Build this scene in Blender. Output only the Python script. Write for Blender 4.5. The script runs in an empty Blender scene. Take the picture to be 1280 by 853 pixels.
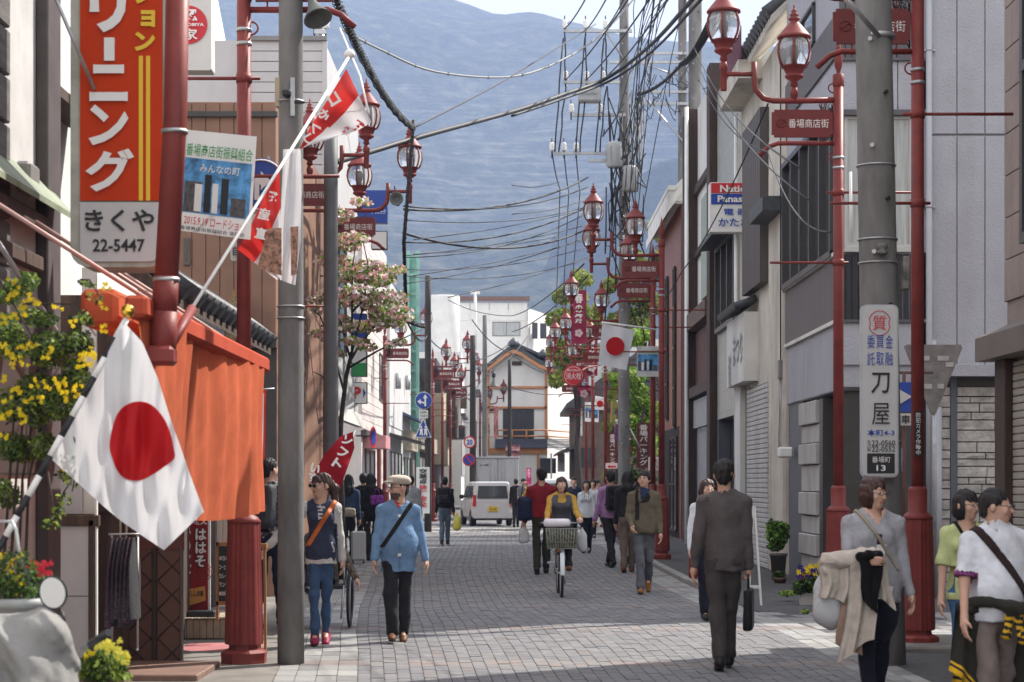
import bpy, math, random
import numpy as np
from mathutils import Vector, Matrix
try:
    import openvdb as vdb
except ImportError:
    import pyopenvdb as vdb
random.seed(7); rng=np.random.RandomState(5)
SC=bpy.context.scene; COL=SC.collection
pi=math.pi; R=math.radians
# ---------------- camera, world, sun, exposure ----------------
F=2400.0; HZ=603.0; CH=1.55
cd=bpy.data.cameras.new('camera'); cam=bpy.data.objects.new('camera',cd); COL.objects.link(cam)
cam.location=(0,0,CH); cam.rotation_euler=(R(90),0,0)
cd.sensor_width=36; cd.lens=36*F/1280; cd.shift_y=(HZ-426.5)/1280; cd.clip_start=.5; cd.clip_end=20000
cd.dof.use_dof=True; cd.dof.focus_distance=27; cd.dof.aperture_fstop=5.0
SC.camera=cam
AZ,EL=R(52),R(45)      # sun azimuth (clockwise from +Y) and elevation
w=bpy.data.worlds.new('World'); SC.world=w; w.use_nodes=True
nt=w.node_tree; bg=nt.nodes['Background']; sky=nt.nodes.new('ShaderNodeTexSky'); sky.sky_type='NISHITA'
sky.sun_disc=False; sky.sun_elevation=EL; sky.sun_rotation=AZ; sky.dust_density=2.0; sky.altitude=200
# thin bright cloud veil over the blue
tc=nt.nodes.new('ShaderNodeTexCoord'); nz=nt.nodes.new('ShaderNodeTexNoise'); nz.inputs['Scale'].default_value=3; nz.inputs['Detail'].default_value=6
mp=nt.nodes.new('ShaderNodeMapping'); mp.inputs['Scale'].default_value=(1,1,3)
nt.links.new(tc.outputs['Generated'],mp.inputs[0]); nt.links.new(mp.outputs[0],nz.inputs['Vector'])
cr=nt.nodes.new('ShaderNodeValToRGB'); cr.color_ramp.elements[0].position=.3; cr.color_ramp.elements[0].color=(.85,.85,.85,1); cr.color_ramp.elements[1].position=.62; cr.color_ramp.elements[1].color=(1,1,1,1)
nt.links.new(nz.outputs['Fac'],cr.inputs[0])
mx=nt.nodes.new('ShaderNodeMix'); mx.data_type='RGBA'; nt.links.new(cr.outputs[0],mx.inputs[0]); nt.links.new(sky.outputs[0],mx.inputs[6]); mx.inputs[7].default_value=(11.0,11.0,11.3,1)
nt.links.new(mx.outputs[2],bg.inputs[0]); bg.inputs[1].default_value=.074
sl=bpy.data.lights.new('sun','SUN'); sl.energy=5.0; sl.angle=R(.6); sl.color=(1,.94,.86)
so=bpy.data.objects.new('sun',sl); COL.objects.link(so)
sd=Vector((math.sin(AZ)*math.cos(EL),math.cos(AZ)*math.cos(EL),math.sin(EL))); so.rotation_euler=sd.to_track_quat('Z','Y').to_euler(); so.location=(20,10,30)
vs=SC.view_settings; vs.view_transform='Standard'; vs.look='None'; vs.gamma=1; vs.exposure=1.1
cy=SC.cycles; cy.max_bounces=6; cy.diffuse_bounces=3; cy.glossy_bounces=3; cy.transmission_bounces=4; cy.volume_bounces=0; cy.transparent_max_bounces=8; cy.use_denoising=True
cy.caustics_reflective=False; cy.caustics_refractive=False
# ---------------- pixel helpers: a pixel plus a true distance gives a place ----------------
def W(px,py,Y): return Vector(((px-640)*Y/F, Y, CH+(HZ-py)*Y/F))
def WX(px,py,X): Y=X*F/(px-640); return Vector((X,Y,CH+(HZ-py)*Y/F))
def Yg(py): return F*CH/(py-HZ)
# ---------------- materials ----------------
MATS={}
def mat(name,col=(.5,.5,.5),rough=.6,metal=0,var=.12,vs=3.0,bump=0,bs=30,trans=0,emit=0,spec=.5,dirt=0,stretch=None,sheen=0,alpha=1,ior=1.45):
    if name in MATS: return MATS[name]
    m=bpy.data.materials.new(name); m.use_nodes=True; n=m.node_tree; L=n.links; b=n.nodes['Principled BSDF']
    b.inputs['Roughness'].default_value=rough; b.inputs['Metallic'].default_value=metal; b.inputs['Transmission Weight'].default_value=trans
    b.inputs['Specular IOR Level'].default_value=spec; b.inputs['Sheen Weight'].default_value=sheen; b.inputs['IOR'].default_value=ior
    c=(*col,1); b.inputs['Base Color'].default_value=c; b.inputs['Alpha'].default_value=alpha
    t=n.nodes.new('ShaderNodeTexCoord'); src=t.outputs['Object']
    if stretch:
        q=n.nodes.new('ShaderNodeMapping'); q.inputs['Scale'].default_value=stretch; L.new(src,q.inputs[0]); src=q.outputs[0]
    if var>0:
        z=n.nodes.new('ShaderNodeTexNoise'); z.inputs['Scale'].default_value=vs; z.inputs['Detail'].default_value=7; z.inputs['Roughness'].default_value=.62; L.new(src,z.inputs['Vector'])
        r=n.nodes.new('ShaderNodeValToRGB'); e=r.color_ramp.elements; e[0].position=.3; e[1].position=.7
        e[0].color=(*[max(0,x*(1-var*1.6)) for x in col],1); e[1].color=(*[min(1,x*(1+var)) for x in col],1)
        L.new(z.outputs['Fac'],r.inputs[0]); out=r.outputs[0]
        if dirt>0:
            z2=n.nodes.new('ShaderNodeTexNoise'); z2.inputs['Scale'].default_value=vs*.35; z2.inputs['Detail'].default_value=9; z2.inputs['Distortion'].default_value=.6; 
            q=n.nodes.new('ShaderNodeMapping'); q.inputs['Scale'].default_value=(2.2,2.2,.5); L.new(t.outputs['Object'],q.inputs[0]); L.new(q.outputs[0],z2.inputs['Vector'])
            r2=n.nodes.new('ShaderNodeValToRGB'); r2.color_ramp.elements[0].position=.5; r2.color_ramp.elements[1].position=.72
            r2.color_ramp.elements[0].color=(0,0,0,1); r2.color_ramp.elements[1].color=(dirt,dirt,dirt,1); L.new(z2.outputs['Fac'],r2.inputs[0])
            x=n.nodes.new('ShaderNodeMix'); x.data_type='RGBA'; L.new(r2.outputs[0],x.inputs[0]); L.new(out,x.inputs[6]); x.inputs[7].default_value=(.10,.085,.07,1); out=x.outputs[2]
        L.new(out,b.inputs['Base Color'])
        rr=n.nodes.new('ShaderNodeMapRange'); rr.inputs[3].default_value=max(0,rough-.08); rr.inputs[4].default_value=min(1,rough+.1); L.new(z.outputs['Fac'],rr.inputs[0]); L.new(rr.outputs[0],b.inputs['Roughness'])
    if bump>0:
        z=n.nodes.new('ShaderNodeTexNoise'); z.inputs['Scale'].default_value=bs; z.inputs['Detail'].default_value=5; L.new(src,z.inputs['Vector'])
        u=n.nodes.new('ShaderNodeBump'); u.inputs['Strength'].default_value=bump; u.inputs['Distance'].default_value=.02; L.new(z.outputs['Fac'],u.inputs['Height']); L.new(u.outputs[0],b.inputs['Normal'])
    MATS[name]=m; return m
def brickmat(name,col,mortar,w,h,rough=.6,bump=.4,off=.5,axis='xz',var=.15):
    if name in MATS: return MATS[name]
    m=mat(name,col,rough,var=var); n=m.node_tree; L=n.links; b=n.nodes['Principled BSDF']
    t=n.nodes.new('ShaderNodeTexCoord'); s=n.nodes.new('ShaderNodeSeparateXYZ'); c=n.nodes.new('ShaderNodeCombineXYZ'); L.new(t.outputs['Object'],s.inputs[0])
    a=n.nodes.new('ShaderNodeMath'); a.operation='ADD'; L.new(s.outputs[0],a.inputs[0]); L.new(s.outputs[1],a.inputs[1]); L.new(a.outputs[0],c.inputs[0]); L.new(s.outputs[2],c.inputs[1])
    k=n.nodes.new('ShaderNodeTexBrick'); L.new(c.outputs[0],k.inputs['Vector']); k.inputs['Scale'].default_value=1; k.inputs['Brick Width'].default_value=w; k.inputs['Row Height'].default_value=h; k.offset=off
    k.inputs['Mortar Size'].default_value=.004 if w<.3 else .006; k.inputs['Color1'].default_value=(*col,1); k.inputs['Color2'].default_value=(*[x*(1-var) for x in col],1); k.inputs['Mortar'].default_value=(*mortar,1)
    L.new(k.outputs[0],b.inputs['Base Color']); u=n.nodes.new('ShaderNodeBump'); u.inputs['Strength'].default_value=bump; u.inputs['Distance'].default_value=.01; u.invert=True; L.new(k.outputs['Fac'],u.inputs['Height']); L.new(u.outputs[0],b.inputs['Normal'])
    return m
# ---------------- mesh builder ----------------
def nrm(v): v=Vector(v); return v.normalized()
class MB:
    def __init__(s): s.v=[]; s.f=[]; s.m=[]; s.sm=[]
    def add(s,vs,fs,m=0,smooth=False):
        o=len(s.v); s.v+=[tuple(v) for v in vs]; s.f+=[tuple(i+o for i in f) for f in fs]; s.m+=[m]*len(fs); s.sm+=[smooth]*len(fs); return s
    def box(s,lo,hi,m=0,M=None):
        x0,y0,z0=lo; x1,y1,z1=hi
        if x0>x1: x0,x1=x1,x0
        if y0>y1: y0,y1=y1,y0
        if z0>z1: z0,z1=z1,z0
        V=[(x0,y0,z0),(x1,y0,z0),(x1,y1,z0),(x0,y1,z0),(x0,y0,z1),(x1,y0,z1),(x1,y1,z1),(x0,y1,z1)]
        if M is not None: V=[M@Vector(v) for v in V]
        return s.add(V,[(0,3,2,1),(4,5,6,7),(0,1,5,4),(1,2,6,5),(2,3,7,6),(3,0,4,7)],m)
    def cbox(s,c,h,m=0,M=None): return s.box([c[i]-h[i] for i in range(3)],[c[i]+h[i] for i in range(3)],m,M)
    def bbox(s,lo,hi,b,m=0,M=None):      # chamfered box
        lo=[min(a,c) for a,c in zip(lo,hi)] if 0 else lo
        x0,y0,z0=[min(a,c) for a,c in zip(lo,hi)]; x1,y1,z1=[max(a,c) for a,c in zip(lo,hi)]
        b=min(b,(x1-x0)*.45,(y1-y0)*.45,(z1-z0)*.45); V=[]
        for x,sx in((x0,1),(x1,-1)):
            for y,sy in((y0,1),(y1,-1)):
                for z,sz in((z0,1),(z1,-1)):
                    V+=[(x,y+sy*b,z+sz*b),(x+sx*b,y,z+sz*b),(x+sx*b,y+sy*b,z)]
        if M is not None: V=[M@Vector(v) for v in V]
        I=lambda i,j,k,a:((i*2+j)*2+k)*3+a
        fs=[(I(0,0,0,0),I(0,0,1,0),I(0,1,1,0),I(0,1,0,0)),(I(1,0,0,0),I(1,1,0,0),I(1,1,1,0),I(1,0,1,0)),
            (I(0,0,0,1),I(1,0,0,1),I(1,0,1,1),I(0,0,1,1)),(I(0,1,0,1),I(0,1,1,1),I(1,1,1,1),I(1,1,0,1)),
            (I(0,0,0,2),I(0,1,0,2),I(1,1,0,2),I(1,0,0,2)),(I(0,0,1,2),I(1,0,1,2),I(1,1,1,2),I(0,1,1,2))]
        for j in(0,1):
            for k in(0,1):
                fs.append((I(0,j,k,1),I(1,j,k,1),I(1,j,k,2),I(0,j,k,2)) if j!=k else (I(0,j,k,2),I(1,j,k,2),I(1,j,k,1),I(0,j,k,1)))
        for i in(0,1):
            for k in(0,1):
                fs.append((I(i,0,k,0),I(i,1,k,0),I(i,1,k,2),I(i,0,k,2)) if i==k else (I(i,0,k,2),I(i,1,k,2),I(i,1,k,0),I(i,0,k,0)))
            for j in(0,1):
                fs.append((I(i,j,0,0),I(i,j,1,0),I(i,j,1,1),I(i,j,0,1)) if i!=j else (I(i,j,0,1),I(i,j,1,1),I(i,j,1,0),I(i,j,0,0)))
        for i in(0,1):
            for j in(0,1):
                for k in(0,1):
                    t=(I(i,j,k,0),I(i,j,k,1),I(i,j,k,2)); fs.append(t if (i+j+k)%2 else t[::-1])
        return s.add(V,fs,m)
    def tube(s,P,r,n=8,m=0,cap=True,smooth=True,closed=False):
        P=[Vector(p) for p in P]; N=len(P); rs=r if isinstance(r,(list,tuple)) else [r]*N; V=[]; up=None
        for i,p in enumerate(P):
            if closed: t=P[(i+1)%N]-P[i-1]
            else: t=(P[min(i+1,N-1)]-P[max(i-1,0)])
            t.normalize()
            if up is None:
                up=Vector((0,0,1)) if abs(t.z)<.9 else Vector((0,1,0))
            a=t.cross(up)
            if a.length<1e-4: a=t.cross(Vector((1,0,0)))
            a.normalize(); b=a.cross(t).normalized(); up=b
            for k in range(n):
                th=2*pi*k/n; V.append(p+(a*math.cos(th)+b*math.sin(th))*rs[i])
        fs=[]; 
        for i in range(N if closed else N-1):
            j=(i+1)%N
            for k in range(n): fs.append((j*n+k,j*n+(k+1)%n,i*n+(k+1)%n,i*n+k))
        s.add(V,fs,m,smooth)
        if cap and not closed: 
            o=len(s.v)-len(V); s.f+=[tuple(o+k for k in range(n)),tuple(o+(N-1)*n+k for k in range(n))[::-1]]; s.m+=[m,m]; s.sm+=[False,False]
        return s
    def lathe(s,prof,c=(0,0,0),n=16,m=0,smooth=True,rot=0,M=None):   # prof list of (r,z) bottom to top
        V=[]; 
        for r,z in prof:
            for k in range(n):
                a=rot+2*pi*k/n; v=Vector((c[0]+r*math.cos(a),c[1]+r*math.sin(a),c[2]+z)); V.append(M@v if M is not None else v)
        fs=[(i*n+k,i*n+(k+1)%n,(i+1)*n+(k+1)%n,(i+1)*n+k) for i in range(len(prof)-1) for k in range(n)]
        s.add(V,fs,m,smooth); o=len(s.v)-len(V)
        if prof[0][0]>1e-4: s.f.append(tuple(o+k for k in range(n))[::-1]); s.m.append(m); s.sm.append(False)
        if prof[-1][0]>1e-4: s.f.append(tuple(o+(len(prof)-1)*n+k for k in range(n))); s.m.append(m); s.sm.append(False)
        return s
    def prism(s,poly,d,m=0,M=None):   # polygon of 3D points extruded by vector d
        n=len(poly); P=[Vector(p) for p in poly]; d=Vector(d); V=P+[p+d for p in P]
        nn=Vector((0,0,0))
        for i in range(n): nn+=P[i].cross(P[(i+1)%n])
        if nn.dot(d)>0: P=P; fl=True
        else: fl=False
        if M is not None: V=[M@v for v in V]
        a=tuple(range(n)); b=tuple(range(n,2*n)); fs=[a[::-1] if fl else a, b if fl else b[::-1]]
        for i in range(n):
            j=(i+1)%n; q=(i,j,n+j,n+i); fs.append(q if fl else q[::-1])
        return s.add(V,fs,m)
    def grid(s,fn,nu,nv,m=0,smooth=True,mf=None):
        V=[fn(i/nu,j/nv) for j in range(nv+1) for i in range(nu+1)]; w=nu+1
        o=len(s.v); s.v+=[tuple(v) for v in V]
        for j in range(nv):
            for i in range(nu):
                s.f.append((o+j*w+i,o+j*w+i+1,o+(j+1)*w+i+1,o+(j+1)*w+i)); s.m.append(mf((i+.5)/nu,(j+.5)/nv) if mf else m); s.sm.append(smooth)
        return s
    def data(s,name,mats,off=(0,0,0)):
        me=bpy.data.meshes.new(name); o=Vector(off)
        me.from_pydata([(a-o.x,b-o.y,c-o.z) for a,b,c in s.v],[],s.f)
        for m in (mats if isinstance(mats,(list,tuple)) else [mats]): me.materials.append(m)
        me.polygons.foreach_set('material_index',s.m); me.polygons.foreach_set('use_smooth',s.sm); me.update(); return me
    def build(s,name,mats,parent=None,world=True,loc=None,**kw):
        off=(0,0,0)
        if parent is not None and world: off=rootloc(parent)
        if parent is None and loc is not None: off=loc
        return put(name,s.data(name,mats,off),parent,loc=loc if parent is None else None,**kw)
def rootloc(o):
    while o.parent: o=o.parent
    return o.location
def put(name,data,parent=None,loc=None,rot=None,label=None,cat=None,group=None,kind=None):
    o=bpy.data.objects.new(name,data); COL.objects.link(o)
    if parent is not None: o.parent=parent
    if loc is not None: o.location=loc
    if rot is not None: o.rotation_euler=rot
    for k,v in(('label',label),('category',cat),('group',group),('kind',kind)):
        if v: o[k]=v
    return o
def thing(name,label,cat,loc=(0,0,0),rz=0,group=None):
    return put(name,None,None,loc,(0,0,rz),label,cat,group)
def copytree(o,loc=None,rz=None,label=None,parent=None):
    c=o.copy(); COL.objects.link(c)
    if parent is not None: c.parent=parent
    if loc is not None: c.location=loc
    if rz is not None: c.rotation_euler=(0,0,rz)
    if label: c['label']=label
    for ch in [x for x in o.children]: copytree(ch,parent=c)
    return c
# ---------------- lettering ----------------
TC={}
def text(s,w,h,m,M,parent,name='lettering',vert=False,off=0.012,ext=.002,sp=1.0,world=True,fit=True):
    key=(s,vert,off,sp)
    if key not in TC:
        c=bpy.data.curves.new('t','FONT'); c.body='\n'.join(s) if vert else s; c.align_x='CENTER' if vert else 'LEFT'; c.offset=off; c.space_line=sp if vert else 1; c.space_character=1 if vert else sp; c.resolution_u=2
        o=bpy.data.objects.new('t',c); COL.objects.link(o); bpy.context.view_layer.update()
        me=bpy.data.meshes.new_from_object(o.evaluated_get(bpy.context.evaluated_depsgraph_get())); bpy.data.objects.remove(o); bpy.data.curves.remove(c)
        V=np.empty(len(me.vertices)*3); me.vertices.foreach_get('co',V); V=V.reshape(-1,3); Fs=[tuple(p.vertices) for p in me.polygons]
        TC[key]=(V-[*(V.min(0)+V.max(0))[:2]/2,0],Fs,V.max(0)-V.min(0)); bpy.data.meshes.remove(me)
    V,Fs,d=TC[key]
    sx=w/d[0]; sy=h/d[1]
    b=MB(); b.add([M@Vector((x*sx,y*sy,ext)) for x,y,z in V],Fs)
    return b.build(name,m,parent,world=world)
def FX(c,rz=0,rx=0): # frame whose local x,y are the sign plane, z out of it; faces -Y when rz=0
    return Matrix.Translation(Vector(c))@Matrix.Rotation(rz,4,'Z')@Matrix.Rotation(R(90)+rx,4,'X')
def cat_curve(a,b,sag,n=14):
    a=Vector(a); b=Vector(b); return [a.lerp(b,t/n)-Vector((0,0,sag*4*(t/n)*(1-t/n))) for t in range(n+1)]
# ---------------- signed distance modelling ----------------
class SD:
    def __init__(s,lo,hi,res):
        s.lo=np.array(lo,float); s.res=res; s.n=np.ceil((np.array(hi)-s.lo)/res).astype(int)+1
        s.f=np.full(s.n,.3,np.float32); s.ax=[(s.lo[i]+res*np.arange(s.n[i])).astype(np.float32) for i in range(3)]
    def sl(s,lo,hi,pad):
        a=np.clip(((np.array(lo)-pad-s.lo)/s.res).astype(int),0,s.n); b=np.clip(((np.array(hi)+pad-s.lo)/s.res).astype(int)+2,0,s.n)
        if (b<=a).any(): return None,None
        q=tuple(slice(a[i],b[i]) for i in range(3)); return q,(s.ax[0][q[0]][:,None,None],s.ax[1][q[1]][None,:,None],s.ax[2][q[2]][None,None,:])
    def mix(s,q,d,k,op):
        f=s.f[q]
        if op=='u':
            if k>0: h=np.maximum(k-np.abs(f-d),0)/k; s.f[q]=np.minimum(f,d)-h*h*k*.25
            else: s.f[q]=np.minimum(f,d)
        else:
            d=-d
            if k>0: h=np.maximum(k-np.abs(f-d),0)/k; s.f[q]=np.maximum(f,d)+h*h*k*.25
            else: s.f[q]=np.maximum(f,d)
    def cap(s,a,b,ra,rb=None,k=.02,sq=None,op='u'):
        a=np.array(a,float); b=np.array(b,float); rb=ra if rb is None else rb; r=max(ra,rb)
        q,g=s.sl(np.minimum(a,b)-r,np.maximum(a,b)+r,k+4*s.res)
        if q is None: return s
        ba=b-a; P=[g[i]-a[i] for i in range(3)]
        if sq is not None:   # (axis, factor): radius along the axis is factor times smaller
            u=np.array(sq[0],float); u/=np.linalg.norm(u); e=1/sq[1]-1
            pu=P[0]*u[0]+P[1]*u[1]+P[2]*u[2]; P=[P[i]+u[i]*pu*e for i in range(3)]; ba=ba+u*(ba@u)*e
        t=np.clip((P[0]*ba[0]+P[1]*ba[1]+P[2]*ba[2])/max(ba@ba,1e-9),0,1)
        d=np.sqrt(sum((P[i]-ba[i]*t)**2 for i in range(3)))-(ra+(rb-ra)*t)
        if sq is not None: d=d*(sq[1]*.5+.5)
        s.mix(q,d.astype(np.float32),k,op); return s
    def ell(s,c,r,M=None,k=.02,op='u'):
        c=np.array(c,float); r=np.array(r,float); m=r.max()
        q,g=s.sl(c-m,c+m,k+4*s.res)
        if q is None: return s
        P=[g[i]-c[i] for i in range(3)]
        if M is not None: P=[sum(M[j][i]*P[j] for j in range(3)) for i in range(3)]   # local = M^T p
        k0=np.sqrt(sum((P[i]/r[i])**2 for i in range(3))); k1=np.sqrt(sum((P[i]/r[i]**2)**2 for i in range(3)))
        s.mix(q,(k0*(k0-1)/np.maximum(k1,1e-6)).astype(np.float32),k,op); return s
    def box(s,c,h,rd=.01,M=None,k=0,op='u'):
        c=np.array(c,float); m=float(np.linalg.norm(h))
        q,g=s.sl(c-m,c+m,k+4*s.res)
        if q is None: return s
        P=[g[i]-c[i] for i in range(3)]
        if M is not None: P=[sum(M[j][i]*P[j] for j in range(3)) for i in range(3)]
        Q=[np.abs(P[i])-(h[i]-rd) for i in range(3)]; sh=np.broadcast_shapes(*[x.shape for x in Q]); Q=[np.broadcast_to(x,sh) for x in Q]
        d=np.sqrt(sum(np.maximum(x,0)**2 for x in Q))+np.minimum(np.maximum.reduce(Q),0)-rd
        s.mix(q,d.astype(np.float32),k,op); return s
    def pts(s): return s.ax[0][:,None,None],s.ax[1][None,:,None],s.ax[2][None,None,:]
    def wrinkle(s,amp,fx=(1,1,1),fr=22,seed=0):
        i=np.where(np.abs(s.f)<.03); X,Y,Z=[s.ax[j][i[j]] for j in range(3)]; r=np.random.RandomState(seed); d=0
        for o in range(5):
            a=r.randn(3)*np.array(fx); a=a/np.linalg.norm(a)*fr*(1.45**o)*.6; b=r.randn(3); b=b/np.linalg.norm(b)*fr*.5
            ph=r.rand()*6.28; d=d+np.sin(X*a[0]+Y*a[1]+Z*a[2]+ph+1.4*np.sin(X*b[0]+Y*b[1]+Z*b[2]+ph*2))/(1.35**o)
        s.f[i]+=(amp*.45*d).astype(np.float32); return s
    def pleat(s,amp,fx,fz=0,seed=0,fy=0):
        i=np.where(np.abs(s.f)<.04); X,Y,Z=[s.ax[j][i[j]] for j in range(3)]; r=np.random.RandomState(seed).rand(4)*6.28
        a=fx*X+fz*Z+fy*Y+1.6*np.sin(Z*7+r[0]+X*4)+.8*np.sin(X*19+Z*11+r[1]); d=np.abs(np.sin(a))-.6+.4*np.abs(np.sin(a*1.7+r[2]+Z*6)); s.f[i]+=(amp*d).astype(np.float32); return s
    def mesh(s,name,mats,parent=None,matfn=None,adapt=.15,**kw):
        # round fields to stay inside the narrow band, then polygonise
        f=np.clip(s.f,-.3,.3); f[0]=f[-1]=.3; f[:,0]=f[:,-1]=.3; f[:,:,0]=f[:,:,-1]=.3
        g=vdb.FloatGrid(.3); g.copyFromArray(np.ascontiguousarray(f)); p,t,q=g.convertToPolygons(0.0,adapt)
        me=bpy.data.meshes.new(name); P=p*s.res+s.lo; nv,ntr,nq=len(P),len(t),len(q)
        me.vertices.add(nv); me.vertices.foreach_set('co',P.astype(np.float32).ravel())
        L=np.concatenate([t.ravel() if ntr else np.zeros(0,int),q.ravel() if nq else np.zeros(0,int)]).astype(np.int32)
        me.loops.add(len(L)); me.loops.foreach_set('vertex_index',L); me.polygons.add(ntr+nq)
        st=np.concatenate([np.arange(ntr)*3,ntr*3+np.arange(nq)*4]).astype(np.int32); me.polygons.foreach_set('loop_start',st)
        me.update(calc_edges=True); me.validate()
        mats=mats if isinstance(mats,(list,tuple)) else [mats]
        for m in mats: me.materials.append(m)
        n=len(me.polygons); me.polygons.foreach_set('use_smooth',np.ones(n,bool))
        if matfn and len(mats)>1:
            C=np.empty(n*3,np.float32); me.polygons.foreach_get('center',C); C=C.reshape(-1,3); me.polygons.foreach_set('material_index',matfn(C[:,0],C[:,1],C[:,2]).astype(np.int32))
        me.update()
        return put(name,me,parent,**kw)
# ---------------- terrain ----------------
m_forest=mat('forest_hill',(.014,.026,.012),.95,var=.6,vs=.07,spec=.05,bump=1,bs=.12)
for n_ in m_forest.node_tree.nodes:
    if n_.type=='BUMP': n_.inputs['Distance'].default_value=6
m_ground=mat('bare_ground',(.16,.15,.13),.95,var=.2,vs=.5)
b=MB(); b.add([(-3500,-60,-.06),(3500,-60,-.06),(3500,2850,-.06),(-3500,2850,-.06)],[(0,1,2,3)]); b.build('ground',m_ground,kind='structure')
def mountmat():
    m=mat('mountain',(.07,.09,.06),.95,var=0,spec=.05); n=m.node_tree; L=n.links; bs=n.nodes['Principled BSDF']
    g=n.nodes.new('ShaderNodeNewGeometry'); s=n.nodes.new('ShaderNodeSeparateXYZ'); L.new(g.outputs['Position'],s.inputs[0])
    def noise(sc,x,y,z,det=8):
        q=n.nodes.new('ShaderNodeMapping'); q.inputs['Scale'].default_value=(x,y,z); L.new(g.outputs['Position'],q.inputs[0]); k=n.nodes.new('ShaderNodeTexNoise'); k.inputs['Scale'].default_value=sc; k.inputs['Detail'].default_value=det; k.inputs['Roughness'].default_value=.65; L.new(q.outputs[0],k.inputs['Vector']); return k.outputs['Fac']
    def ramp(src,*st):
        r=n.nodes.new('ShaderNodeValToRGB'); e=r.color_ramp.elements
        while len(e)<len(st): e.new(.5)
        for i,(p,c) in enumerate(st): e[i].position=p; e[i].color=(*c,1)
        L.new(src,r.inputs[0]); return r.outputs[0]
    a=ramp(noise(.055,1,1,.8,12),(.34,(.010,.018,.009)),(.5,(.035,.05,.025)),(.68,(.13,.125,.08)))
    st=ramp(noise(.33,.045,.045,1.0,8),(.50,(0,0,0)),(.62,(1,1,1)))    # quarry benches: level pale lines
    zz=n.nodes.new('ShaderNodeMapRange'); L.new(s.outputs[2],zz.inputs[0]); zz.inputs[1].default_value=400; zz.inputs[2].default_value=335
    zl=n.nodes.new('ShaderNodeMapRange'); L.new(s.outputs[2],zl.inputs[0]); zl.inputs[1].default_value=120; zl.inputs[2].default_value=210
    pt=ramp(noise(.008,1,1,1,4),(.4,(0,0,0)),(.55,(1,1,1)))
    def mul(a,b_):
        k=n.nodes.new('ShaderNodeMath'); k.operation='MULTIPLY'; L.new(a,k.inputs[0])
        if isinstance(b_,float): k.inputs[1].default_value=b_
        else: L.new(b_,k.inputs[1])
        return k.outputs[0]
    f=mul(mul(mul(mul(st,zz.outputs[0]),zl.outputs[0]),pt),.34)
    x=n.nodes.new('ShaderNodeMix'); x.data_type='RGBA'; L.new(f,x.inputs[0]); L.new(a,x.inputs[6]); x.inputs[7].default_value=(.42,.38,.33,1); L.new(x.outputs[2],bs.inputs['Base Color'])
    u=n.nodes.new('ShaderNodeBump'); u.inputs['Strength'].default_value=1; u.inputs['Distance'].default_value=9; L.new(noise(.06,1,1,1,8),u.inputs['Height']); L.new(u.outputs[0],bs.inputs['Normal'])
    return m
def vnoise(X,Y,seed=0,oct=6,fr=1.0):
    r=np.random.RandomState(seed); o=0
    for k in range(oct):
        f=fr*1.9**k
        for j in range(3):
            a=r.rand()*6.28; ph=r.rand(2)*6.28; o=o+np.sin((X*math.cos(a)+Y*math.sin(a))*f+ph[0]+1.3*np.sin((X*math.sin(a)-Y*math.cos(a))*f*.7+ph[1]))/1.75**k/3
    return o
def terrain(name,prof,Y0,Yr,Y1,nx,ny,amp,fr,m,seed,pw=1.0):
    xs=np.array([p[0] for p in prof],float); hs=np.array([p[1] for p in prof],float)
    XX=np.linspace(-(640+900)*Yr/F,(640+900)*Yr/F,nx); YY=np.concatenate([np.linspace(Y0,Yr,ny),np.linspace(Yr,Y1,8)[1:]])
    X,Y=np.meshgrid(XX,YY); px=640+X*F/Yr; top=CH+(HZ-np.interp(px,xs,hs))*Yr/F
    t=np.clip((Y-Y0)/(Yr-Y0),0,1)**pw; back=np.clip((Y1-Y)/(Y1-Yr),0,1); z=top*t*np.where(Y>Yr,back,1)
    n=vnoise(X,Y,seed,6,fr); z=z+n*amp*np.sin(np.clip(t,0,1)*pi*.93+.1)*np.where(Y>Yr,back,1)
    r=vnoise(X,Y*.3,seed+3,7,fr*9)*amp*.075; z=z+r*t
    z=np.where(t<=0.001,-20,z); b=MB(); h,w=X.shape
    b.v=list(zip(X.ravel().tolist(),Y.ravel().tolist(),z.ravel().tolist()))
    b.f=[(j*w+i,j*w+i+1,(j+1)*w+i+1,(j+1)*w+i) for j in range(h-1) for i in range(w-1)]; b.m=[0]*len(b.f); b.sm=[True]*len(b.f)
    return b.build(name,m,kind='structure')
terrain('mountain',[(-1200,40),(-300,0),(200,-25),(450,-20),(560,-4),(598,9),(630,15),(655,12),(700,25),(745,33),(790,45),(850,54),(950,60),(1100,75),(1400,100),(2400,200)],950,2150,2800,200,90,60,.0042,mountmat(),3,.9)
terrain('foothill',[(-1200,420),(200,420),(420,395),(540,372),(590,362),(640,335),(680,305),(715,275),(760,240),(830,200),(950,190),(1200,230),(2400,300)],820,1250,1500,260,60,10,.016,m_forest,8,1.1)
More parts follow.
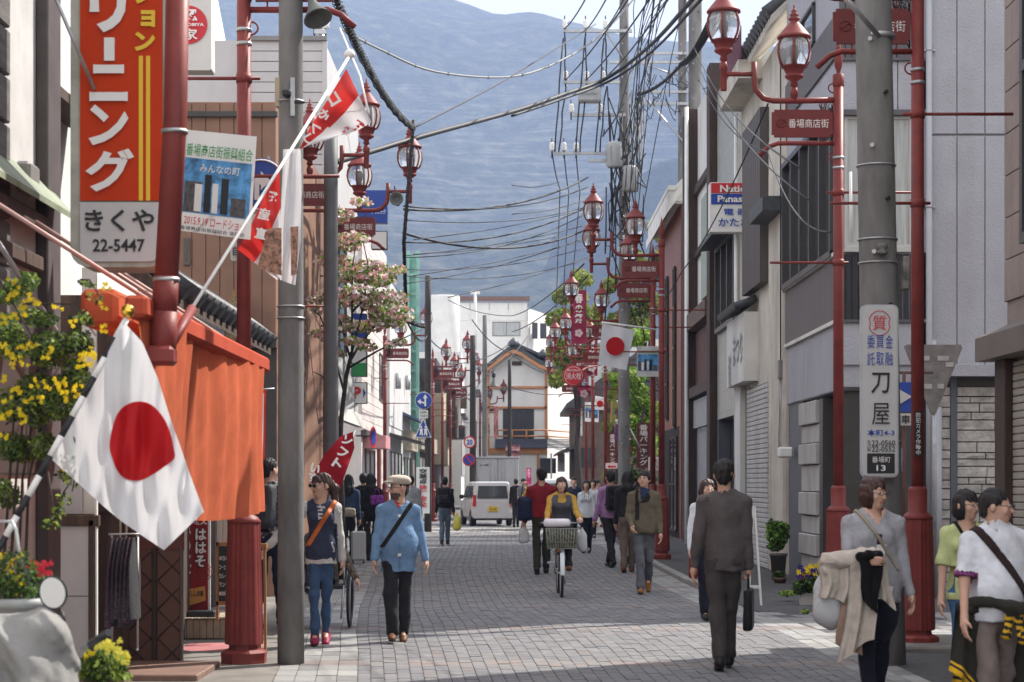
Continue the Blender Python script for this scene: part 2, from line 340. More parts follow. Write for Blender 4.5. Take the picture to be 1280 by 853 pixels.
# ---------------- street surfaces ----------------
YL=[-5,8,14.9,17.5,20,24,27,35,50,75,110]; XLv=[-.55,-.7,-1.2,-1.4,-1.62,-1.9,-2.05,-2.5,-2.75,-2.9,-3.2]
YR=[-5,10,15.5,18,21,23.1,26,29.3,35,50,75,110]; XRv=[2.9,2.85,2.8,2.82,2.76,2.45,2.3,2.2,2.15,2.2,2.2,2.2]
XL=lambda y:float(np.interp(y,YL,XLv)); XR=lambda y:float(np.interp(y,YR,XRv))
OL=lambda y:XL(y)-.66; OR=lambda y:XR(y)+.45
mA=mat('asphalt',(.075,.073,.075),.9,var=.25,vs=7,bump=.5,bs=90,dirt=.25); mC=mat('pavement_concrete',(.20,.185,.165),.85,var=.2,vs=2.5,bump=.3,bs=50,dirt=.5)
mJ=mat('paver_joint',(.085,.08,.078),.95,var=.2)
def sheet(name,fa,fb,y0,y1,z,m,n=60):
    b=MB(); b.grid(lambda u,v:((fa(y0+(y1-y0)*v)*(1-u)+fb(y0+(y1-y0)*v)*u),y0+(y1-y0)*v,z),1,n,0,False); return b.build(name,m,kind='structure')
sheet('asphalt_pavement',OR,lambda y:14.0,-5,120,-.001,mA); sheet('concrete_pavement',lambda y:-12.0,OL,-5,120,-.001,mC)
road=sheet('road',OL,OR,-5,120,-.012,mJ)
# interlocking pavers
PC=[(.165,.163,.17),(.178,.175,.18),(.152,.15,.158),(.195,.19,.188),(.17,.167,.172),(.215,.18,.168),(.285,.283,.275),(.255,.252,.245),(.33,.325,.31),(.175,.155,.147)]
PM=[mat('paver_tone',c,.82,var=.16,vs=9,bump=.25,bs=120) if 0 else None for c in PC]
for i,c in enumerate(PC): PM[i]=mat('paver_%s'%'abcdefghij'[i],c,.8,var=.2,vs=6,bump=.3,bs=110,dirt=.3)
def paver_v(x0,x1,y0,y1,h,fx,wd=1.0,g=.0026,c=.014):
    G=g/wd; C=c/wd
    P=[(x0+G+C,y0+g),(x1-G-C,y0+g),(x1-G,y0+g+c),(x1-G,y1-g-c),(x1-G-C,y1-g),(x0+G+C,y1-g),(x0+G,y1-g-c),(x0+G,y0+g+c)]
    T=[(fx(u,v),v,h) for u,v in P]; B=[(fx(u+(-1)**(u>(x0+x1)/2)*0,v),v,-.011) for u,v in P]; return T,B
PF=[(0,1,2,3,4,5,6,7)]+[(8+k,8+(k+1)%8,(k+1)%8,k) for k in range(8)]
rows=[]   # (y, verts, matindex)
rp=random.Random(3)
def lay(x0,x1,ncol,ylen,ya,yb,fx,pick,stag=True,wd=1.0):
    cw=(x1-x0)/ncol
    for c in range(ncol):
        y=ya-(ylen*.5*(c%2) if stag else ylen*.33*(c%3)*0)
        while y<yb:
            T,B=paver_v(x0+c*cw,x0+(c+1)*cw,y,y+ylen,rp.uniform(-.0025,.0025),fx,wd)
            rows.append((y,T+B,pick(c,y))); y+=ylen
def pick_main(c,y):
    k=(y-16.05)%3.9
    if k<.45: return 5 if rp.random()<.6 else 3
    if 47.5<y<50 or 51.5<y<53.5 or 59<y<61 or 63<y<65: return 8
    return rp.choices([0,1,2,3,4,9],[5,5,4,2,4,.5])[0]
def pick_strip(c,y):
    k=(y-16.05)%3.9
    if k<.45: return 5
    if 47.5<y<50 or 51.5<y<53.5 or 59<y<61: return 8
    return rp.choices([6,7,8,3],[5,5,2,2])[0]
lay(0,1,38,.235,13.2,66,lambda u,v:XL(v)+(XR(v)-XL(v))*u,pick_main,True,4.3)
lay(0,.66,4,.44,13.2,56,lambda u,v:OL(v)+u,pick_strip,False)
lay(0,.45,3,.44,13.2,56,lambda u,v:XR(v)+u,pick_strip,False)
lay(0,1,26,.44,18.9,22.7,lambda u,v:OR(v)+(9.0-OR(v))*u,lambda c,y:rp.choices([7,3,6],[5,3,1])[0],False,5.8)
# fix the 0..1 lanes: corner cut scales with the real width
vis=lambda r:(0<=640+r[1][0][0]*F/r[0]<=1290 and 603+F*CH/r[0]<858)
rows.sort(key=lambda r:r[0]); near=[r for r in rows if vis(r)][:300]; ids=set(id(r) for r in near)
for r in near:
    b=MB(); b.add(r[1],PF,0); c=Vector(r[1][0]); me=b.data('paver',PM[r[2]],c); put('paver',me,road,loc=c)
b=MB()
for r in rows:
    if id(r) not in ids: b.add(r[1],PF,r[2])
b.build('paver_field',PM,road,kind='stuff')
def farpav():
    sheet('far_road',lambda y:OL(y)-.0,OR,66.2,118,-.004,brickmat('far_paving',(.16,.155,.165),(.08,.08,.08),.11,.44,.85,.3,axis='xy'))
farpav()
# white kerb block edges and slabs beside the poles
b=MB()
for i in range(26):
    y=28+i*1.2; b.bbox((OR(y),y,-.02),(OR(y)+.14,y+1.19,.07),.012) if y<44 else None
b.build('kerb',mat('kerb_stone',(.26,.25,.235),.8,var=.2,vs=4),kind='structure')
b=MB(); b.bbox((3.45,17.5,-.03),(4.5,18.95,.05),.02); b.build('concrete_slab',mC,kind='structure')
# zebra crossing paint at the far crossroads
# haze
b=MB(); b.box((-3600,-70,-1.2),(3600,2900,600)); hz=b.build('haze',None or [],kind='stuff'); 
mh=bpy.data.materials.new('haze'); mh.use_nodes=True; n=mh.node_tree; n.nodes.remove(n.nodes['Principled BSDF']); v=n.nodes.new('ShaderNodeVolumePrincipled'); v.inputs['Color'].default_value=(.44,.57,.90,1); v.inputs['Density'].default_value=.00044; v.inputs['Anisotropy'].default_value=.0
n.links.new(v.outputs[0],n.nodes['Material Output'].inputs['Volume']); hz.data.materials.append(mh)
# ---------------- decorative lamp posts ----------------
mRed=mat('red_post_paint',(.20,.036,.031),.5,spec=.3,var=.16,vs=5,dirt=.25,bump=.06,bs=60); mSign=mat('maroon_sign_plate',(.15,.018,.016),.45,var=.15,vs=4)
mGlass=mat('lantern_glass',(.93,.95,.95),.12,var=0,trans=.82,ior=1.15); mWhite=mat('white_paint',(.78,.78,.76),.5,var=.06,vs=3); mBulb=mat('frosted_tube',(.8,.8,.78),.4,var=0)
mSteel=mat('galvanised_steel',(.42,.43,.44),.45,metal=.7,var=.15,vs=8); mConc=mat('pole_concrete',(.175,.17,.165),.85,var=.3,vs=3,bump=.25,bs=60,dirt=.35,stretch=(1,1,.35)); mDark=mat('black_cable',(.018,.018,.02),.6,var=0)
mBlack=mat('black_plastic',(.02,.02,.022),.5,var=.1)
def lantern_parts(parent,xc,z0,drop,meshes={}):
    if not meshes:
        b=MB(); b.lathe([(.025,.13),(.05,.15),(.035,.20),(.11,.245),(.115,.27),(.10,.28),(.10,.285),(.13,.36),(.155,.37),(.155,.385),(.10,.39)],n=12)
        meshes['lantern']=b.data('lantern',mRed); b=MB(); b.lathe([(.17,.70),(.205,.715),(.205,.735),(.19,.75),(.15,.80),(.10,.86),(.06,.905),(.045,.92),(.07,.94),(.07,.955),(.04,.97),(.055,.99),(.055,1.0),(.03,1.02),(.04,1.045),(.015,1.065),(.012,1.10),(.001,1.15)],n=14)
        meshes['roof']=b.data('roof',mRed)
        b=MB()
        P=[(.155,.375),(.195,.45),(.215,.54),(.205,.63),(.175,.705)]
        b.lathe([(r-.012,z) for r,z in P],n=18); meshes['glass']=b.data('glass',mGlass)
        b=MB(); b.tube([(r,0,z) for r,z in P],[.014]*5,5); meshes['rib']=b.data('rib',mRed)
        b=MB(); b.lathe([(.03,.38),(.035,.45),(.03,.46),(.045,.50),(.05,.56),(.035,.62),(.01,.63)],n=10); b.lathe([(.06,.36),(.06,.40)],n=10); meshes['bulb']=b.data('bulb',mBulb)
    o=put('lantern',meshes['lantern'],parent,loc=(xc,0,z0)); put('glass',meshes['glass'],o); put('roof',meshes['roof'],o); put('bulb',meshes['bulb'],o)
    for k in range(6): put('rib',meshes['rib'],o,rot=(0,0,k*pi/3+.35))
    b=MB(); b.lathe([(.036,-drop),(.04,-drop+.01),(.04,.02),(.05,.03),(.05,.08),(.03,.14)],(0,0,0),10); put('lantern_stem',b.data('lantern_stem',mRed),o)
    return o
def make_post(label,base=1.0,rods=True,sgn=1,baseh=1.2,top=6.85,lant=(1,1)):
    t=thing('street_lamp',label,'street lamp',group='red lantern street lamps along both pavements')
    b=MB(); O=R(22.5)
    b.lathe([(.20,.0),(.20,.03),(.205,.09),(.17,.115),(.135,.12),(.13,.16)],n=8,rot=O,smooth=False)
    prof=[(.165,.16),(.168,.20),(.142,baseh)]
    N=40; V=[]
    for r,z in prof:
        for k in range(N):
            a=2*pi*k/N; rr=r*math.cos(pi/8)/math.cos(((a-O*0)%(pi/4))-pi/8)*(1-.035*(k%2)); V.append((rr*math.cos(a),rr*math.sin(a),z))
    b.add(V,[(i*N+k,i*N+(k+1)%N,(i+1)*N+(k+1)%N,(i+1)*N+k) for i in range(2) for k in range(N)]); 
    b.lathe([(.142,baseh),(.148,baseh+.015),(.12,baseh+.05),(.09,baseh+.07),(.092,baseh+.27),(.085,baseh+.30),(.066,baseh+.31)],n=16,rot=O)
    for sx in(-1,1):
        for z in(.35,1.0): b.lathe([(.008,-.01),(.008,.01)],(0,0,0),6,M=Matrix.Translation((sx*.05,-.157,z))@Matrix.Rotation(pi/2,4,'X'))
    b.build('base',mRed,t,world=False)
    b=MB(); b.tube([(0,0,baseh+.28),(0,0,top-.55)],.062,14); b.lathe([(.066,0),(.07,.01),(.07,.14),(.05,.15)],(0,0,top-.56),12)
    b.lathe([(.03,0),(.022,.05),(.045,.12),(.05,.2),(.03,.34),(.001,.5)],(0,0,top-.44),8); b.build('pole',mRed,t,world=False)
    zs=5.68; b=MB()
    b.tube([(0,0,6.13),(.45,0,6.12),(.78,0,6.12),(.90,0,6.15),(.99,0,6.25),(1.01,0,6.40),(1.01,0,6.58)],.036,9)
    b.tube([(1.01,0,6.44),(1.375,0,6.44)],.03,8); b.tube([(0,0,zs-.07),(.72,0,zs-.07),(.83,0,zs-.11),(.95,0,zs-.22)],.028,8)
    for xx in(.2,.62):
        b.tube([(xx,0,6.12),(xx,0,zs+.32)],.008,5); b.tube([(xx,0,zs),(xx,0,zs-.06)],.008,5)
    for q in range(2): # scroll work
        b.tube([(.06+.11*math.cos(a)*(1-a/14),0,(6.28 if q==0 else zs-.22)+.10*math.sin(a)*(1-a/14)) for a in np.linspace(pi,pi+4.6,12)],.009,5)
    b.build('arm',mRed,t,world=False)
    c=.03; w0,w1=.07,.80; h=.33; P=[(w0+c,0,zs),(w1-c,0,zs),(w1-c,0,zs+c),(w1,0,zs+c),(w1,0,zs+h-c),(w1-c,0,zs+h-c),(w1-c,0,zs+h),(w0+c,0,zs+h),(w0+c,0,zs+h-c),(w0,0,zs+h-c),(w0,0,zs+c),(w0+c,0,zs+c)]
    b=MB(); b.prism([(x,-.018,z) for x,y,z in P],(0,.036,0)); s=b.build('sign_plate',mSign,t,world=False)
    fr=-1 if sgn>0 else 1   # side the sign is read from once the post is turned
    for side in(-1,1):
        M=FX(((w0+w1)/2-side*.075,side*.019,zs+.165),0 if side<0 else pi)
        text('番場商店街',.48,.105,mat('sign_white',(.72,.7,.66),.6,var=0),M,s,world=False,sp=1.02,off=0)
        e=MB(); q=FX(((w0+w1)/2+side*.25,side*.02,zs+.165),0 if side<0 else pi)
        e.tube([q@Vector((.06*math.cos(a),.06*math.sin(a)*.8,.001)) for a in np.linspace(0,2*pi,13)[:-1]],.006,4,closed=True); e.tube([q@Vector((x,.02*math.sin(x*60),.001)) for x in np.linspace(-.045,.045,7)],.006,4)
        e.build('emblem',mSign,s,world=False)
    lantern_parts(t,.53,6.15,.03); lantern_parts(t,1.375,6.46,.22)
    if rods:
        for xa,xb,z in((-.12,.82,4.18),(-.9,.14,5.02)): b=MB(); b.tube([(xa,0,z),(xb,0,z)],.016,6); b.lathe([(.07,-.04),(.07,.04)],(0,0,z),10); b.build('banner_rod',mRed,t,world=False)
        for z in(5.42,5.30): b=MB(); b.lathe([(.068,0),(.068,.03)],(0,0,z),12); b.build('steel_band',mSteel,t,world=False)
    # tangle of clipped wires at the arm
    rr=random.Random(int(top*100)+len(label)); b=MB()
    for k in range(7):
        p=Vector((.06,-.07,5.95)); P=[p+Vector((rr.uniform(-.02,.16),rr.uniform(-.08,.02),rr.uniform(-.2,.25))) for _ in range(5)]; b.tube([p]+P+[p-Vector((0,0,.3))],.005,4)
    b.build('clipped_wire',mDark,t,world=False)
    return t
PT=make_post('tall red lantern post on the right beside the grey corner building, its sign fully readable')
# (pixel of the pole, distance, facing: arms reach over the road, label)
posts=[(1048,23.0,1,None),
 (1147,18.1,1,'red lantern post in front of the triangular road sign, lanterns above the frame'),
 (305,16.5,0,'red lamp post at the end of the orange awning, nearest on the left'),
 (343,28.7,0,'red lantern post half hidden behind the near concrete pole on the left'),
 (410,32.3,0,'lantern post whose two lanterns hang over the pink dogwood tree'),
 (481,64,0,'lantern post at left of the blue arrow sign, beside the plank name board shop'),
 (541,76,0,'lantern post just left of the man with the yellow bag, beside the caution signboard'),
 (600,112,0,'farthest lantern post at left, hanging before the white house with orange beams'),
 (553,84,0,'far lantern post between the caution board and the box truck'),
 (741,70,1,'thin lantern post just left of the parking boards'),
 (563,92,0,'small far lantern post above the 20 speed limit sign'),
 (827,38.7,1,'red lantern post standing against the dark brick building'),
 (816,43.0,1,'red lantern post carrying the small blue film banner on the right'),
 (775,54.4,1,'red lantern post among the parking banners at the green trees'),
 (757,66,1,'thin lantern post above the round red hydrant sign'),
 (733,75,1,'far lantern post carrying the small flag with the red disc'),
 (724,88,1,'farthest lantern post on the right side of the street')]
for i,(px,Y,sd_,lb) in enumerate(posts):
    # from either pavement the arm reaches over the road
    X=(px-640)*Y/F; rz=pi if sd_ else 0
    if i==0: PT.location=(X,Y,0); PT.rotation_euler=(0,0,rz)
    else: copytree(PT,(X,Y,0),rz,lb)
extra=thing('street_lamp','red fluted lamp post base behind the big flag and the hanging cloths','street lamp',((131-640)*17.2/F,17.2,0),0,'red lantern street lamps along both pavements')
EXTRA=0
for ch in PT.children:
    if ch.name.split('.')[0]=='base': copytree(ch,parent=extra)
# ---------------- utility poles ----------------
def upole(px,Y,r0,r1,h,label,m=mConc,lean=0,bands=(),steps=True,rs=3):
    X=(px-640)*Y/F; t=thing('utility_pole',label,'utility pole',(X,Y,0),0,'utility poles along the street')
    b=MB(); b.tube([(lean*z/h,0,z) for z in np.linspace(-.02,h,9)],[r0+(r1-r0)*z/h for z in np.linspace(0,h,9)],22); b.build('shaft',m,t,world=False)
    rf=lambda z:r0+(r1-r0)*z/h
    if bands:
        for z in bands:
            b=MB(); b.lathe([(rf(z)+.004,-.006),(rf(z)+.012,-.006),(rf(z)+.012,.006),(rf(z)+.004,.006)],(lean*z/h,0,z),22); b.build('band',mSteel,t,world=False)
    if steps:
        z=2.6;k=0
        while z<h-.3:
            a=R(-70 if k%2 else -110)+ (0 if k%2 else 0); d=Vector((math.cos(a),math.sin(a),0)); c=Vector((lean*z/h,0,z)); b=MB(); b.tube([c+d*rf(z)*.9,c+d*(rf(z)+.035)],.013,6); b.tube([c+d*(rf(z)+.03),c+d*(rf(z)+.04)],.02,6); b.build('step_bolt',mDark if k%2 else mSteel,t,world=False); z+=.45;k+=1
    return t
P1=upole(363.5,16.4,.115,.095,9.5,'grey concrete pole at left in front of the woman in the navy hoodie',bands=(3.05,2.95,4.8),steps=False)
P3=upole(1107,16.4,.172,.135,11,'thick concrete pole on the right carrying the pawn shop sign',lean=-.13*1.6,bands=(1.9,3.42,3.62,4.25))
P2=upole(413.5,28,.12,.1,6.7,'slim dark grey pole left of the dogwood tree',mat('dark_steel_pole',(.085,.085,.09),.6,var=.15),steps=False)
P4=upole(869,50.4,.19,.17,17,'grey concrete pole rising above the dark timber framed house')
P5=upole(853,60,.15,.13,19,'grey steel pole behind the timber house corner carrying cross arms')
P6=upole(780,52,.16,.12,15.5,'tall concrete power pole with cross arms and insulators against the mountain',rs=8)
P7=upole(606,88,.14,.1,9.2,'pale grey pole in front of the white house with orange beams')
P8=upole(637,90,.11,.08,7.3,'thin dark pole with cable joint in front of the white gable',mat('tarred_wood_pole',(.045,.04,.038),.8,var=.2),steps=False)
P9=upole(401,36,.09,.07,10.1,'slim white pole with small insulators behind the red and white banner',mSteel,steps=False)
P10=upole(535,60,.115,.095,8.0,'dark pole carrying the round blue arrow sign and the triangular sign',mat('tarred_wood_pole',(.045,.04,.038)),steps=False)
P11=upole(591,70,.13,.1,6.9,'dark pole carrying the round 20 speed limit sign',mat('tarred_wood_pole',(.045,.04,.038)),steps=False)
def insul(b1,b2,c,s=1.0,up=1):
    b1.lathe([(.03*s,0),(.055*s,.02*s),(.03*s,.04*s),(.055*s,.07*s),(.03*s,.09*s),(.05*s,.12*s),(.02*s,.15*s)],(c[0],c[1],c[2]),8); b2.tube([(c[0],c[1],c[2]-.12*s),(c[0],c[1],c[2]+.22*s)],.012*s,5)
def crossarm(pole,Y,px0,px1,py,ins,name='cross_arm',dy=-.15):
    a=W(px0,py,Y+dy); c=W(px1,py,Y+dy); b=MB(); b.box((a.x,a.y-.04,a.z-.04),(c.x,a.y+.04,a.z+.04)); o=b.build(name,mSteel,pole)
    b1=MB();b2=MB()
    for p in ins: q=W(p,py,Y+dy); insul(b1,b2,(q.x,q.y,q.z+.06),1.6)
    if ins: b1.build('insulator',mWhite,o); b2.build('insulator_pin',mDark,o)
    return o
crossarm(P6,52,704,790,39,[706,732,757]); crossarm(P6,52,703,775,103,[707,733,754]); crossarm(P6,52,715,782,144,[714,750]); crossarm(P6,52,692,790,192,[690,705,720]); crossarm(P6,52,735,790,201,[])
crossarm(P5,60,762,870,78,[]); crossarm(P5,60,798,868,67,[]); crossarm(P5,60,797,870,115,[]); crossarm(P5,60,797,868,130,[])
crossarm(P4,33,800,885,20,[]) if 0 else None
b=MB(); b.tube([W(806,121,59.8),W(863,188,59.8)],.03,5); b.tube([W(757,40,51.8),W(778,72,51.8)],.03,5); b.tube([W(803,80,59.8),W(850,96,59.8)],.03,5); b.build('arm_brace',mSteel,P5)
crossarm(P9,36,393,408,40,[393,407]); crossarm(P9,36,394,407,33,[])
# transformers, switch box, fuse cut-outs on the far poles
q=W(737,119,51.7); b=MB(); b.bbox((q.x-.31,q.y-.2,q.z-.2),(q.x+.31,q.y+.2,q.z+.18),.04); 
for k in range(3): b.lathe([(.05,0),(.05,.05)],(0,0,0),8,M=Matrix.Translation((q.x-.2+.17*k,q.y-.21,q.z+.03))@Matrix.Rotation(pi/2,4,'X'))
o=b.build('switch_box',mat('utility_grey',(.35,.36,.36),.5,var=.1),P6)
for px,py in((768,196),(787,226)):
    q=W(px,py,51.6); b=MB(); b.lathe([(.02,.72),(.2,.68),(.22,.6),(.22,.05),(.18,0)][::-1],(q.x,q.y,q.z-.3),16)
    for k in range(6): a=k*pi/3; b.box((q.x+.24*math.cos(a)-.01,q.y+.24*math.sin(a)-.01,q.z-.2),(q.x+.24*math.cos(a)+.01,q.y+.24*math.sin(a)+.01,q.z+.25))
    b.build('transformer',mat('utility_grey'),P6)
b=MB(); 
for px in(712,706,757): 
    pass
rw=random.Random(11); c1=MB()
for py in (225,245,258,275,290,300,315): # stacked bushings along the pole
    q=W(779+rw.uniform(-8,8),py,51.75); c1.lathe([(.03,0),(.06,.03),(.03,.06),(.06,.09),(.03,.12)],tuple(q),8)
c1.build('bushing',mWhite,P6)
# drop leads between the cross arms of the big pole
b=MB()
for x0 in(706,732,757):
    for o,(ya,yb,xa,xb) in enumerate([(45,100,0,1),(108,190,1,-8),(48,190,-2,-12)]):
        P=[W(x0+xa+(xb-xa)*t+rw.uniform(-1,1),ya+(yb-ya)*t,51.7) for t in np.linspace(0,1,6)]; b.tube(P,.022,5)
for k in range(26):
    a=W(rw.uniform(755,785),rw.uniform(100,330),51.6); c=W(rw.uniform(755,812),rw.uniform(110,430),51.6); m_=(a+c)/2+Vector((rw.uniform(-.5,.5),rw.uniform(-.2,.2),-rw.uniform(.1,.9))); b.tube([a,a.lerp(m_,.5)+Vector((0,0,-.05)),m_,c.lerp(m_,.5)+Vector((0,0,-.05)),c],.02,5)
b.build('drop_lead',mDark,P6)
b=MB()
for k in range(34):
    a=W(rw.uniform(795,868),rw.uniform(70,135),rw.uniform(59,60)); c=a+Vector((rw.uniform(-.8,.8),rw.uniform(-.2,.2),rw.uniform(-.9,.3))); m_=(a+c)/2-Vector((0,0,rw.uniform(.1,.5))); b.tube([a,a.lerp(m_,.6)+Vector((0,0,-.04)),m_,c.lerp(m_,.6)-Vector((0,0,.04)),c],.014,5)
for k in range(14):
    a=W(rw.uniform(782,805),rw.uniform(105,135),58); c=W(rw.uniform(780,800),rw.uniform(150,260),54); b.tube([a,(a+c)/2+Vector((rw.uniform(-.15,.15),0,-.2)),c],.02,5)
b.build('cable_bundle',mDark,P5)
# ---------------- overhead cables ----------------
mWire=mat('grey_cable',(.10,.10,.11),.6,var=0); mPale=mat('pale_cable',(.24,.24,.23),.6,var=0)
def wire(label,pts,r=.012,sag=.15,m=mDark,spiral=False,n=16,clip=0,name='overhead_cable',group='overhead cables crossing the street'):
    P=[]; 
    if sag is None:
        Q=[W(*q) for q in pts]; Q=[Q[0]*2-Q[1]]+Q+[Q[-1]*2-Q[-2]]; P=[]
        for i in range(1,len(Q)-2):
            for k in range(n):
                f=k/n; p0,p1,p2,p3=Q[i-1:i+3]; P.append(.5*((2*p1)+(p2-p0)*f+(2*p0-5*p1+4*p2-p3)*f*f+(3*p1-p0-3*p2+p3)*f**3))
        P.append(Q[-2])
    for i in range(len(pts)-1 if sag is not None else 0):
        seg=cat_curve(W(*pts[i]),W(*pts[i+1]),sag if not isinstance(sag,(list,tuple)) else sag[i],n); P+=seg if i==0 else seg[1:]
    b=MB(); b.tube(P,r,6)
    o=b.build(name,m); o['label']=label; o['category']='cable'; o['group']=group
    if spiral:
        b=MB(); Q=[]; L=0
        for i in range(len(P)-1):
            d=(P[i+1]-P[i]); ln=d.length; st=max(2,int(ln/.035)); u=d.normalized().cross(Vector((0,0,1))).normalized(); w_=u.cross(d.normalized())
            for k in range(st): a=(L+ln*k/st)*42; Q.append(P[i]+d*(k/st)+u*math.cos(a)*(r+spiral)+w_*math.sin(a)*(r+spiral))
            L+=ln
        b.tube(Q,.007,4); b.build('spiral_wrap',mDark,o,world=False)
    if clip:
        b=MB()
        for i in range(1,len(P)-1,clip): b.cbox(P[i],(.02,.02,.03))
        b.build('cable_clip',mWire,o,world=False,kind='stuff')
    return o
GA=W(517,160,31)
wire('thick spiral wrapped cable sweeping down from top left to the lantern over the dogwood',[(412,-20,20),(517,160,31.5)],.035,.25,spiral=.02,n=20)
wire('spiral wrapped vertical cable hanging beside the lantern over the dogwood',[(517,150,31.5),(505,300,31.7),(508,400,33),(530,408,45)],.03,.02,spiral=.012,n=8)
wire('long pale messenger cable dipping across the mountain',[(425,36,36),(475,62,37),(545,90,40),(640,96,44),(705,74,47),(755,40,49),(800,-10,50)],.022,None,m=mPale,clip=3,n=6)
wire('heavy black cable from the left lantern up to the power pole, crossing the mountain',[(413,205,28.2),(470,188,31),(530,170,33),(640,140,40),(700,120,44),(760,97,46),(815,55,42),(872,-8,33)],.045,None,n=8)
wire('second heavy black cable just under the first by the power pole',[(640,145,40),(700,125,44),(765,100,46),(818,62,42),(880,-4,33)],.03,None,n=8)
wire('thin black cable rising to the right above the heavy black cable',[(517,160,31.5),(580,128,35),(640,95,40),(745,30,50)],.014,None,n=6)
wire('spiral wrapped cable descending from the top right to the pole cross arms',[(905,-5,24),(852,80,58),(800,118,59),(795,150,58)],.05,[.2,.15,.05],spiral=.025,n=14)
far=[(252,400,239),(262,478,230),(283,330,253),(311,430,262),(358,412,300),(387,345,275),(405,430,330),(430,360,316),(298,470,288),(330,560,286)]
names_=['thin','slack','faint','sagging']
for i,(yb,xm,ye) in enumerate([(238,640,237),(246,640,233),(260,640,262),(291,640,290),(303,640,301),(309,640,285),(324,640,330),(333,640,325),(345,640,312),(343,640,300)]):
    y0=[258,262,275,292,303,320,322,337,345,355][i]
    wire('cable number-free strand',[(505,y0,32+i*1.5),(735,[238,226,262,290,262,285,270,313,328,300][i]-4,51.8)],[.016,.022,.010,.024,.018,.01,.012,.01,.01,.012][i],[.25,.3,.2,.4,.3,.1,.3,.2,.25,.15][i])
for o in list(COL.objects):
    if o.get('label')=='cable number-free strand': o['label']='thin black cable strung between the left lamp poles and the power pole before the mountain'; o['group']='thin cables before the mountain'
for a,c,lb in [((640,142,60),(742,-8,40),'thin cable'),]: pass
WS=[[(706,36,51.8),(760,-60,30)],[(732,38,51.8),(790,-70,30)],[(757,36,51.8),(812,-75,30)],[(707,100,51.8),(830,-70,30)],[(733,100,51.8),(850,-60,30)],[(754,100,51.8),(868,-50,30)],
    [(690,190,51.8),(700,236,66),(692,480,110)],[(705,190,51.8),(711,240,66),(698,480,110)],[(720,190,51.8),(725,240,66),(704,480,110)],[(800,118,59),(820,-20,31)],[(775,130,51.8),(800,60,59)],[(779,250,51.5),(797,130,59)]]
for i,p in enumerate(WS): wire('dark power line running along the street through the big power pole',p,.018,.15,group='power lines through the big pole')
for i,p in enumerate([[(868,60,33),(1000,210,14)],[(870,75,33),(1010,250,15)],[(872,95,33),(960,190,22),(1040,290,15)],[(890,230,30),(905,190,29),(1045,400,22.5)]][:3]): wire('thin service wire drooping over the right hand shop fronts',p,.008,.25,group='service wires over the right shops')
wire('thin wire stretched from the brick building up to the right',[(720,428,66),(800,398,44),(852,340,38),(960,130,24)],.012,[.3,.2,.2])
for p in ([(590,400,75),(637,440,90),(700,470,95)],[(606,455,88),(637,430,90)],[(660,420,95),(606,470,88),(570,500,80)],[(560,375,110),(640,395,100),(730,330,52)],[(640,415,100),(735,345,52)],[(637,483,90),(720,490,95)],[(637,430,90),(560,455,70)]): wire('thin far wire before the white gabled house',p,.022,.25,group='far wires before the white house')
wire('black wire loop from the left lamp to the pole with the arrow sign',[(508,400,33),(534,420,60),(560,440,76)],.02,[.25,.1])
b=MB(); b.tube([(0,0,1.45),(0,0,2.35)],.062,12); b.build('pole',mRed,extra,world=False)

ORD=['topmost','second highest','third highest','fourth highest','fifth highest','sixth highest','seventh highest','eighth highest','ninth highest','lowest','eleventh','twelfth','thirteenth','fourteenth','fifteenth','sixteenth','seventeenth','eighteenth','nineteenth','twentieth']
for r_,(a,c,d) in enumerate([((640,232),(700,228),50),((517,300),(735,262),50),((517,318),(700,296),50),((640,268),(735,250),50),((560,372),(735,322),50),((517,345),(735,300),50)]):
    wire('thin black cable strung between the left lamp poles and the power pole before the mountain',[(a[0],a[1],34),((a[0]+c[0])/2,(a[1]+c[1])/2+4,42),(c[0],c[1],51.5)],.009,None,n=7,group='thin cables before the mountain')
rq=random.Random(77)
for k in range(14):
    x0=rq.uniform(560,720); x1=rq.uniform(700,860); wire('dark power line running along the street through the big power pole',[(rq.uniform(770,800),rq.uniform(40,330),51.6),(rq.uniform(800,850),rq.uniform(-20,60),45),(rq.uniform(840,930),rq.uniform(-80,-20),32)],.011,None,n=7,group='power lines through the big pole')
for g_,lbl in (('thin cables before the mountain','thin cable from left lamps to the power pole, %s'),('power lines through the big pole','dark line running along the street at the power pole, %s'),('far wires before the white house','thin far wire before the white gabled hall, %s one'),('service wires over the right shops','service wire drooping over the right shop fronts, %s one')):
    L=[o for o in COL.objects if o.get('group')==g_]; mid=lambda o:-sum(v.co.z for v in o.data.vertices)/len(o.data.vertices); L.sort(key=mid)
    for k,o in enumerate(L):
        n_=['topmost','second from top','third from top','fourth from top','fifth from top','sixth from top','seventh from top','eighth from top','ninth from top','tenth from top'] ; m_=n_[:10]; w_=['lowest','second from bottom','third from bottom','fourth from bottom','fifth from bottom','sixth from bottom','seventh from bottom','eighth from bottom','ninth from bottom','tenth from bottom','eleventh from bottom','twelfth from bottom','thirteenth from bottom','fourteenth from bottom','fifteenth from bottom','sixteenth from bottom']
        o['label']=lbl%(n_[k] if k<min(10,(len(L)+1)//2) or len(L)-1-k>=len(w_) else w_[len(L)-1-k])
